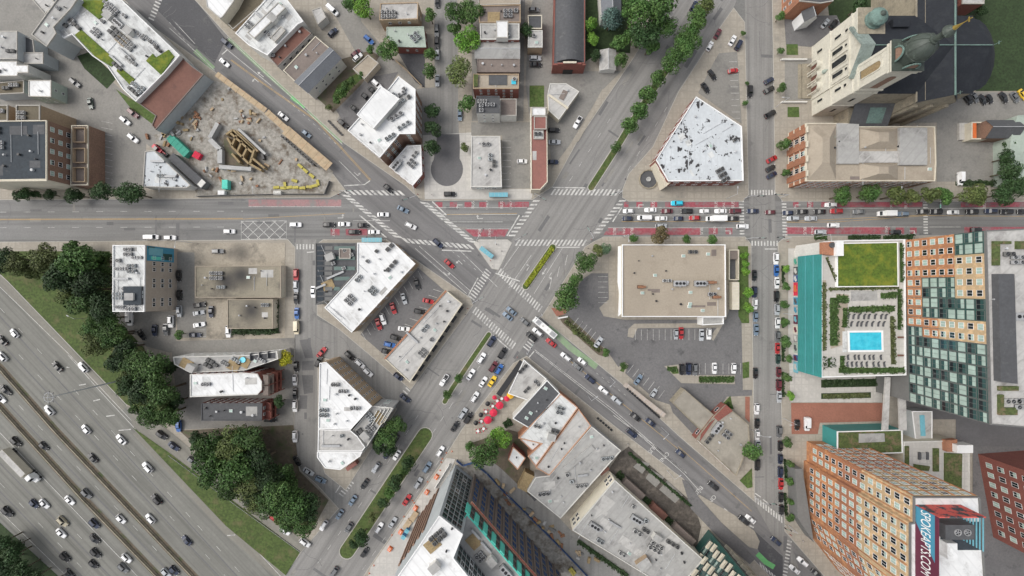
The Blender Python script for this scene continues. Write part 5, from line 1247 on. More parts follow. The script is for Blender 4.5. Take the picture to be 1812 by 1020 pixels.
# ---- the orange and tan tower with the rooftop sign
SH = 51
t = thing('apartment_tower', 'apartment tower, orange below and tan above, with rooftop sign', 'building', (*P(1690, 960, SH), 0))
sp = PP([(1618, 880), (1735, 880), (1750, 1110), (1800, 1250), (1690, 1190), (1633, 1115), (1611, 1045), (1611, 927), (1618, 926)], SH)
for z0, z1, ins, mt in ((0, 20, 0, 'orangepanel'), (20, 30, .02, 'orangebrick'), (30, SH - .6, 0, 'tanpanel')):
    mb = MB(); mb.prism(inset(sp, ins), z0, z1 - .001); mb.build('wall', mt, t)
mb = MB(); mb.prism(inset(sp, .3), SH - .62, SH - .5); mb.build('roof', 'white', t)
mb = MB(); mb.ring(inset(sp, -.04), inset(sp, .35), SH - .61, SH); mb.build('parapet', 'mullion', t)
rnd = random.Random(5)
put_windows(t, wall_windows(sp, 3.5, SH - .8, 13, 3.3, 2.0, 2.1, 'pphdd', rnd))
w = ccw(sp); cols = MB()
for i in range(len(w)):
    a, b = w[i], w[(i + 1) % len(w)]
    if not seen(a, b): continue
    m, L = wall_frame(a, b); n = int((L - 1) / 3.3)
    for c in range(n + 1):
        if c % 2 == 0 and L > 8:
            mb = MB(); v = m @ Vector((L / 2 + (c - n / 2) * 3.3, -.12, 0)); mb.box(v.x, v.y, 4, .28, .3, SH - 5, math.atan2(b[1] - a[1], b[0] - a[0])); mb.build('rib', 'orangepanel', t)
pbox(t, 'entrance_block', [(1407, 830), (1420, 830), (1440, 960), (1412, 918)], 0, 6, 'mullion')
# sign screen on the roof
s = thing('rooftop_sign', 'rooftop sign screen reading SPOKEAPTS.COM round big fans', 'sign', (*P(1690, 950, SH), SH - .5))
w0 = P(1661, 916, 58); w1 = P(1662, 1100, 58); w2 = P(1745, 917, 58)
mb = MB(); mb.box(w0[0], (w0[1] + w1[1]) / 2, SH - .5, .35, w0[1] - w1[1], 7.5); mb.build('side_screen', 'signplum', s)
mb = MB(); x = w0[0] - .19
mb.face(((x, w0[1], SH - .4), (x, w0[1] - 5, SH - .4), (x, w0[1] - 14.5, 57), (x, w0[1], 57)))
mb.build('blue_field', 'signblue', s)
mb = MB(); x = w0[0] - .2; yb = w0[1] - 24; mb.face(((x, yb, 51), (x, yb - 6, 51), (x, yb - 1, 54.5))); mb.build('red_field', 'signred', s)
o = letters('SPOKEAPTS.COM', 4.6, 'white_paint', s, (w0[0] - .22, w0[1] - 10.2, 53.9), 0, 'sign_lettering', .02, rot=Matrix(((0, 0, -1), (-1, 0, 0), (0, 1, 0))).to_euler())
o.scale = (.56, 1, 1)
mb = MB(); mb.box((w0[0] + w2[0]) / 2, w0[1], SH - .5, w2[0] - w0[0], .35, 7.5); mb.build('picture_screen', 'signred', s)
for k in range(7):
    mb = MB(); mb.box(w2[0], (w0[1] - 5.5), SH + .3 + k * .95, .2, 10.5, .3, 0); mb.build('louvre', 'shelter', s)
q = P(1703, 944, SH + 4); mb = MB(); mb.box(q[0], q[1], SH - .5, 9.5, 4.6, 4.0); mb.build('cooling_unit', 'charroof', s)
mb = MB(); q2 = P(1703, 950, SH); mb.box(q2[0], q2[1], SH - .5, 13, 9, .12); mb.build('painted_gap_shade', 'darkroof', s)  # dark sheet paints the shadow gap round the cooling unit
for dx in (-.3, 1):
    mb = MB(); fx = q[0] - .3 + dx * 2.3; mb.ring([(fx + 1.05 * math.cos(i * .42), q[1] + 1.05 * math.sin(i * .42)) for i in range(15)], [(fx + .9 * math.cos(i * .42), q[1] + .9 * math.sin(i * .42)) for i in range(15)], SH + 3.5, SH + 3.8)
    mb.face([(fx + .9 * math.cos(i * .42), q[1] + .9 * math.sin(i * .42), SH + 3.52) for i in range(15)], 1)
    for k in range(5): mb.box(fx + .42 * math.cos(k * 1.257), q[1] + .42 * math.sin(k * 1.257), SH + 3.6, .8, .2, .05, k * 1.257)
    mb.build('fan', ['duct', 'black_metal'], s)
pbox(t, 'roof_upstand', [(1676, 962), (1694, 962), (1695, 991), (1677, 990)], SH - .5, 2.5, 'white')
mb = MB(); c = P(1720, 1000, 58)
# ---- red brick block at the right edge
t = thing('brick_block', 'tall dark red brick block at the lower right edge', 'building', (*P(1800, 880), 0))
w = PP([(1729, 803), (1900, 790), (1930, 960), (1756, 950)], 0); shell(t, w, 0, 34, 'redbrick', 'charroof', .5, 'redbrick')
put_windows(t, wall_windows(w, 2, 33, 7, 4.2, 2.2, 2.4, 'phd', random.Random(2), lambda a, b, L: abs(a[0] - b[0]) < 9))
# ================================================================== CHURCH
t = thing('church', 'pale stone twin towered church with a dark slate roof and copper dome', 'church', (150, 89.6, 0))
CY = 89.6
def cbox(name, x0, x1, y0, y1, z0, z1, mat, d=0):
    mb = MB(); mb.box((x0 + x1) / 2, (y0 + y1) / 2, z0, x1 - x0, y1 - y0, z1 - z0); return mb.build(name, mat, t)
cbox('nave_wall', 133, 177, 75, 104.2, 0, 22, 'greystone')
cbox('transept_wall', 155.7, 170.7, 71.5, 128, 0, 21.9, 'greystone')
RZ = 28.7
mb = MB(); y0, y1 = 74.6, 104.6
mb.face(((131, y0, 22), (177, y0, 22), (177, CY, RZ), (131, CY, RZ))); mb.face(((177, y1, 22), (131, y1, 22), (131, CY, RZ), (177, CY, RZ)))
N = 10; ap = [(177 + 8.5 * math.cos(-math.pi / 2 + math.pi * i / N), CY + 14 * math.sin(-math.pi / 2 + math.pi * i / N)) for i in range(N + 1)]
for a, b in zip(ap, ap[1:]): mb.face(((*a, 22), (*b, 22), (177, CY, RZ)))
mb.build('nave_roof', 'slate', t)
mb = MB(); mb.prism([(177 + .02, 75)] + [(x - .3, CY + (y - CY) * .97) for x, y in ap[1:-1]] + [(177.02, 104)], 0, 21.95); mb.build('apse_wall', 'greystone', t)
mb = MB(); x0, x1, xr = 155.3, 171.1, 163.2
mb.face(((x0, 128, 22), (x0, 71.2, 22), (xr, 71.2, 28.9), (xr, 128, 28.9))); mb.face(((x1, 71.2, 22), (x1, 128, 22), (xr, 128, 28.9), (xr, 71.2, 28.9)))
mb.build('transept_roof', 'slate', t)
mb = MB(); mb.face(((155.7, 71.5, 21.9), (170.7, 71.5, 21.9), (163.2, 71.5, 28.6))); mb.build('transept_gable', 'greystone', t)
mb = MB(); mb.tube((132, CY, RZ + .1), (177, CY, RZ + .1), .22, .22, 6); mb.tube((xr, 71, 29), (xr, 128, 29), .3, .3, 6); mb.build('ridge_cap', 'copper', t)
mb = MB(); mb.box(155.2, 92, 21.8, .5, 41, .5); mb.box(157.2, 92, 23.6, .12, 41, .12); mb.build('gutter', 'greystone', t)
for x, y, z in ((177.6, CY, 28.7), (xr, 71.2, 29)):
    mb = MB(); mb.tube((x, y, z), (x, y, z + 2.6), .14, .1, 6); mb.box(x, y, z + 1.7, .16, 1.3, .16); mb.build('ridge_cross', 'copper', t)
mb = MB(); mb.lathe(143.5, CY, [(.9, RZ - .4), (.9, RZ + .7), (.4, RZ + 1), (.15, RZ + 1.8)], 10); mb.build('ridge_ventilator', 'copper', t)
cbox('dormer', 143, 149, 98, 101, 22, 26, 'slate')
# side aisle and sacristy
cbox('sacristy_wall', 139.5, 155.6, 66.5, 74.9, 0, 8.5, 'greystone')
mb = MB(); mb.face(((139.3, 66.2, 8.5), (155.6, 66.2, 8.5), (155.6, 74.98, 12.4), (139.3, 74.98, 12.4))); mb.build('sacristy_roof', 'charroof', t)
mb = MB(); mb.face(((146, 68, 9.5), (152.5, 68, 9.5), (152.5, 73.5, 11.9), (146, 73.5, 11.9))); mb.build('copper_skylight', 'copper', t)
for k in range(6):
    mb = MB(); mb.box(141 + k * 2.8, 65.9, 0, 1.0, 1.2, 7 + (k % 2) * 2); mb.build('buttress', 'greystone', t)
for k in range(3):
    mb = MB(); mb.box(157 + k * 6, 71, 0, 1.4, 1.2, 20); mb.build('buttress', 'greystone', t)
# west front
cbox('west_front', 129.6, 133.1, 81.5, 97.7, 0, 23, 'stone')
mb = MB(); mb.face(((129.6, 97.7, 23), (129.6, 81.5, 23), (129.6, CY, 28.2))); mb.face(((133.1, 81.5, 23), (133.1, 97.7, 23), (133.1, CY, 28.2))); mb.build('gable', 'stone', t)
mb = MB()
for sg in (-1, 1):
    a = Vector((0, CY + sg * 9.6, 22.7)); b = Vector((0, CY, 28.8)); d = b - a; n_ = Vector((0, -d.z, d.y)).normalized() * (.9 * (1 if sg < 0 else -1))
    for x in (128.7, 133.4):
        pass
    pts = [(a.y, a.z), (b.y, b.z), (b.y, b.z + .9), (a.y + sg * .3, a.z + .9)]
    f0 = [(128.7, p_[0], p_[1]) for p_ in pts]; f1 = [(133.4, p_[0], p_[1]) for p_ in pts]
    mb.face(f0); mb.face(f1[::-1])
    for i in range(4): mb.face((f0[i], f1[i], f1[(i + 1) % 4], f0[(i + 1) % 4]))
mb.build('gable_cornice', 'weathered', t)
for z, pr in ((11, .35), (21.8, .5), (12.2, .2)): cbox('cornice', 129.6 - pr, 129.7, 81.3, 97.9, z, z + .5, 'stone')
for y in (82.6, 86.9, 92.3, 96.6): cbox('pilaster', 129.2, 129.7, y - .5, y + .5, 12.7, 21.8, 'stone')
def arch(name, x, y, z, w, h, mat, proud=.1, frame=None):
    """round headed opening on a west wall at x"""
    pts = [(y + w / 2, z), (y - w / 2, z)] + [(y - w / 2 * math.cos(math.pi * i / 8), z + h - w / 2 + w / 2 * math.sin(math.pi * i / 8)) for i in range(9)]
    mb = MB(); mb.face([(x - proud, a, b) for a, b in pts], 0)
    if frame:
        k = 1.28; o = [(y + (a - y) * k, z + (b - z) * 1.06) for a, b in pts]
        for i in range(len(pts)):
            j = (i + 1) % len(pts)
            mb.face(((x - proud - .18, *o[i]), (x - proud - .18, *o[j]), (x - proud - .18, *pts[j]), (x - proud - .18, *pts[i])), 1)
            mb.face(((x - proud - .18, *pts[i]), (x - proud - .18, *pts[j]), (x - proud, *pts[j]), (x - proud, *pts[i])), 1)
            mb.face(((x, *o[i]), (x, *o[j]), (x - proud - .18, *o[j]), (x - proud - .18, *o[i])), 1)
    mb.build(name, [mat, frame or mat], t)
for y in (85.0, CY, 94.2):
    arch('doorway', 129.6, y, .6, 2.6, 6.4, 'brownroof', .12, 'stone')
    mb = MB(); pts = [(y - 1.75 * math.cos(math.pi * i / 8), 5.6 + 1.75 * math.sin(math.pi * i / 8)) for i in range(9)]
    for (a0, b0), (a1, b1) in zip(pts, pts[1:]): mb.face(((127.6, a0, b0), (127.6, a1, b1), (129.6, a1, b1), (129.6, a0, b0))); mb.face(((127.6, a0, b0 - .3), (129.6, a0, b0 - .3), (129.6, a1, b1 - .3), (127.6, a1, b1 - .3))); mb.face(((127.6, a0, b0), (127.6, a0, b0 - .3), (127.6, a1, b1 - .3), (127.6, a1, b1)))
    mb.build('door_hood', 'stone', t)
    for s_ in (-1, 1): mb = MB(); mb.lathe(127.9, y + s_ * 1.75, [(.35, .2), (.3, .6), (.26, 5.3), (.4, 5.6)], 8); mb.build('column', 'stone', t)
arch('window', 129.6, CY, 13.2, 2.4, 7.8, 'glassdark', .1, 'stone')
for y in (85.0, 94.2): arch('window', 129.6, y, 13.4, 1.7, 5.6, 'glassdark', .1, 'stone'); arch('window', 129.6, y, 20, .9, 1.3, 'glassdark', .1, 'stone')
mb = MB(); mb.lathe(129.3, CY, [(.9, 8.6), (.7, 9.6), (.2, 10.6)], 10); mb.build('carved_relief', 'greenroof', t)
# towers
ST = 41.5; x0, x1, y0, y1 = 130.1, 139.2, 74.6, 83.7; cx, cy = (x0 + x1) / 2, (y0 + y1) / 2
cbox('south_tower', x0, x1, y0, y1, 0, ST - 1, 'stone')
for z, pr in ((11, .25), (22.5, .3), (25, .3), (38.8, .5), (40.3, .75)): cbox('tower_cornice', x0 - pr, x1 + pr, y0 - pr, y1 + pr, z, z + .7, 'stone')
cbox('tower_platform', x0 - .8, x1 + .8, y0 - .8, y1 + .8, ST - .52, ST, 'dome')
for y in (y0 + .5, y1 - .5): cbox('pilaster', x0 - .2, x0 + .1, y - .5, y + .5, 25.7, 38.8, 'stone')
arch('belfry_opening', x0, cy, 27, 2.9, 9, 'timber', .1, 'stone')
mb = MB(); pts = [(cx + 1.5, 27), (cx - 1.5, 27)] + [(cx - 1.5 * math.cos(math.pi * i / 8), 34.5 + 1.5 * math.sin(math.pi * i / 8)) for i in range(9)]; mb.face([(a, y0 - .1, b) for a, b in pts][::-1]); mb.build('belfry_opening', 'brick', t)
for z, y, h in ((4, cy, 3), (14, cy, 3.4), (18.8, cy, 1.4)): arch('window', x0, y, z, 1.1, h, 'glassdark', .08, 'stone')
for z in (5, 15):
    mb = MB(); mb.face(((cx - .6, y0 - .08, z), (cx + .6, y0 - .08, z), (cx + .6, y0 - .08, z + 3), (cx - .6, y0 - .08, z + 3))); mb.build('window', 'glassdark', t)
mb = MB(); mb.lathe(cx, cy, [(4.3, ST - .02), (4.3, ST + 3.2), (4.7, ST + 3.3), (4.7, ST + 3.8), (4.4, ST + 3.9)], 8, 0, R(22.5)); mb.build('dome_drum', 'dome', t)
mb = MB(); prof = [(4.35, ST + 3.8)] + [(4.3 * math.cos(R(a)) + .02, ST + 3.9 + 5.2 * math.sin(R(a))) for a in range(0, 86, 8)]; mb.lathe(cx, cy, prof, 24); mb.build('dome', 'dome', t, smooth=True)
for k in range(8):
    mb = MB(); a = R(k * 45 + 22.5)
    pp = [(cx + (4.36 * math.cos(R(e))) * math.cos(a), cy + (4.36 * math.cos(R(e))) * math.sin(a), ST + 3.95 + 5.26 * math.sin(R(e))) for e in range(0, 76, 15)]
    for u, v in zip(pp, pp[1:]): mb.tube(u, v, .14, .14, 5)
    mb.build('dome_rib', 'dome', t)
for k, (dx, dy) in enumerate(((-1, 0), (0, -1), (1, 0), (0, 1))):
    mb = MB(); N = 14
    pp = [(cx + dx * 4.75 - dy * 2.3 * math.cos(math.pi * i / N), cy + dy * 4.75 + dx * 2.3 * math.cos(math.pi * i / N), ST + .3 + 3.1 * math.sin(math.pi * i / N)) for i in range(N + 1)]
    for u, v in zip(pp, pp[1:]): mb.tube(u, v, .32, .32, 6)
    mb.build('clock_arch', 'copper', t)
    mb = MB(); mb.face([(cx + dx * 4.7 - dy * 1.9 * math.cos(math.pi * i / N), cy + dy * 4.7 + dx * 1.9 * math.cos(math.pi * i / N), ST + .3 + 2.7 * math.sin(math.pi * i / N)) for i in range(N + 1)]); mb.build('clock_face', 'brick', t)
z = ST + 9.0
mb = MB(); mb.lathe(cx, cy, [(1.5, z - .3), (1.5, z + .4), (1.0, z + .5), (1.0, z + 3.4), (1.3, z + 3.6), (1.2, z + 4.0)], 10); mb.build('lantern', 'dome', t)
mb = MB(); mb.lathe(cx, cy, [(1.7, z + 4), (2.0, z + 4.6), (1.6, z + 5.4), (.9, z + 6.2), (.5, z + 6.6)], 12); mb.build('cupola', 'dome', t)
mb = MB(); mb.lathe(cx, cy, [(.75, z + 6.5), (.5, z + 7.4), (.25, z + 8.6), (.1, z + 9.2)], 8); mb.build('gilt_spire', 'gold', t)
mb = MB(); mb.tube((cx, cy, z + 9), (cx, cy, z + 11.6), .17, .17, 6); mb.box(cx, cy, z + 10.5, .25, 1.5, .3); mb.build('cross', 'gold', t)
y0, y1 = 95.5, 104.6; cy = (y0 + y1) / 2; NT = 26
cbox('north_tower', x0, x1, y0, y1, 0, NT, 'stone')
for z, pr in ((11, .25), (22.5, .3), (25.4, .5)): cbox('tower_cornice', x0 - pr, x1 + pr, y0 - pr, y1 + pr, z, z + .6, 'stone')
cbox('tower_platform', x0 - .4, x1 + .4, y0 - .4, y1 + .4, NT, NT + .4, 'greystone')
mb = MB(); mb.lathe(cx + .5, cy, [(3.4, NT + .3), (3.4, NT + .9), (3.0, NT + 1.0), (3.0, NT + 2.6), (3.4, NT + 2.8), (3.2, NT + 3.4), (2.2, NT + 4.3), (.8, NT + 4.9)], 12); mb.build('turret_cap', 'copper', t)
mb = MB(); mb.lathe(cx + .5, cy, [(1.1, NT + 4.75), (.8, NT + 5.3), (.3, NT + 5.5)], 10); mb.build('turret_finial', 'dome', t)
for z, h in ((4, 3), (14, 3.4), (19.6, 1.4)): arch('window', x0, cy, z, 1.1, h, 'glassdark', .08, 'stone')
t = thing('church_steps', 'broad stone steps in front of the church doors', 'steps', (126, CY, .15))
mb = MB()
for k in range(4): mb.box(127.6 - k * .45 + 0, CY, .15, 4 + k * .01 - k * .0, 15 - k * .2, .6 - k * .14) if k == 0 else mb.box(125.6 - k * .45, CY, .15, .45, 15, .6 - k * .15)
mb.build('tread', 'greystone', t)
for s_ in (-1, 1): mb = MB(); mb.box(122, CY + s_ * 9.2, .15, 11, .6, 1.1); mb.build('side_wall', 'pale', t)
# ================================================================== VEHICLES
PAINT = {'white': (.8, .8, .8), 'silver': (.42, .44, .46), 'grey': (.14, .145, .15), 'black': (.012, .012, .014), 'navy': (.015, .025, .06), 'blue': (.03, .13, .4), 'light blue': (.17, .23, .3), 'red': (.4, .02, .025), 'maroon': (.11, .015, .025), 'tan': (.38, .34, .24), 'yellow': (.75, .5, .03), 'cyan': (.02, .5, .68), 'dark green': (.015, .045, .035), 'cream': (.7, .62, .45)}
def loft(mb, st, mi=0):
    """st: (x, [(y, z) ring])"""
    for (xa, ra), (xb, rb) in zip(st, st[1:]):
        n = len(ra)
        for i in range(n):
            j = (i + 1) % n
            mb.face(((xa, *ra[i]), (xa, *ra[j]), (xb, *rb[j]), (xb, *rb[i])), mi)
    mb.face([(st[0][0], *p) for p in st[0][1]][::-1], mi); mb.face([(st[-1][0], *p) for p in st[-1][1]], mi)
def ring_of(w, z0, zb):
    return [(-w * .92, z0), (w * .92, z0), (w, z0 + .25), (w, zb - .16), (w * .9, zb), (-w * .9, zb), (-w, zb - .16), (-w, z0 + .25)]
CARS = {
 # length, half width, hood z, belt z, tail z, roof z, (windscreen foot, roof front, roof rear, rear window foot)
 'sedan': (4.9, .96, .82, .95, .92, 1.45, (1.0, .25, -1.1, -1.75)),
 'hatch': (4.4, .93, .85, .98, .98, 1.52, (.95, .3, -1.45, -2.0)),
 'suv': (4.9, 1.0, 1.0, 1.12, 1.12, 1.76, (1.05, .55, -1.85, -2.3)),
 'van': (5.6, 1.05, 1.15, 1.25, 1.25, 2.25, (1.9, 1.25, -2.65, -2.75)),
 'pickup': (5.7, 1.02, 1.05, 1.15, 1.1, 1.82, (1.1, .6, -.55, -.85)),
}
def make_car(kind):
    L, w, hz, bz, tz, rz, (a, b, c, d) = CARS[kind]
    t = thing('car' if kind in ('sedan', 'hatch', 'suv') else kind, 'x', 'car', (0, 0, 0))
    f = L / 2; mb = MB()
    st = [(-f, ring_of(w * .82, .34, tz - .12)), (-f + .18, ring_of(w * .95, .24, tz - .02)), (-f + .7, ring_of(w, .2, tz)), (d, ring_of(w, .2, bz)), (a, ring_of(w, .2, bz)), (f - .9, ring_of(w * .98, .22, hz)), (f - .22, ring_of(w * .9, .26, hz - .1)), (f, ring_of(w * .74, .36, hz - .26))]
    loft(mb, st)
    wr = w * .74; wb = w * .89
    q = [(a, wb, bz - .01), (b, wr, rz - .05), (c, wr, rz - .05), (d, wb, bz - .01)]
    P_ = lambda i, s, dy=0: (q[i][0], s * q[i][1], q[i][2])
    # roof panel, slightly crowned, with pillars
    mb.face(((b, -wr, rz - .05), (b, wr, rz - .05), ((b + c) / 2, wr, rz), ((b + c) / 2, -wr, rz))); mb.face((((b + c) / 2, -wr, rz), ((b + c) / 2, wr, rz), (c, wr, rz - .05), (c, -wr, rz - .05)))
    for s in (-1, 1):
        pts = [P_(0, s), P_(3, s), P_(2, s), P_(1, s)]
        mb.face(pts if s > 0 else pts[::-1])
    mb.face([P_(0, -1), P_(0, 1), P_(1, 1), P_(1, -1)]); mb.face([P_(3, 1), P_(3, -1), P_(2, -1), P_(2, 1)])
    if kind == 'pickup':
        mb.box((-f + .25 + d) / 2, 0, bz - .02, d + f - .5, w * 1.55, .02, 0, 1)
        for s in (-1, 1): mb.box((-f + .25 + d) / 2, s * w * .86, bz - .05, d + f - .3, .12, .14)
    for s in (-1, 1): mb.box(a - .25, s * (w + .08), bz - .12, .16, .2, .13)
    body = mb.build('body', ['paint', 'black_metal'], t)
    def pane(name, A, B, C_, D, k=.9, off=(0, 0, 0)):
        ps = [Vector(v) for v in (A, B, C_, D)]; c0 = sum(ps, Vector()) / 4; ps = [c0 + (v - c0) * k + Vector(off) for v in ps]
        m_ = MB(); m_.face(ps); m_.build(name, 'carglass', t)
    pane('windscreen', P_(0, -1), P_(0, 1), P_(1, 1), P_(1, -1), .93, (.012, 0, .012))
    if kind != 'van': pane('rear_window', P_(3, 1), P_(3, -1), P_(2, -1), P_(2, 1), .9, (-.012, 0, .012))
    for s in (-1, 1):
        e = .45 if kind == 'van' else 0
        A, B, C_, D = P_(0, s), P_(3, s), P_(2, s), P_(1, s)
        if e: B = tuple(A[i] + (B[i] - A[i]) * .28 for i in range(3)); C_ = tuple(D[i] + (C_[i] - D[i]) * .22 for i in range(3))
        pts = (A, B, C_, D) if s > 0 else (D, C_, B, A)
        pane('side_window', *pts, .86, (0, s * .012, .008))
    for x in (f - .95, -f + .95):
        for s in (-1, 1):
            m_ = MB(); m_.tube((x, s * (w - .2), .33), (x, s * (w + .01), .33), .33, .33, 12, 0); m_.tube((x, s * (w + .01), .33), (x, s * (w + .02), .33), .2, .18, 8, 1); m_.build('wheel', ['tyre', 'steel'], t)
    for s in (-1, 1):
        m_ = MB(); m_.box(f - .1, s * w * .62, hz - .3, .18, .34, .14); m_.build('headlight', 'lamp', t)
        m_ = MB(); m_.box(-f + .06, s * w * .68, tz - .3, .14, .3, .16); m_.build('tail_light', 'taillight', t)
    if kind == 'suv':
        for s in (-1, 1): m_ = MB(); m_.box((b + c) / 2, s * wr * .86, rz + .02, (b - c) * .8, .05, .06); m_.build('roof_rail', 'black_metal', t)
    if kind in ('hatch', 'sedan') : pass
    return t
PROTO = {}
def car(x, y, ang, colour, kind, region, axis, group):
    if kind not in PROTO: PROTO[kind] = o = make_car(kind)
    else: o = dup(PROTO[kind])
    wx, wy = P(x, y, .8)
    o.location = (wx, wy, surfz(wx, wy) + .012); o.rotation_euler = (0, 0, R(-ang)); k_ = random.uniform(.99, 1.08); o.scale = (k_, k_, k_)
    c = PAINT[colour]; j = random.uniform(.9, 1.1)
    for ch in o.children:
        if ch.name.startswith('body'): ch.color = (c[0] * j, c[1] * j, c[2] * j, 1)
    noun = colour + ' ' + ('car' if kind in ('sedan', 'hatch', 'suv') else 'pickup truck' if kind == 'pickup' else 'van')
    reg(o, noun, region, axis, 'car' if noun.endswith('car') else 'pickup' if kind == 'pickup' else 'van', group)
CODE = {'w': 'white', 's': 'silver', 'g': 'grey', 'k': 'black', 'n': 'navy', 'b': 'blue', 'l': 'light blue', 'r': 'red', 'm': 'maroon', 't': 'tan', 'y': 'yellow', 'c': 'cyan', 'd': 'dark green', 'e': 'cream'}
KIND = {'s': 'sedan', 'h': 'hatch', 'u': 'suv', 'v': 'van', 'p': 'pickup'}
def row(region, axis, group, ang, data):
    for tok in data.split():
        f = tok.split(','); x, y = float(f[0]), float(f[1]); ck = f[2]
        a = float(f[3]) if len(f) > 3 else ang
        kd = KIND[ck[1]] if len(ck) > 1 else random.choice(['sedan', 'sedan', 'suv', 'hatch', 'suv'])
        car(x, y, a, CODE[ck[0]], kd, region, axis, group)
row('on the upper carriageway', 'y', 'cars on the expressway', 226, '25,590,w 4,603,k 4,631,w 101,649,k 147,650,wu 87,726,w 152,760,w 214,778,w 164,811,k 261,827,w 277,884,k 266,918,w 330,957,n')
row('between the two expressway barriers', 'y', 'cars on the expressway', 46, '10,691,k 1,705,w 77,790,k 153,874,g 214,919,w 294,1014,s 308,1010,n')
row('on the lower left expressway lanes', 'y', 'cars on the expressway', 46, '28,782,ku 123,886,w 78,892,w 60,892,n 13,906,k 111,923,t 108,944,w 167,927,n 167,954,k 169,979,ku 165,999,k 115,986,ku 122,1016,k 224,988,w 218,1005,g')
row('on the frontage road beside the woods', 'y', 'cars on the frontage road', 38, '287,770,k 308,790,n 341,815,g 460,897,n 487,917,r 505,939,w 540,960,wu')
row('right of the boulevard median', 'y', 'cars on the boulevard', -57, '870,604,n 889,625,k 852,634,w 873,649,m 883,654,b 833,663,w 855,676,w 871,675,ys 840,703,w 819,732,s 829,740,k 805,755,k 779,799,w 756,827,l 740,855,s 720,885,r 695,925,s 671,934,w 645,978,k')
row('left of the boulevard median', 'y', 'cars on the boulevard', 123, '786,673,wp 702,806,w 685,804,n 699,779,k 665,828,s 645,857,k 624,886,l 617,934,g 601,911,l 573,930,w 591,1013,g')
row('at the mouth of the little cross street', 'x', 'cars on the cross street', 38, '717,705,n 705,667,n')
row('along the kerb of the triangular apartments', 'x', 'cars on the cross street', 42, '619,630,k 637,644,w 651,659,w')
row('in the car park behind the corner block', 'y', 'cars in the small car park', 72, '738,503,k 715,529,s 696,546,r 678,565,w 670,574,r 758,533,r,12 743,552,k,12 715,582,w,5 701,598,k,20 690,610,b,12 684,622,k,12')
row('along the narrow left street', 'y', 'cars along the left side street', 90, '524,487,r 524,507,s 524,528,k 525,555,b 525,580,ev 554,517,w 569,624,r,-50 564,640,k,-65 524,649,k 522,673,w 522,697,k 522,719,w 522,773,w 526,816,k,60 546,835,s,32 567,849,l,25 478,743,k,0')
row('in the yards left of the side street', 'y', 'cars in the yards', 90, '386,445,g,0 317,488,k 318,523,k 318,551,s 354,540,k,-10 352,554,s,-10 374,552,n 353,575,w,-10 346,593,n,0 405,587,w 303,569,w 231,564,wv 274,585,n 294,583,g 251,593,k,60 317,754,b')
row('on the avenue left of the main crossing', 'x', 'cars on the avenue', 0, '269,420,wv 301,421,w 406,410,w 523,398,wu 582,398,k 609,397,w 642,399,k 627,411,k 662,411,w')
row('inside the main crossing', 'x', 'cars in the crossing', 0, '678,380,w 713,371,l,25 727,400,w,25')
row('on the diagonal avenue near the first crosswalks', 'x', 'cars on the diagonal avenue', 42, '687,334,k 775,431,n 795,467,r')
row('parked on the pale plaza', 'x', 'cars on the plaza', 0, '796,344,ku')
row('on the upper left diagonal avenue', 'y', 'cars on the diagonal avenue', 40, '401,77,n 397,111,w 501,206,w 542,237,l')
row('on the lower right diagonal avenue', 'y', 'cars on the diagonal avenue', 219, '898,560,l 905,551,l 929,570,g 951,588,w 940,596,k 975,607,r 1001,632,w 1030,640,w 1022,650,g 1044,671,n 1068,691,w 1091,709,s 1124,738,k 1151,748,n 1118,767,n,39 1204,803,n 1262,860,k 1328,919,w 1316,921,k 1373,958,n 1420,994,w 1406,1008,w 1444,1015,k')
row('in the upper avenue queue', 'x', 'cars queuing on the avenue', 180, '1112,374,w 1151,372,w 1180,374,m 1215,374,k 1247,374,w 1275,374,w 1301,374,m')
row('in the lower avenue queue', 'x', 'cars queuing on the avenue', 180, '1110,387,n 1140,386,wv 1170,387,w 1200,387,n 1229,386,r 1297,387,k')
row('on the avenue lane above the retail store', 'x', 'cars on the avenue', 0, '1170,400,s 1314,401,w')
row('standing in the red lane by the wedge building', 'x', 'cars in the red lanes', 180, '1198,360,cu')
row('on the avenue below the school and church', 'x', 'cars queuing on the avenue', 180, '1332,374,n 1363,376,m 1394,377,n 1420,375,k 1451,375,k 1480,374,r 1520,375,g 1597,379,l 1632,375,k 1656,375,k 1687,376,w 1720,375,k 1753,374,n 1781,375,k 1811,375,k 1403,387,s 1435,387,s')
row('on the lower avenue lanes at right', 'x', 'cars on the avenue', 0, '1475,399,w 1452,411,s 1585,411,k 1728,407,k 1470,363,w,180')
row('nosed into the kerb by the church forecourt', 'y', 'cars parked at the church', -28, '1361,143,n 1361,159,k 1363,202,k')
row('nosed into the kerb by the school', 'y', 'cars parked at the school', -28, '1366,282,r 1364,298,k 1366,310,n')
row('in the little corner lot by the wedge building', 'y', 'cars in the corner lot', -60, '1296,72,w 1307,80,n 1297,126,r,-10 1260,133,k,55 1248,156,k,55')
row('along the kerb above the wedge building', 'y', 'cars along the boulevard kerb', -60, '1228,11,n 1270,60,m 1256,82,w 1327,162,k,90')
row('in the yard above the church towers', 'x', 'cars behind the church', -50, '1460,42,s 1475,43,k')
row('in the yard behind the church', 'x', 'cars behind the church', 55, '1701,163,g 1712,176,k 1724,173,g 1738,177,k 1750,176,k 1775,173,k 1795,173,g 1809,168,y')
row('parked alone on the grey school yard', 'x', 'vans in the school yard', 90, '1698,317,wv')
row('along the left kerb below the avenue', 'y', 'cars along the side street', 90, '1335,488,k 1335,517,n 1336,538,w 1337,561,l 1338,584,l 1337,661,k 1339,724,w 1340,750,k 1340,770,w 1341,789,s 1340,823,k')
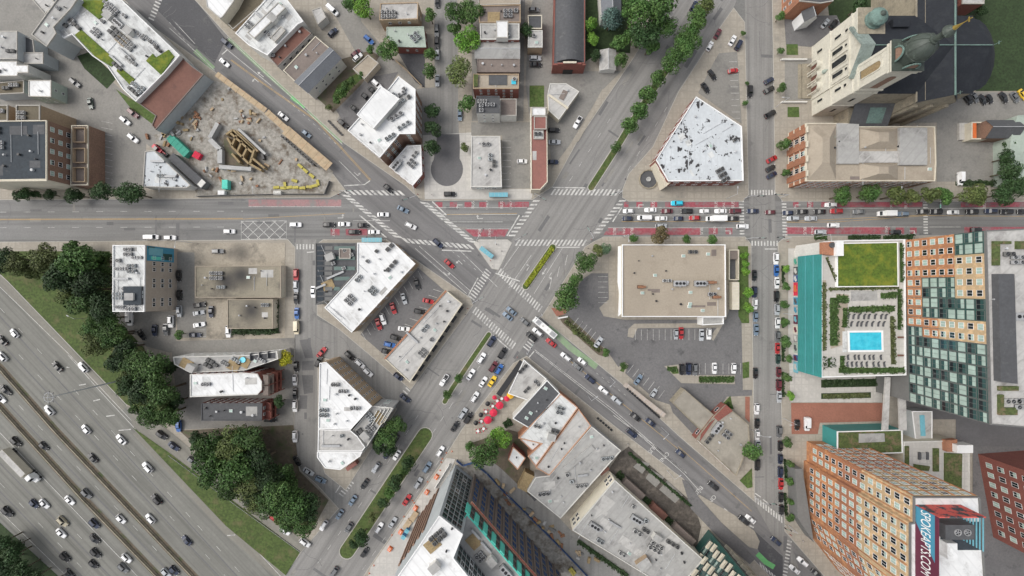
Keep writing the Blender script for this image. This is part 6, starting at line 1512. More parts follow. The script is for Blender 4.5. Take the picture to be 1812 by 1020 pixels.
row('along the right kerb below the avenue', 'y', 'cars along the side street', 90, '1373,458,w 1374,479,b 1375,501,w 1374,525,k 1375,548,s 1376,572,w 1376,596,g 1376,617,r 1377,636,d 1378,659,m 1378,682,m 1379,703,s 1379,764,g 1381,790,k 1381,813,n 1381,836,n 1382,857,r 1382,881,k 1383,903,k')
row('in the retail store car park', 'x', 'cars in the store car park', 90, '1059,606,s,-55 1129,672,l,-55 1156,696,s,-55 1196,592,s 1205,590,r 1241,593,s 1254,591,w 1206,654,k 1218,653,n 1229,654,g 1264,652,w 1298,652,w')
row('on the red brick drive', 'x', 'vehicles on the brick drive', 90, '1410,752,k 1427,750,wv')
row('along the quiet tree lined top street', 'y', 'cars on the quiet top street', 90, '774,5,k 773,55,g 773,76,k 774,97,s 774,143,s 814,204,l')
row('on the filling station forecourt', 'y', 'cars at the filling station', 0, '1022,217,wp,120 980,231,k 981,252,s 978,287,n')
row('in the shop lot behind the long red roof', 'y', 'cars in the shop lot', 0, '924,286,w')
row('in the alley beside the brick hall', 'y', 'cars in the alley', 0, '945,18,g 947,104,s 948,115,k')
row('in the dim yards at upper left', 'y', 'cars in the upper left yards', 40, '236,245,w 133,147,g 160,183,d,80 222,214,w 236,201,m')
row('in the diagonal alley', 'y', 'cars in the diagonal alley', 42, '589,19,wv 589,58,n,-45 630,95,m,-40 633,102,w,-40 653,71,b 667,150,w 660,162,k 648,173,k 628,194,k 607,220,k')
# ---- big vehicles
def veh(name, label, cat, x, y, ang, h=1.5, group=None):
    wx, wy = P(x, y, h); t = thing(name, label, cat, (0, 0, 0), group); return t, wx, wy, ang
def place(t, wx, wy, ang, dz=0): t.location = (wx, wy, surfz(wx, wy) + .01 + dz); t.rotation_euler = (0, 0, R(-ang))
def wheels(t, xs, w, r=.5):
    for x in xs:
        for s in (-1, 1): m_ = MB(); m_.tube((x, s * (w - .3), r), (x, s * w, r), r, r, 12); m_.build('wheel', 'tyre', t)
t, wx, wy, a = veh('bus', 'long white city bus stopped beside the green bike lane', 'bus', 964, 580, 220)
mb = MB(); loft(mb, [(-6.1, ring_of(1.2, .4, 2.9)), (-5.9, ring_of(1.3, .3, 3.1)), (5.8, ring_of(1.3, .3, 3.1)), (6.1, ring_of(1.22, .4, 2.8))]); mb.build('body', 'white_paint', t)
for x, l in ((-4.2, 2.4), (3.6, 2.0)): mb = MB(); mb.box(x, 0, 3.1, l, 1.7, .22); mb.build('roof_unit', 'duct', t)
for x in (-1.5, 1.2): mb = MB(); mb.box(x, 0, 3.1, .8, .8, .08); mb.build('roof_hatch', 'pale', t)
for s in (-1, 1): mb = MB(); mb.box(0, s * 1.3, 1.5, 10.8, .04, 1.0); mb.build('side_window', 'carglass', t)
mb = MB(); mb.box(6.08, 0, 1.2, .06, 2.1, 1.4); mb.build('windscreen', 'carglass', t); wheels(t, (-3.6, 3.8), 1.3)
place(t, wx, wy, a)
t, wx, wy, a = veh('semi_truck', 'articulated truck with a long pale box trailer on the expressway', 'truck', 35, 829, 46, 3)
mb = MB(); mb.box(-3.3, 0, 1.15, 14.2, 2.6, 2.9); mb.build('trailer', 'cream', t)
mb = MB(); mb.box(-3.3, 0, 4.05, 14.0, 2.4, .05); mb.build('trailer_roof', 'paleroof', t)
mb = MB(); loft(mb, [(4.6, ring_of(1.2, .6, 3.5)), (6.6, ring_of(1.2, .5, 3.6)), (7.2, ring_of(1.15, .5, 2.6)), (7.3, ring_of(1.1, .5, 1.9)), (8.6, ring_of(.95, .5, 1.6))]); mb.build('cab', 'white_paint', t)
mb = MB(); mb.face(((6.65, -1, 3.5), (7.26, -1, 2.6), (7.26, 1, 2.6), (6.65, 1, 3.5))); mb.build('windscreen', 'carglass', t)
wheels(t, (-9, -7.7, 3.8, 5, 7.8), 1.25)
place(t, wx, wy, a)
for x, y, lb, a, ln in ((1268, 387, 'white box truck waiting in the lower avenue queue', 180, 8.2), (1570, 378, 'white box truck on the avenue below the street trees', 180, 6.6)):
    t, wx, wy, a = veh('box_truck', lb, 'truck', x, y, a, 2); f = ln / 2
    mb = MB(); mb.box(-1, 0, .9, ln - 2.2, 2.35, 2.5); mb.build('cargo_box', 'white_paint', t)
    mb = MB(); loft(mb, [(f - 2, ring_of(1.08, .5, 2.4)), (f - 1.1, ring_of(1.08, .45, 2.4)), (f - .5, ring_of(1.05, .45, 1.5)), (f, ring_of(.95, .45, 1.3))]); mb.build('cab', 'white_paint', t)
    mb = MB(); mb.face(((f - 1.06, -.9, 2.35), (f - .49, -.9, 1.52), (f - .49, .9, 1.52), (f - 1.06, .9, 2.35))); mb.build('windscreen', 'carglass', t)
    wheels(t, (-f + 1.6, f - 1.1), 1.1, .45); place(t, wx, wy, a)
# ================================================================== TREES
def crown(seed, n_lobes, n_leaf, size, flat=.8, cone=False):
    r = random.Random(seed); mb = MB(); lobes = []
    if cone: lobes = [((r.uniform(-.1, .1), r.uniform(-.1, .1), z), (1.5 - z) * .62 + .1) for z in [i * .14 for i in range(12)]]
    else:
        for i in range(n_lobes):
            a = r.uniform(0, 6.283); d = math.sqrt(r.uniform(0, 1)) * .68; lobes.append(((d * math.cos(a), d * math.sin(a), r.uniform(-.45, .55) * flat * (1.1 - d * .6)), r.uniform(.2, .42)))
        lobes.append(((0, 0, .2), .5))
    tot = sum(l[1] ** 2 for l in lobes)
    for (cx, cy, cz), rad in lobes:
        for k in range(int(n_leaf * rad * rad / tot)):
            u = r.uniform(-.55, 1); a = r.uniform(0, 6.283); q = math.sqrt(1 - u * u)
            d = Vector((q * math.cos(a), q * math.sin(a), u)); rr = rad * (1 - abs(r.gauss(0, .13)))
            if r.random() < .07: rr *= 1.18
            p = Vector((cx, cy, cz)) + d * rr * (Vector((1, 1, .55)) if cone else Vector((1, 1, .9)))
            nn = (d + Vector((r.gauss(0, .5), r.gauss(0, .5), r.gauss(0, .5) + .25))).normalized()
            t1 = nn.orthogonal().normalized(); t2 = nn.cross(t1); e = r.uniform(0, 6.283); t1, t2 = t1 * math.cos(e) + t2 * math.sin(e), t2 * math.cos(e) - t1 * math.sin(e)
            s1 = size * r.uniform(.6, 1.3); s2 = s1 * r.uniform(.5, .9)
            mb.face((p - t1 * s1, p - t2 * s2 * .8, p + t1 * s1 + nn * s1 * .15, p + t2 * s2))
    return mb
def trunk():
    mb = MB(); mb.tube((0, 0, -1.75), (0, 0, -.6), .075, .055, 7); mb.tube((0, 0, -.6), (.04, .02, .3), .055, .02, 6)
    for a in (0, 1.4, 2.6, 4, 5.2):
        q = (.45 * math.cos(a), .45 * math.sin(a), .1 + .1 * math.sin(a * 3)); mb.tube((0, 0, -.7), q, .035, .012, 5)
    return mb
TP = []
for i, (nl, nf, sz) in enumerate(((13, 1500, .085), (17, 1700, .08), (11, 1300, .09), (22, 3000, .058), (26, 3200, .055), (20, 2800, .06))):
    t = thing('tree', 'x', 'tree', (0, 0, 0)); c = crown(100 + i, nl, nf, sz).build('crown', 'leaf', t); trunk().build('trunk', 'soil', t); TP.append([t, False])
t = thing('conifer', 'x', 'tree', (0, 0, 0)); crown(9, 0, 2200, .07, cone=True).build('crown', 'leaf', t); trunk().build('trunk', 'soil', t); TP.append([t, False])
LEAF = {'g': ((0.068, 0.132, 0.035), 'green tree'), 'b': ((0.119, 0.243, 0.034), 'bright green tree'), 'd': ((0.035, 0.068, 0.024), 'dark green tree'), 'o': ((0.111, 0.142, 0.046), 'olive green tree'), 'y': ((0.378, 0.378, 0.027), 'yellow tree'), 'r': ((0.135, 0.115, 0.054), 'reddish brown tree'), 'p': ((0.121, 0.189, 0.108), 'pale grey green tree'), 'c': ((0.095, 0.155, 0.135), 'blue grey conifer')}
def trees(region, axis, group, data, z0=None):
    for tok in data.split():
        x, y, r, k = tok.split(','); x, y, r = float(x), float(y), float(r) * S
        v = 6 if k == 'c' else random.choice((0, 1, 2)) if r < 4.2 else random.choice((3, 4, 5))
        if TP[v][1]: o = dup(TP[v][0])
        else: o = TP[v][0]; TP[v][1] = True
        base = 0 if z0 is None else z0
        hc = base + r * 1.55
        wx, wy = P(x, y, hc + r * .2)
        s = r * (H - hc) / H * 1.15
        o.location = (wx, wy, (surfz(wx, wy) if z0 is None else z0) + s * 1.75); o.scale = (s, s, s * random.uniform(.85, 1.05)); o.rotation_euler = (0, 0, random.uniform(0, 6.28))
        o.location.z = (surfz(wx, wy) if z0 is None else z0) + 1.74 * o.scale.z
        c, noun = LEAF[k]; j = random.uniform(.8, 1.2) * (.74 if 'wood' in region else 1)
        for ch in o.children:
            if ch.name.startswith('crown'): ch.color = (c[0] * j, c[1] * j * random.uniform(.95, 1.05), c[2] * j, 1)
        small = r < 2.3
        reg(o, ('small ' if small else '') + noun, region, axis, 'tree', group)
trees('on the upper median', 'y', 'median trees', '1250,10,17,o 1232,38,20,g 1219,66,23,g 1207,90,20,g 1189,112,19,g 1161,142,15,g 1147,168,17,g 1131,196,16,g 1113,222,15,g 1091,262,10,g')
trees('above the filling station', 'x', 'clump of tall trees', '1122,22,28,g 1160,18,30,g 1140,55,28,d 1172,50,22,g 1125,62,18,g 1100,75,14,g 1150,82,16,g')
trees('beside the brick hall', 'y', 'garden trees', '1045,42,13,b 1050,70,11,b 1090,78,13,g 1097,107,13,g 1081,36,17,c 1055,100,10,d 931,55,13,d')
trees('right of the quiet street', 'y', 'trees on the quiet street', '808,24,19,g 832,22,22,g 803,52,13,g 826,70,23,b 814,128,23,o 826,182,15,g 823,262,8,o')
trees('left of the quiet street', 'y', 'trees on the quiet street', '762,30,12,g 761,95,11,g 762,127,13,g 765,198,14,d 765,229,15,d 765,261,14,d')
trees('by the alleys at the top', 'x', 'alley trees', '685,88,19,g 622,8,15,g 645,14,18,b 655,88,8,g')
trees('by the blue grey gable', 'x', 'garden trees', '596,178,8,g 605,165,9,g 612,155,9,g 622,146,8,g 640,135,7,g 582,190,6,o')
trees('in the left avenue row', 'x', 'street trees by the brick apartments', '30,346,9,d 50,345,12,d 67,344,8,d 88,344,10,d 127,345,13,d 145,347,8,d 186,340,18,d 222,342,18,d 243,344,17,d')
trees('in the right avenue row', 'x', 'street trees by the school', '1490,346,17,g 1540,344,17,g 1583,347,17,o 1612,348,14,o 1640,346,16,o 1668,346,16,g 1712,346,19,o 1728,352,13,o 1770,345,19,d 1790,330,18,d 1785,305,17,d 1782,280,14,d 1788,255,12,d')
trees('by church and school', 'y', 'pavement trees', '1381,30,9,g 1381,91,6,g 1382,158,9,g 1386,256,11,g 1390,306,8,g 1322,148,4,g 1318,184,5,g 1314,60,5,g')
trees('above the store car park', 'y', 'plaza trees', '1036,464,20,g 1057,443,11,o 1071,442,11,p 1018,497,13,g 1012,512,11,g 1000,528,25,g')
trees('along the store wall by the avenue', 'x', 'trees along the store', '1121,423,8,g 1168,418,17,r 1213,424,8,g 1261,424,9,g')
trees('by the painted panels', 'y', 'young kerb trees', '1389,476,7,b 1389,507,8,g 1387,540,8,g 1389,570,8,g 1391,606,10,g 1395,635,7,g 1392,668,8,g 1398,700,8,b 1394,784,9,g 1398,821,7,g 1396,851,8,g 1400,888,7,g 1398,917,8,g')
trees('behind the store', 'y', 'hedge strip trees', '1317,452,7,b 1317,467,7,b 1317,481,8,b 1324,517,9,b 1324,545,9,b')
trees('beside the diner', 'y', 'diner trees', '1331,800,16,g')
trees('on the planted islands', 'x', 'island trees', '1072,624,8,g 1103,648,7,g 1018,589,5,o')
trees('at the end of the patio', 'x', 'patio trees', '857,797,25,g 884,775,19,b 830,790,9,g')
trees('by the triangular apartments', 'x', 'trees by the triangular apartments', '672,788,15,d 684,772,20,g 703,752,18,g 690,795,12,d')
trees('by the narrow left street', 'x', 'side street trees', '507,634,14,y 317,592,9,g 495,712,11,d')
trees('on the lower medians', 'y', 'median bushes', '811,670,8,g 791,699,8,g 722,818,13,d 714,835,9,g 700,852,15,d 688,873,10,g 678,890,10,d 660,915,8,o 640,950,14,d 628,962,9,d')
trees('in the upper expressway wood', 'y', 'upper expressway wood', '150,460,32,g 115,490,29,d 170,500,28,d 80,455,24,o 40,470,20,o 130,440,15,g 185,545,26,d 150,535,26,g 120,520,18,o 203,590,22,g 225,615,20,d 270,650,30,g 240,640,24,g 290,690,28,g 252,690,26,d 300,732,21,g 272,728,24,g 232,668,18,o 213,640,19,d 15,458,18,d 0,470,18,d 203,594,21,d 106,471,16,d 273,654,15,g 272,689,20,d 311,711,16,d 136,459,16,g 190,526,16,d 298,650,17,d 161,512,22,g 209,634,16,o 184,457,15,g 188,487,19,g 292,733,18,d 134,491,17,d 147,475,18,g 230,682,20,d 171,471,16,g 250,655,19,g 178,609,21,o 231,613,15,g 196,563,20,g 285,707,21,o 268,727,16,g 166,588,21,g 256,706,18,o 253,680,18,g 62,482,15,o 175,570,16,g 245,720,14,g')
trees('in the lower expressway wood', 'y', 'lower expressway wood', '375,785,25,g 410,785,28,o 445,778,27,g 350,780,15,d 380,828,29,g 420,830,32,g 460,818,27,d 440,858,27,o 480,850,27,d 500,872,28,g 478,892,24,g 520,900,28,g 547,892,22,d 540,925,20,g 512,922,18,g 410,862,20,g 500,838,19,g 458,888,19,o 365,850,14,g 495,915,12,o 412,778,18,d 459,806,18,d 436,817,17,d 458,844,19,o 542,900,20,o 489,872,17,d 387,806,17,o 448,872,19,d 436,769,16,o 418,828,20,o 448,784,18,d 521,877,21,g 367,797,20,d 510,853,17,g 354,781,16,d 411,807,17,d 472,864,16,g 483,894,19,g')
trees('in the bottom left corner', 'x', 'corner trees', '8,958,16,d 22,985,17,d 5,1000,18,d 40,1008,16,d 62,1022,15,d 20,1020,15,d -10,975,15,d 30,965,12,d 85,1035,14,d')
trees('by the church lawn', 'x', 'church lawn trees', '1580,20,16,d 1520,12,14,d 1560,40,12,d 1735,20,10,d')
# hedges and planting
def hedge(label, pts, w, h, col, z=None, parent=None, cat='hedge', group=None):
    wp = PP(pts, z or 0); rnd = random.Random(int(pts[0][0] + pts[0][1])); mb = MB(); cx, cy = cen(wp); L = 0
    zz = surfz(cx, cy) if z is None else z
    for a, b in zip(wp, wp[1:]):
        a = Vector(a); b = Vector(b); d = (b - a); l = d.length; d /= l; q = Vector((-d.y, d.x))
        ph = rnd.uniform(0, 6)
        for k in range(int(l * w * 13)):
            u_ = rnd.uniform(0, l); wob = .5 + .5 * math.sin(u_ * 1.9 + ph) * math.sin(u_ * .83 + ph * 2)
            if 'clipped' not in label and rnd.random() > .35 + .75 * wob: continue
            p2 = a + d * u_ + q * w * (1 if 'clipped' in label else .75 + .55 * wob) * rnd.uniform(-.5, .5) * rnd.uniform(.8, 1.1); zt = zz + h * rnd.uniform(.35, 1) * (1 + .25 * math.sin(p2.x * 1.7 + p2.y * 2.3))
            n_ = Vector((rnd.gauss(0, .5), rnd.gauss(0, .5), 1)).normalized(); t1 = n_.orthogonal().normalized(); t2 = n_.cross(t1); s = rnd.uniform(.16, .38)
            p = Vector((p2.x, p2.y, zt)); mb.face((p - t1 * s, p - t2 * s, p + t1 * s, p + t2 * s))
        mb.prism(strip([tuple(a), tuple(b)], w * .8), zz, zz + h * (.5 if 'clipped' in label else .12))
    o = mb.build('hedge', 'leaf'); o.color = (*col, 1)
    tag(o, label, cat, group); return o
G1 = (.05, .09, .025); G2 = (.1, .16, .022); G3 = (.03, .055, .02); G4 = (.19, .22, .02); G5 = (.085, .1, .04)
hedge('bright clipped hedge along the short median below the crossing', [(978, 439), (930, 506)], 2.2, 1.0, G4)
hedge('dark hedge along the right side of the square stained garage', [(488, 530), (488, 590)], 3.4, 1.5, G3)
hedge('dark hedge below the square stained garage', [(414, 587), (484, 587)], 2.6, 1.5, G3)
hedge('clipped green hedge at the lower edge of the store car park', [(1236, 671), (1297, 671)], 2.8, 1.1, G1)
hedge('shrubs in the planted strip beside the diagonal avenue', [(1000, 568), (1062, 622)], 2.2, .8, G5)
hedge('shrub bed at the corner sign of the store', [(1180, 652), (1198, 655)], 2.0, .8, G1)
hedge('low hedge by the drive above the diner', [(1286, 712), (1295, 724)], 1.6, .9, G1)
hedge('long dark hedge along the avenue below the school trees', [(1690, 325), (1780, 325)], 2.4, 1.4, G3)
for i, (y0, y1) in enumerate(((470, 502), (562, 580), (596, 640), (658, 702), (812, 850), (872, 912))):
    hedge('dark kerb hedge in front of the painted panels, %s from the top' % ORD[i], [(1384 + (i > 3) * 4, y0), (1385 + (i > 3) * 5, y1)], 1.2, .8, G3, group='kerb hedges')
hedge('left hedge on the avenue kerb above the green roof', [(1440, 421), (1462, 420)], 2.0, 1.0, G1, group='avenue kerb hedges')
hedge('middle hedge on the avenue kerb above the green roof', [(1500, 421), (1556, 420)], 2.0, 1.0, G3, group='avenue kerb hedges')
hedge('right hedge on the avenue kerb above the green roof', [(1562, 421), (1615, 419)], 2.0, 1.0, G3, group='avenue kerb hedges')
for lb, pts, w, c in (('green shrubs along the pool deck beside the tower', [(1591, 512), (1591, 584)], 1.6, G1), ('long shrub bed between teal wall and pool', [(1475, 527), (1475, 612)], 3.6, G1), ('mossy planting strip against the teal wall', [(1456, 500), (1457, 620)], 2.0, G5), ('leafy shrubs across the top left of the pool deck', [(1480, 530), (1500, 530)], 3.5, G1), ('shrub bed above the upper loungers', [(1502, 548), (1582, 546)], 2.6, G1), ('brownish planted bed right of the pool', [(1578, 560), (1580, 645)], 1.8, G5), ('long green shrub bed below the lower loungers', [(1484, 656), (1600, 655)], 2.4, G1), ('short shrubs left of the lower loungers', [(1490, 630), (1490, 655)], 2.0, G1), ('low shrubs beside the seating floor', [(1558, 524), (1586, 522)], 2.6, G1), ('dark planted square below the teal wall corner', [(1455, 642), (1476, 642)], 4.4, G3), ('planting below the green roof edge', [(1466, 512), (1588, 510)], 1.2, G5), ('small shrubs beside the brick core', [(1462, 456), (1480, 500)], .9, G5), ('narrow shrub strip between green roof and tower', [(1594, 430), (1595, 500)], 1.2, G1), ('tall shrubs left of the upper loungers', [(1496, 545), (1494, 580)], 2.2, G1)):
    hedge(lb, pts, w, .8, c, z=HP)
hedge('upper dark shrub strip on the forecourt below the podium', [(1455, 678), (1550, 676)], 3.0, 1.0, G3)
hedge('lower bright shrub strip on the forecourt below the podium', [(1455, 701), (1535, 699)], 2.2, .9, G5)
hedge('shrubs along the pale wall of the huge warehouse', [(1022, 956), (1110, 1018)], 2.0, 1.2, G3)
hedge('dark shrubs along the courtyard wall of the huge warehouse', [(1092, 836), (1150, 890), (1222, 955)], 2.6, 1.4, G3)
hedge('dark shrubs between courtyard and pavement of the diagonal avenue', [(1112, 800), (1160, 842), (1222, 895)], 1.4, 1.0, G3)
hedge('tangled shrubs behind the patio bar', [(892, 752), (905, 745)], 3.0, 1.5, G3)
# ================================================================== STREET FURNITURE
def lamp_post(x, y, ang, hgt=9.5):
    t = thing('street_lamp', 'x', 'street lamp', (0, 0, 0))
    mb = MB(); mb.tube((0, 0, 0), (0, 0, hgt), .11, .07, 7); mb.build('pole', 'steel', t)
    mb = MB(); mb.tube((0, 0, hgt - .3), (2.4, 0, hgt + .2), .06, .05, 6); mb.build('arm', 'steel', t)
    mb = MB(); mb.box(2.7, 0, hgt + .12, .9, .3, .16); mb.box(2.7, 0, hgt + .08, .6, .22, .05, 0, 1); mb.build('lamp_head', ['steel', 'lamp'], t)
    return t
LP = None
for region, axis, data in (('on the pavements of the avenue', 'x', '340,430,-90 470,352,90 742,352,100 878,423,-90 1102,420,-90 1285,352,90 1442,420,-90 1560,352,90 1748,419,-90'), ('on the wooded bank of the expressway', 'y', '158,455,200 170,562,150 232,606,200'), ('along the lower right diagonal avenue', 'x', '1040,700,40 1080,668,220 1170,756,220 1180,832,40'), ('along the side street by the panels', 'y', '1385,555,180 1328,760,0 1385,740,180 1372,190,180')):
    for tok in data.split():
        x, y, a = map(float, tok.split(','))
        if LP is None: o = LP = lamp_post(0, 0, 0)
        else: o = dup(LP)
        wx, wy = P(x, y); o.location = (wx, wy, surfz(wx, wy)); o.rotation_euler = (0, 0, R(a))
        reg(o, 'grey street lamp', region, axis, 'street lamp', 'street lamps')
t = thing('high_mast_light', 'very tall mast light leaning over the expressway from the woods', 'mast light', (*P(237, 668), .15))
x, y = P(237, 668); mb = MB(); mb.tube((x, y, .15), (x, y, 35.5), .34, .14, 8); mb.build('mast', 'steel', t)
mb = MB()
for i in range(12):
    a, b = i * math.pi / 6, (i + 1) * math.pi / 6; mb.tube((x + 1.7 * math.cos(a), y + 1.7 * math.sin(a), 35), (x + 1.7 * math.cos(b), y + 1.7 * math.sin(b), 35), .07, .07, 5)
for i in range(4): mb.tube((x, y, 35.4), (x + 1.7 * math.cos(i * 1.571), y + 1.7 * math.sin(i * 1.571), 35), .05, .05, 5)
mb.build('ring', 'steel', t)
for i in range(8): mb = MB(); a = i * math.pi / 4; mb.box(x + 2 * math.cos(a), y + 2 * math.sin(a), 34.75, .6, .35, .2, a); mb.build('lamp_head', 'mullion', t)
def signal(arm=5.5):
    t = thing('traffic_signal', 'x', 'traffic signal', (0, 0, 0)); mb = MB(); mb.tube((0, 0, 0), (0, 0, 6.2), .13, .1, 7); mb.build('pole', 'steel', t); mb = MB(); mb.tube((0, 0, 5.9), (arm, 0, 6.1), .08, .06, 6); mb.build('arm', 'steel', t)
    for x in (arm, arm * .55):
        mb = MB(); mb.box(x, -.15, 5.4, .38, .32, 1.1); mb.build('signal_head', 'black_metal', t)
    mb = MB(); mb.box(arm * .8, 0, 5.7, 1.5, .05, .5); mb.build('street_sign', 'sitegreen', t); return t
SG = None
for tok in '610,343,0 740,352,200 845,428,60 945,348,330 1096,343,200 1046,424,120 912,428,30 958,556,215 838,536,30 932,624,60 1316,352,0 1380,350,180 1318,424,0 1384,424,180 1336,880,0 1395,930,160 1640,352,270'.split():
    x, y, a = map(float, tok.split(','))
    if SG is None: o = SG = signal()
    else: o = dup(SG)
    wx, wy = P(x, y); o.location = (wx, wy, surfz(wx, wy)); o.rotation_euler = (0, 0, R(a)); reg(o, 'grey traffic signal mast', 'at the street crossings', 'x', 'traffic signal', 'traffic signal masts')
# bus shelters
def shelter(label, x, y, ang, l):
    wx, wy = P(x, y, 2.5); z = surfz(wx, wy); t = thing('bus_shelter', label, 'bus shelter', (0, 0, 0), 'bus shelters')
    mb = MB(); mb.box(0, 0, 2.45, l, 1.9, .1); mb.build('roof', 'shelter', t); mb = MB()
    for k in range(5): mb.box(-l / 2 + l * (k + .5) / 5, 0, 2.55, .08, 1.8, .05)
    mb.build('roof_rib', 'steel', t)
    for sx in (-1, 1): mb = MB(); mb.box(sx * (l / 2 - .1), -.8, 0, .1, .1, 2.45); mb.box(sx * (l / 2 - .1), .7, 0, .1, .1, 2.45); mb.build('post', 'steel', t)
    mb = MB(); mb.box(0, -.82, .3, l - .3, .03, 1.9); mb.build('back_panel', 'glassteal', t)
    mb = MB(); mb.box(0, -.5, .45, l * .6, .4, .06); mb.build('bench', 'steel', t)
    t.location = (wx, wy, z); t.rotation_euler = (0, 0, R(-ang))
shelter('blue roofed bus shelter on the pale plaza by the avenue', 882, 345, 0, 8)
shelter('blue roofed bus shelter on the small triangular island', 861, 447, 38, 6.6)
shelter('blue roofed bus shelter against the white roofed corner block', 658, 425, 0, 8.6)
# canopies of the diagonal avenue (covered platforms)
def canopy(label, pts, w, mat, hh=3.2, dark=6):
    wp = PP(pts, hh); a = Vector(wp[0]); b = Vector(wp[1]); d = (b - a); L = d.length; d /= L; c = (a + b) / 2; ang = math.atan2(d.y, d.x); z = surfz(c.x, c.y)
    t = thing('walkway_canopy', label, 'canopy', (c.x, c.y, z), 'walkway canopies')
    mb = MB(); mb.box(c.x, c.y, z + hh - .2, L, w, .2, ang); mb.build('roof', mat, t)
    n = int(L / 3); mb = MB()
    for k in range(n): p = a + d * L * (k + .5) / n; mb.box(p.x, p.y, z + hh + .001, .1, w * .98, .05, ang)
    mb.build('roof_seam', 'timber' if mat == 'wood' else 'steel', t)
    for k in range(max(2, int(L / 7))):
        for s in (-1, 1):
            p = a + d * L * (k + .5) / max(2, int(L / 7)) + Vector((-d.y, d.x)) * s * (w / 2 - .2); mb = MB(); mb.box(p.x, p.y, z, .14, .14, hh - .2, ang); mb.build('post', 'timber' if mat == 'wood' else 'steel', t)
canopy('plywood pavement canopy along the building site, upper length', [(383, 131), (470, 196)], 2.3, 'wood')
canopy('plywood pavement canopy along the building site, middle length', [(472, 198), (512, 234)], 2.6, 'wood')
canopy('broad plywood pavement canopy at the lower end of the building site', [(505, 230), (583, 296)], 4.2, 'wood', 3.6)
canopy('pale slatted platform canopy beside the store car park', [(1105, 680), (1176, 736)], 2.0, 'platform')
for lb, pts, n in (('black slot drain row on the platform canopy by the store', [(1108, 687), (1168, 740)], 14), ('dark bench row on the pavement below the diagonal avenue', [(1056, 739), (1084, 763)], 6), ('dark bench row on the pavement beside the corner apartments', [(580, 213), (606, 240)], 8), ('dark opening row along the site side of the plywood canopy', [(497, 240), (556, 293)], 12)):
    wp = PP(pts, 3.3 if 'canopy' in lb else .6); a = Vector(wp[0]); b = Vector(wp[1]); d = (b - a); ang = math.atan2(d.y, d.x); c = (a + b) / 2; z = surfz(c.x, c.y); mb = MB()
    z0 = z + (3.4 if 'canopy' in lb else .1)
    for k in range(n): p = a + d * (k + .5) / n; mb.box(p.x, p.y, z0 if 'canopy' in lb else z + .35, d.length / n * .7, .9, .12, ang); mb.box(p.x, p.y, z, .15, .6, (z0 if 'canopy' in lb else z + .35) - z, ang)
    tag(mb.build('grating' if 'canopy' in lb else 'bench', 'black_metal'), lb, 'grating' if 'canopy' in lb else 'bench', 'dark slatted rows')
# store sign pylon
t = thing('shop_sign', 'long white signboard on posts at the store car park corner', 'sign', (*P(996, 562), .15)); x, y = P(996, 562, 5)
mb = MB(); mb.box(x, y, 4.4, 4.2, .5, 1.2, R(10)); mb.build('board', 'white_paint', t)
for s in (-1, 1): mb = MB(); mb.box(x + s * 1.5, y + s * .26, .15, .2, .2, 4.25); mb.build('post', 'steel', t)
# patio umbrellas and tables
def umbrella(label, x, y, mat, r, group='patio umbrellas'):
    wx, wy = P(x, y, 2.5); z = surfz(wx, wy); t = thing('umbrella', label, 'umbrella', (0, 0, 0), group); mb = MB(); n = 8
    for i in range(n):
        a, b = i * 6.2832 / n, (i + 1) * 6.2832 / n; mb.face(((0, 0, 2.75), (r * math.cos(a), r * math.sin(a), 2.15), (r * math.cos(b), r * math.sin(b), 2.15))); mb.face(((r * math.cos(a), r * math.sin(a), 2.15), (r * math.cos(a), r * math.sin(a), 1.98), (r * math.cos(b), r * math.sin(b), 1.98), (r * math.cos(b), r * math.sin(b), 2.15)))
    mb.build('canopy', mat, t); mb = MB(); mb.tube((0, 0, 0), (0, 0, 2.7), .04, .04, 6); mb.build('pole', 'steel', t); t.location = (wx, wy, z); t.rotation_euler = (0, 0, .3)
for i, (x, y, m_, r, lb) in enumerate(((897, 706, 'umbred', 1.3, 'red umbrella beside the yellow umbrellas on the patio'), (884, 718, 'umbred', 1.75, 'red umbrella, upper one of the big three on the patio'), (873, 731, 'umbred', 1.75, 'red umbrella, middle one of the big three on the patio'), (863, 744, 'umbred', 1.75, 'red umbrella, lowest of the big three on the patio'), (875, 704, 'umbred', 1.0, 'small red umbrella at the street edge of the patio'), (903, 700, 'umbyel', 1.6, 'yellow umbrella nearer the red ones on the patio'), (908, 692, 'umbyel', 1.5, 'yellow umbrella nearer the bar roof on the patio'))): umbrella(lb, x, y, m_, r)
umbrella('black umbrella uppermost at the street edge of the patio', 863, 715, 'black_metal', 1.1, 'black umbrellas'); umbrella('black umbrella in the middle of the patio street edge', 851, 735, 'black_metal', 1.1, 'black umbrellas'); umbrella('black umbrella lowest at the patio street edge', 842, 749, 'black_metal', 1.1, 'black umbrellas')
def table(x, y):
    t = thing('patio_table', 'x', 'table', (0, 0, 0)); mb = MB(); mb.lathe(0, 0, [(.1, .68), (.62, .7), (.62, .75)], 12); mb.build('tabletop', 'white_paint', t); mb = MB(); mb.lathe(0, 0, [(.3, 0), (.3, .05), (.06, .08), (.06, .68)], 8); mb.build('leg', 'steel', t)
    for k in range(4): a = k * 1.571; mb = MB(); mb.box(1.0 * math.cos(a), 1.0 * math.sin(a), .4, .45, .45, .06, a); mb.box(1.2 * math.cos(a), 1.2 * math.sin(a), .4, .06, .45, .5, a); mb.build('seat', 'umbred', t)
    return t
TB = None
for x, y in ((872, 718), (860, 728), (852, 745), (868, 740), (880, 709), (888, 705), (856, 758), (846, 762)):
    if TB is None: o = TB = table(0, 0)
    else: o = dup(TB)
    wx, wy = P(x, y); o.location = (wx, wy, surfz(wx, wy)); o.rotation_euler = (0, 0, x); reg(o, 'white round table with red seats', 'on the patio', 'y', 'table', 'patio tables')
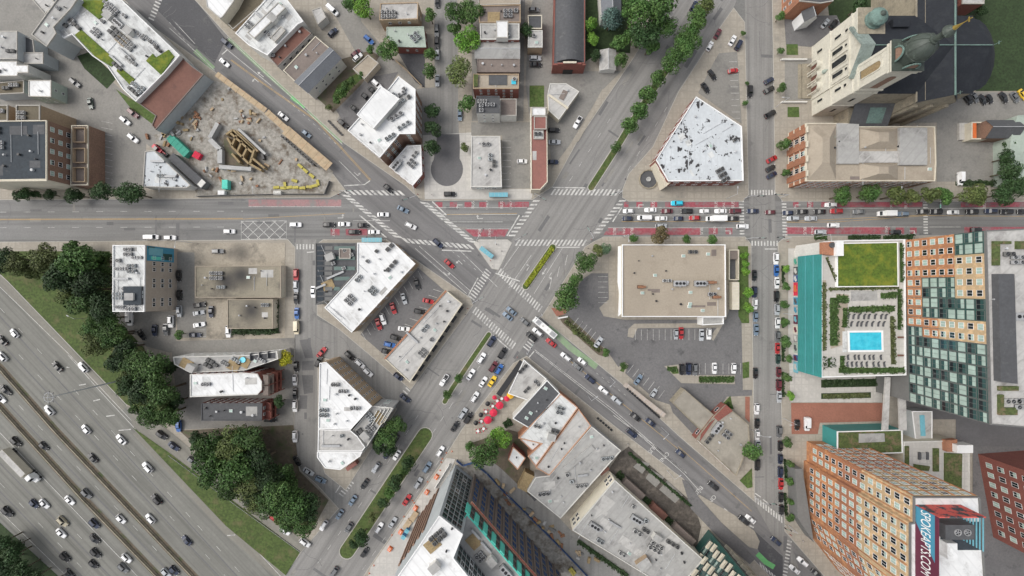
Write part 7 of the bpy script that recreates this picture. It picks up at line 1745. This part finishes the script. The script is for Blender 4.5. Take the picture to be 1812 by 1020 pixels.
# ---- works area by the boulevard
BR = None
def barrel():
    t = thing('traffic_barricade', 'x', 'barricade', (0, 0, 0)); mb = MB(); mb.box(0, 0, 0, 2.1, 1.7, .25); mb.prism([(-.95, -.75), (.95, -.75), (.95, .75), (-.95, .75)], .25, .9); mb.box(0, 0, .9, 1.5, .9, .18); mb.build('body', 'orange', t)
    mb = MB(); mb.box(0, 0, 1.08, 1.5, .16, .03); mb.box(0, .5, .9, 1.6, .1, .02); mb.build('reflective_band', 'white_paint', t); return t
for x, y in ((773, 843), (756, 870), (736, 898), (710, 940), (691, 970)):
    if BR is None: o = BR = barrel()
    else: o = dup(BR)
    wx, wy = P(x, y); o.location = (wx, wy, surfz(wx, wy)); o.rotation_euler = (0, 0, R(57)); reg(o, 'orange barricade block', 'by the unfinished block', 'y', 'barricade', 'orange barricades')
CN = None
for x, y in ((783, 812), (781, 818), (779, 832), (757, 853), (733, 890), (730, 886), (715, 914), (694, 947), (662, 1000), (654, 1014), (790, 802), (800, 799)):
    if CN is None:
        CN = o = thing('traffic_cone', 'x', 'cone', (0, 0, 0)); mb = MB(); mb.box(0, 0, 0, .6, .6, .06); mb.lathe(0, 0, [(.24, .06), (.06, 1.0)], 8); mb.build('body', 'orange', o); mb = MB(); mb.lathe(0, 0, [(.19, .4), (.15, .6)], 8); mb.build('reflective_band', 'white_paint', o)
    else: o = dup(CN)
    wx, wy = P(x, y); o.location = (wx, wy, surfz(wx, wy)); reg(o, 'orange traffic cone', 'by the unfinished block', 'y', 'cone', 'traffic cones')
PT = None
for x, y in ((714, 951), (720, 940)):
    if PT is None:
        PT = o = thing('portable_lavatory', 'x', 'lavatory', (0, 0, 0)); mb = MB(); mb.box(0, 0, .1, 1.6, 1.6, 2.2); mb.build('cabin', 'bluelavatory', o); mb = MB(); mb.box(0, 0, 2.3, 1.7, 1.7, .1); mb.lathe(.3, .3, [(.12, 2.4), (.12, 2.7)], 8); mb.build('roof', 'shelter', o); mb = MB(); mb.box(0, -.82, .2, .8, .05, 1.9); mb.build('door', 'signblue', o)
    else: o = dup(PT)
    wx, wy = P(x, y, 2.4); o.location = (wx, wy, surfz(wx, wy)); o.rotation_euler = (0, 0, R(57)); reg(o, 'blue portable lavatory', 'beside the unfinished block', 'y', 'lavatory', 'portable lavatories')
def fence(label, pts, h, mat, cat='fence'):
    wp = PP(pts); c = wp[0]; z = .15; t = thing('fence', label, cat, (c[0], c[1], z))
    for a, b in zip(wp, wp[1:]): mb = MB(); mb.prism(strip([a, b], .08), z + .05, z + h); mb.build('panel', mat, t)
    for a in wp: mb = MB(); mb.box(a[0], a[1], z, .16, .16, h + .1); mb.build('post', 'steel', t)
fence('blue sheeted site fence round the unfinished block', [(808, 813), (820, 822), (838, 817), (862, 836), (884, 860), (930, 905), (990, 965), (1040, 1018)], 2.2, 'bluefence')
fence('white hoarding along the pavement beside the unfinished block', [(796, 820), (770, 862)], 2.2, 'white_paint')
fence('dark mesh fence along the lower edge of the building site', [(352, 349), (420, 347), (500, 345), (577, 345), (586, 322)], 2.0, 'mullion')
fence('tan timber fence along the black asphalt lot', [(700, 108), (722, 128), (748, 155)], 1.8, 'wood')
fence('low rail fence along the frontage road bank', [(300, 806), (400, 880), (532, 976)], .45, 'concrete')
for x, y, lb in ((733, 912, 'tan timber stack by the unfinished block, upper one'), (722, 926, 'tan timber stack by the unfinished block, lower one')):
    wx, wy = P(x, y); z = surfz(wx, wy); mb = MB()
    for k in range(6): mb.box(wx + (k % 2) * .1, wy, z + k * .18, 4.6, 2.2, .14, R(57))
    tag(mb.build('timber_stack', 'wood'), lb, 'timber', 'timber stacks')
# ---- building site
t = thing('foundation_works', 'timber and concrete foundation works in the middle of the site', 'foundation', (*P(430, 262), .2)); z = .19
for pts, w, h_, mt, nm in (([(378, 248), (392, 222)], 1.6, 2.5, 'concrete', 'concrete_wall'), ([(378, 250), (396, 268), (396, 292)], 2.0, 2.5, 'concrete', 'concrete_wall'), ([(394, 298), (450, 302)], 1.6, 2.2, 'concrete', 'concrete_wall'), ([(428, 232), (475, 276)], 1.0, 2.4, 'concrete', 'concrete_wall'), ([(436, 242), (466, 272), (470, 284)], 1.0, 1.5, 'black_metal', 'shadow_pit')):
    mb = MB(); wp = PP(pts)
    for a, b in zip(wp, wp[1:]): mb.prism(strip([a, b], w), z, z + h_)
    mb.build(nm if nm != 'shadow_pit' else 'painted_pit_shadow', mt, t)  # the black strip paints the shadow of the pit, no real wall
mb = MB(); mb.prism(PP([(398, 240), (412, 230), (452, 268), (440, 296), (400, 292)]), z, z + .5); mb.build('base_slab', 'soil', t)
for pts in ([(400, 238), (412, 230)], [(412, 230), (450, 264)], [(408, 236), (446, 270)], [(450, 264), (442, 290)], [(402, 244), (412, 262)], [(418, 240), (410, 258)], [(428, 250), (420, 268)], [(438, 260), (428, 280)], [(412, 262), (440, 290)], [(442, 290), (462, 302)], [(446, 280), (468, 298)], [(410, 272), (424, 288)], [(418, 232), (456, 268)]):
    mb = MB(); mb.prism(strip(PP(pts, 3), .8), z + .5, z + 2.9); mb.build('formwork', 'timber', t)
for x, y, a, l, w, h_, mt, lb in ((322, 262, 44, 9.5, 3.4, 2.6, 'sitegreen', 'long green container on the building site'), (308, 250, 44, 3.4, 2.4, 2.4, 'sitegreen', 'short green container behind the long one'), (402, 328, 90, 3.8, 2.4, 2.4, 'tealbright', 'turquoise covered bin near the site fence'), (394, 342, 0, 2.8, 1.8, 1.8, 'white_paint', 'white bin at the lower site fence'), (350, 276, 30, 3, 2.8, 1.6, 'umbred', 'crimson skip on the building site'), (492, 342, 0, 3.2, 1.6, 1.6, 'pale', 'pinkish white cabin at the lower site fence')):
    wx, wy = P(x, y, 1); zz = surfz(wx, wy); t = thing('container' if l > 3 else 'site_bin', lb, 'container', (wx, wy, zz)); mb = MB(); mb.box(wx, wy, zz + .12, l, w, h_, R(-a)); mb.build('body', mt, t); mb = MB()
    for k in range(4): mb.box(wx + math.cos(R(-a)) * (k - 1.5) * l / 4.4, wy + math.sin(R(-a)) * (k - 1.5) * l / 4.4, zz + .12 + h_, .12, w * .96, .07, R(-a))
    mb.build('lid_rib', mt, t); mb = MB(); mb.box(wx, wy, zz, l * .9, w * .8, .12, R(-a)); mb.build('skid', 'steel', t)
t = thing('site_cabin', 'long charcoal roofed site cabin beside the scruffy white roof', 'cabin', (*P(332, 303), .2)); wx, wy = P(332, 303, 3); mb = MB(); mb.box(wx, wy, .3, 19, 3.2, 2.8, R(-42)); mb.build('wall', 'mullion', t); mb = MB(); mb.box(wx, wy, 3.1, 19.3, 3.5, .15, R(-42)); mb.build('roof', 'charroof', t); mb = MB(); q = P(357, 325, 3.3); mb.box(q[0], q[1], 3.25, 2.2, 3, .3, R(-42)); mb.build('roof_unit', 'pale', t)
t = thing('site_loader', 'red wheeled loader parked at the corner of the building site', 'loader', (0, 0, 0)); mb = MB(); mb.box(0, 0, .7, 4.2, 1.9, 1.1); mb.box(-1.3, 0, 1.8, 1.4, 1.6, .5); mb.build('body', 'truckred', t); mb = MB(); mb.box(.2, 0, 1.8, 1.4, 1.5, 1.2); mb.build('cab', 'carglass', t); mb = MB(); mb.box(2.8, .6, 1.2, 2.6, .25, .3); mb.box(2.8, -.6, 1.2, 2.6, .25, .3); mb.build('lift_arm', 'truckred', t); mb = MB(); mb.box(4.2, 0, .3, .9, 2.4, .9); mb.build('bucket', 'black_metal', t); wheels(t, (-1.4, 1.5), 1.15, .75); wx, wy = P(284, 266); t.location = (wx, wy, surfz(wx, wy)); t.rotation_euler = (0, 0, R(-42))
rnd = random.Random(8); k = 0
YL = None
for x, y, a in ((490, 333, 0), (502, 334, 4), (513, 333, -5), (524, 333, 2), (536, 334, 0), (548, 332, 5), (558, 330, -8), (532, 295, 45), (541, 303, 45), (552, 312, 42), (563, 324, 80), (522, 321, 20), (505, 328, 90)):
    if YL is None:
        YL = o = thing('formwork_stack', 'x', 'formwork', (0, 0, 0)); mb = MB()
        for j in range(4): mb.box(.1 * (j % 2), .05 * j, .12 + j * .14, 2.5, 1.1, .12, .04 * j)
        mb.build('panel', 'yellow', o); mb = MB(); mb.box(-.8, 0, 0, .15, 1.1, .12); mb.box(.8, 0, 0, .15, 1.1, .12); mb.build('bearer', 'timber', o)
    else: o = dup(YL)
    wx, wy = P(x, y); o.location = (wx, wy, surfz(wx, wy)); o.rotation_euler = (0, 0, R(-a)); reg(o, 'yellow formwork panel stack', 'on the building site', 'x', 'formwork', 'yellow formwork stacks')
for i in range(64):
    x, y = rnd.choice(((395, 170), (330, 215), (470, 240), (510, 290), (370, 300), (415, 310), (305, 238), (450, 212), (320, 235), (350, 200), (400, 190), (430, 215), (480, 290), (500, 305), (380, 215), (440, 320), (330, 230), (290, 240))); x += rnd.gauss(0, 13); y += rnd.gauss(0, 10); wx, wy = P(x, y); zz = surfz(wx, wy); mb = MB(); a = rnd.uniform(0, 3); l = rnd.uniform(.9, 2.6)
    mt, nm = rnd.choice((('timber', 'timber stack'), ('rust', 'rusty steel stack'), ('concrete', 'grey block stack'), ('wood', 'plywood stack')))
    for j in range(rnd.randint(3, 6)): mb.box(wx + rnd.uniform(-.15, .15), wy + rnd.uniform(-.15, .15), zz + j * .16, l, rnd.uniform(.4, 1.0), .13, a + rnd.uniform(-.08, .08))
    o = mb.build('material_stack', mt); o.data.transform(Matrix.Translation((-wx, -wy, -zz))); o.location = (wx, wy, zz)
    reg(o, nm, 'on the building site earth', 'x', 'stack', 'building material stacks')
for i in range(30):
    u = rnd.uniform(0, 1); x = 850 + u * 180 + rnd.gauss(0, 6) + 22; y = 862 + u * 150 + rnd.gauss(0, 5) - 8; wx, wy = P(x, y); zz = surfz(wx, wy); mb = MB(); a = rnd.uniform(0, 3); l = rnd.uniform(1.2, 3.2)
    mt, nm = rnd.choice((('timber', 'timber stack'), ('rust', 'rusty steel stack'), ('concrete', 'grey block stack'), ('wood', 'plywood stack'), ('mullion', 'dark pipe stack')))
    for j in range(rnd.randint(3, 6)): mb.box(rnd.uniform(-.15, .15), rnd.uniform(-.15, .15), j * .16, l, rnd.uniform(.5, 1.2), .13, a + rnd.uniform(-.1, .1))
    o = mb.build('material_stack', mt); o.location = (wx, wy, zz); reg(o, nm, 'beside the unfinished block', 'x', 'stack', 'building material stacks')
t = thing('site_lift', 'yellow boom lift standing beside the unfinished block', 'lift', (0, 0, 0)); mb = MB(); mb.box(0, 0, .5, 3, 1.9, .9); mb.build('body', 'yellow', t); mb = MB(); mb.tube((-.8, 0, 1.5), (2.6, 0, 4.4), .22, .16, 6); mb.build('boom', 'yellow', t); mb = MB(); mb.box(3, 0, 4, .9, 1.5, 1.0); mb.build('basket', 'mullion', t); wheels(t, (-1, 1), 1.05, .45); wx, wy = P(1012, 1008); t.location = (wx, wy, surfz(wx, wy)); t.rotation_euler = (0, 0, R(-50))
# ================================================================== PEOPLE
def person_mesh():
    vs = [(0, 0, .95), (0, 0, 1.2), (0, 0, 1.42), (0, 0, 1.52), (.02, 0, 1.62), (.02, 0, 1.74), (0, .19, 1.4), (.04, .26, 1.12), (.14, .25, .88), (0, -.19, 1.4), (-.05, -.26, 1.12), (.05, -.27, .87), (0, .1, .9), (.14, .11, .5), (.02, .11, .07), (.16, .12, .03), (0, -.1, .9), (-.08, -.11, .5), (-.3, -.11, .1), (-.17, -.12, .04)]
    es = [(0, 1), (1, 2), (2, 3), (3, 4), (4, 5), (2, 6), (6, 7), (7, 8), (2, 9), (9, 10), (10, 11), (0, 12), (12, 13), (13, 14), (14, 15), (0, 16), (16, 17), (17, 18), (18, 19)]
    rr = [.15, .15, .16, .06, .1, .09, .07, .055, .04, .07, .055, .04, .1, .07, .045, .045, .1, .07, .045, .045]
    me = bpy.data.meshes.new('body'); me.from_pydata(vs, es, []); me.update()
    o = bpy.data.objects.new('tmp_person', me); COL.objects.link(o); md = o.modifiers.new('Skin', 'SKIN'); 
    if not me.skin_vertices: 
        bpy.context.view_layer.objects.active = o
    for i, v in enumerate(me.skin_vertices[0].data): v.radius = (rr[i], rr[i]); v.use_root = (i == 0)
    o.modifiers.new('Sub', 'SUBSURF').levels = 1
    dg_ = bpy.context.evaluated_depsgraph_get(); dg_.update(); m2 = bpy.data.meshes.new_from_object(o.evaluated_get(dg_)); bpy.data.objects.remove(o); return m2
try: PM = person_mesh()
except Exception as e: print('person', e); PM = None
if PM:
    meshes = []
    for mt in ('cloth', 'cloth2', 'cloth3'):
        m2 = PM.copy(); m2.materials.clear(); m2.materials.append(M[mt]); m2.materials.append(M['skin']); m2.materials.append(M['hair'])
        for p_ in m2.polygons: p_.material_index = 2 if p_.center.z > 1.68 or (p_.center.z > 1.6 and p_.center.x < -.02) else 1 if p_.center.z > 1.53 or (p_.center.z < .96 and abs(p_.center.y) > .2) else 0
        meshes.append((m2, {'cloth': 'dark', 'cloth2': 'pale', 'cloth3': 'red'}[mt]))
    rnd = random.Random(4)
    for region, pts in (('on the small triangular island', ((847, 452), (868, 462), (879, 433), (888, 445), (872, 471), (853, 437))), ('on the pavement by the trapezoid shops', ((828, 546), (824, 557), (819, 548), (754, 660))), ('near the upper right corner crosswalk', ((1098, 345), (1106, 318), (1120, 298))), ('on the pavement by the bus stop', ((650, 421), (672, 426), (740, 345), (765, 346))), ('by the right hand side street crossing', ((1386, 345), (1320, 425), (1392, 428), (1322, 350))), ('on the pavement above the site fence', ((600, 345), (592, 338))), ('by the store corner', ((1046, 424), (1052, 434), (970, 540), (1040, 440))), ('on the pavement below the diagonal avenue', ((950, 655), (985, 680), (1110, 785), (915, 632))), ('on the lower right pavement', ((1388, 928), (1397, 945), (1418, 955)))):
        for x, y in pts:
            me, cn = rnd.choice(meshes); o = bpy.data.objects.new('person', me); COL.objects.link(o); wx, wy = P(x, y); o.location = (wx, wy, surfz(wx, wy)); o.rotation_euler = (0, 0, rnd.uniform(0, 6.28)); reg(o, 'person in %s clothes' % cn, region, 'x', 'person', 'people on foot')
finish_labels()
# ================================================================== CAMERA AND LIGHT
cam = bpy.data.cameras.new('Camera'); co = bpy.data.objects.new('Camera', cam); COL.objects.link(co)
co.location = (0, 0, H); co.rotation_euler = (0, 0, 0); cam.sensor_width = 36; cam.lens = 18 * H / (906 * S); cam.clip_end = 5000; cam.clip_start = 1
SC.camera = co
EL, AZ = R(50), R(282)   # sun from the west-south-west
w = bpy.data.worlds.new('World'); SC.world = w; w.use_nodes = True; nt = w.node_tree
sky = nt.nodes.new('ShaderNodeTexSky'); sky.sky_type = 'NISHITA'; sky.sun_disc = False; sky.sun_elevation = EL; sky.sun_rotation = AZ; sky.dust_density = 4; sky.air_density = 1.0; sky.ozone_density = 1
bg = nt.nodes['Background']; hs = nt.nodes.new('ShaderNodeHueSaturation'); hs.inputs['Saturation'].default_value = .3; nt.links.new(sky.outputs[0], hs.inputs['Color']); nt.links.new(hs.outputs[0], bg.inputs[0]); bg.inputs[1].default_value = .15
sl = bpy.data.lights.new('Sun', 'SUN'); so = bpy.data.objects.new('Sun', sl); COL.objects.link(so)
sl.energy = 1.0; sl.angle = R(40); sl.color = (1, .95, .87)
d = Vector((math.sin(AZ) * math.cos(EL), math.cos(AZ) * math.cos(EL), math.sin(EL)))
so.rotation_euler = d.to_track_quat('Z', 'Y').to_euler()
so.location = (0, 0, 300)
SC.view_settings.view_transform = 'Standard'; SC.view_settings.look = 'None'; SC.view_settings.gamma = 1; SC.view_settings.exposure = 0.32
SC.cycles.use_denoising = True
SC.cycles.max_bounces = 5; SC.cycles.diffuse_bounces = 3
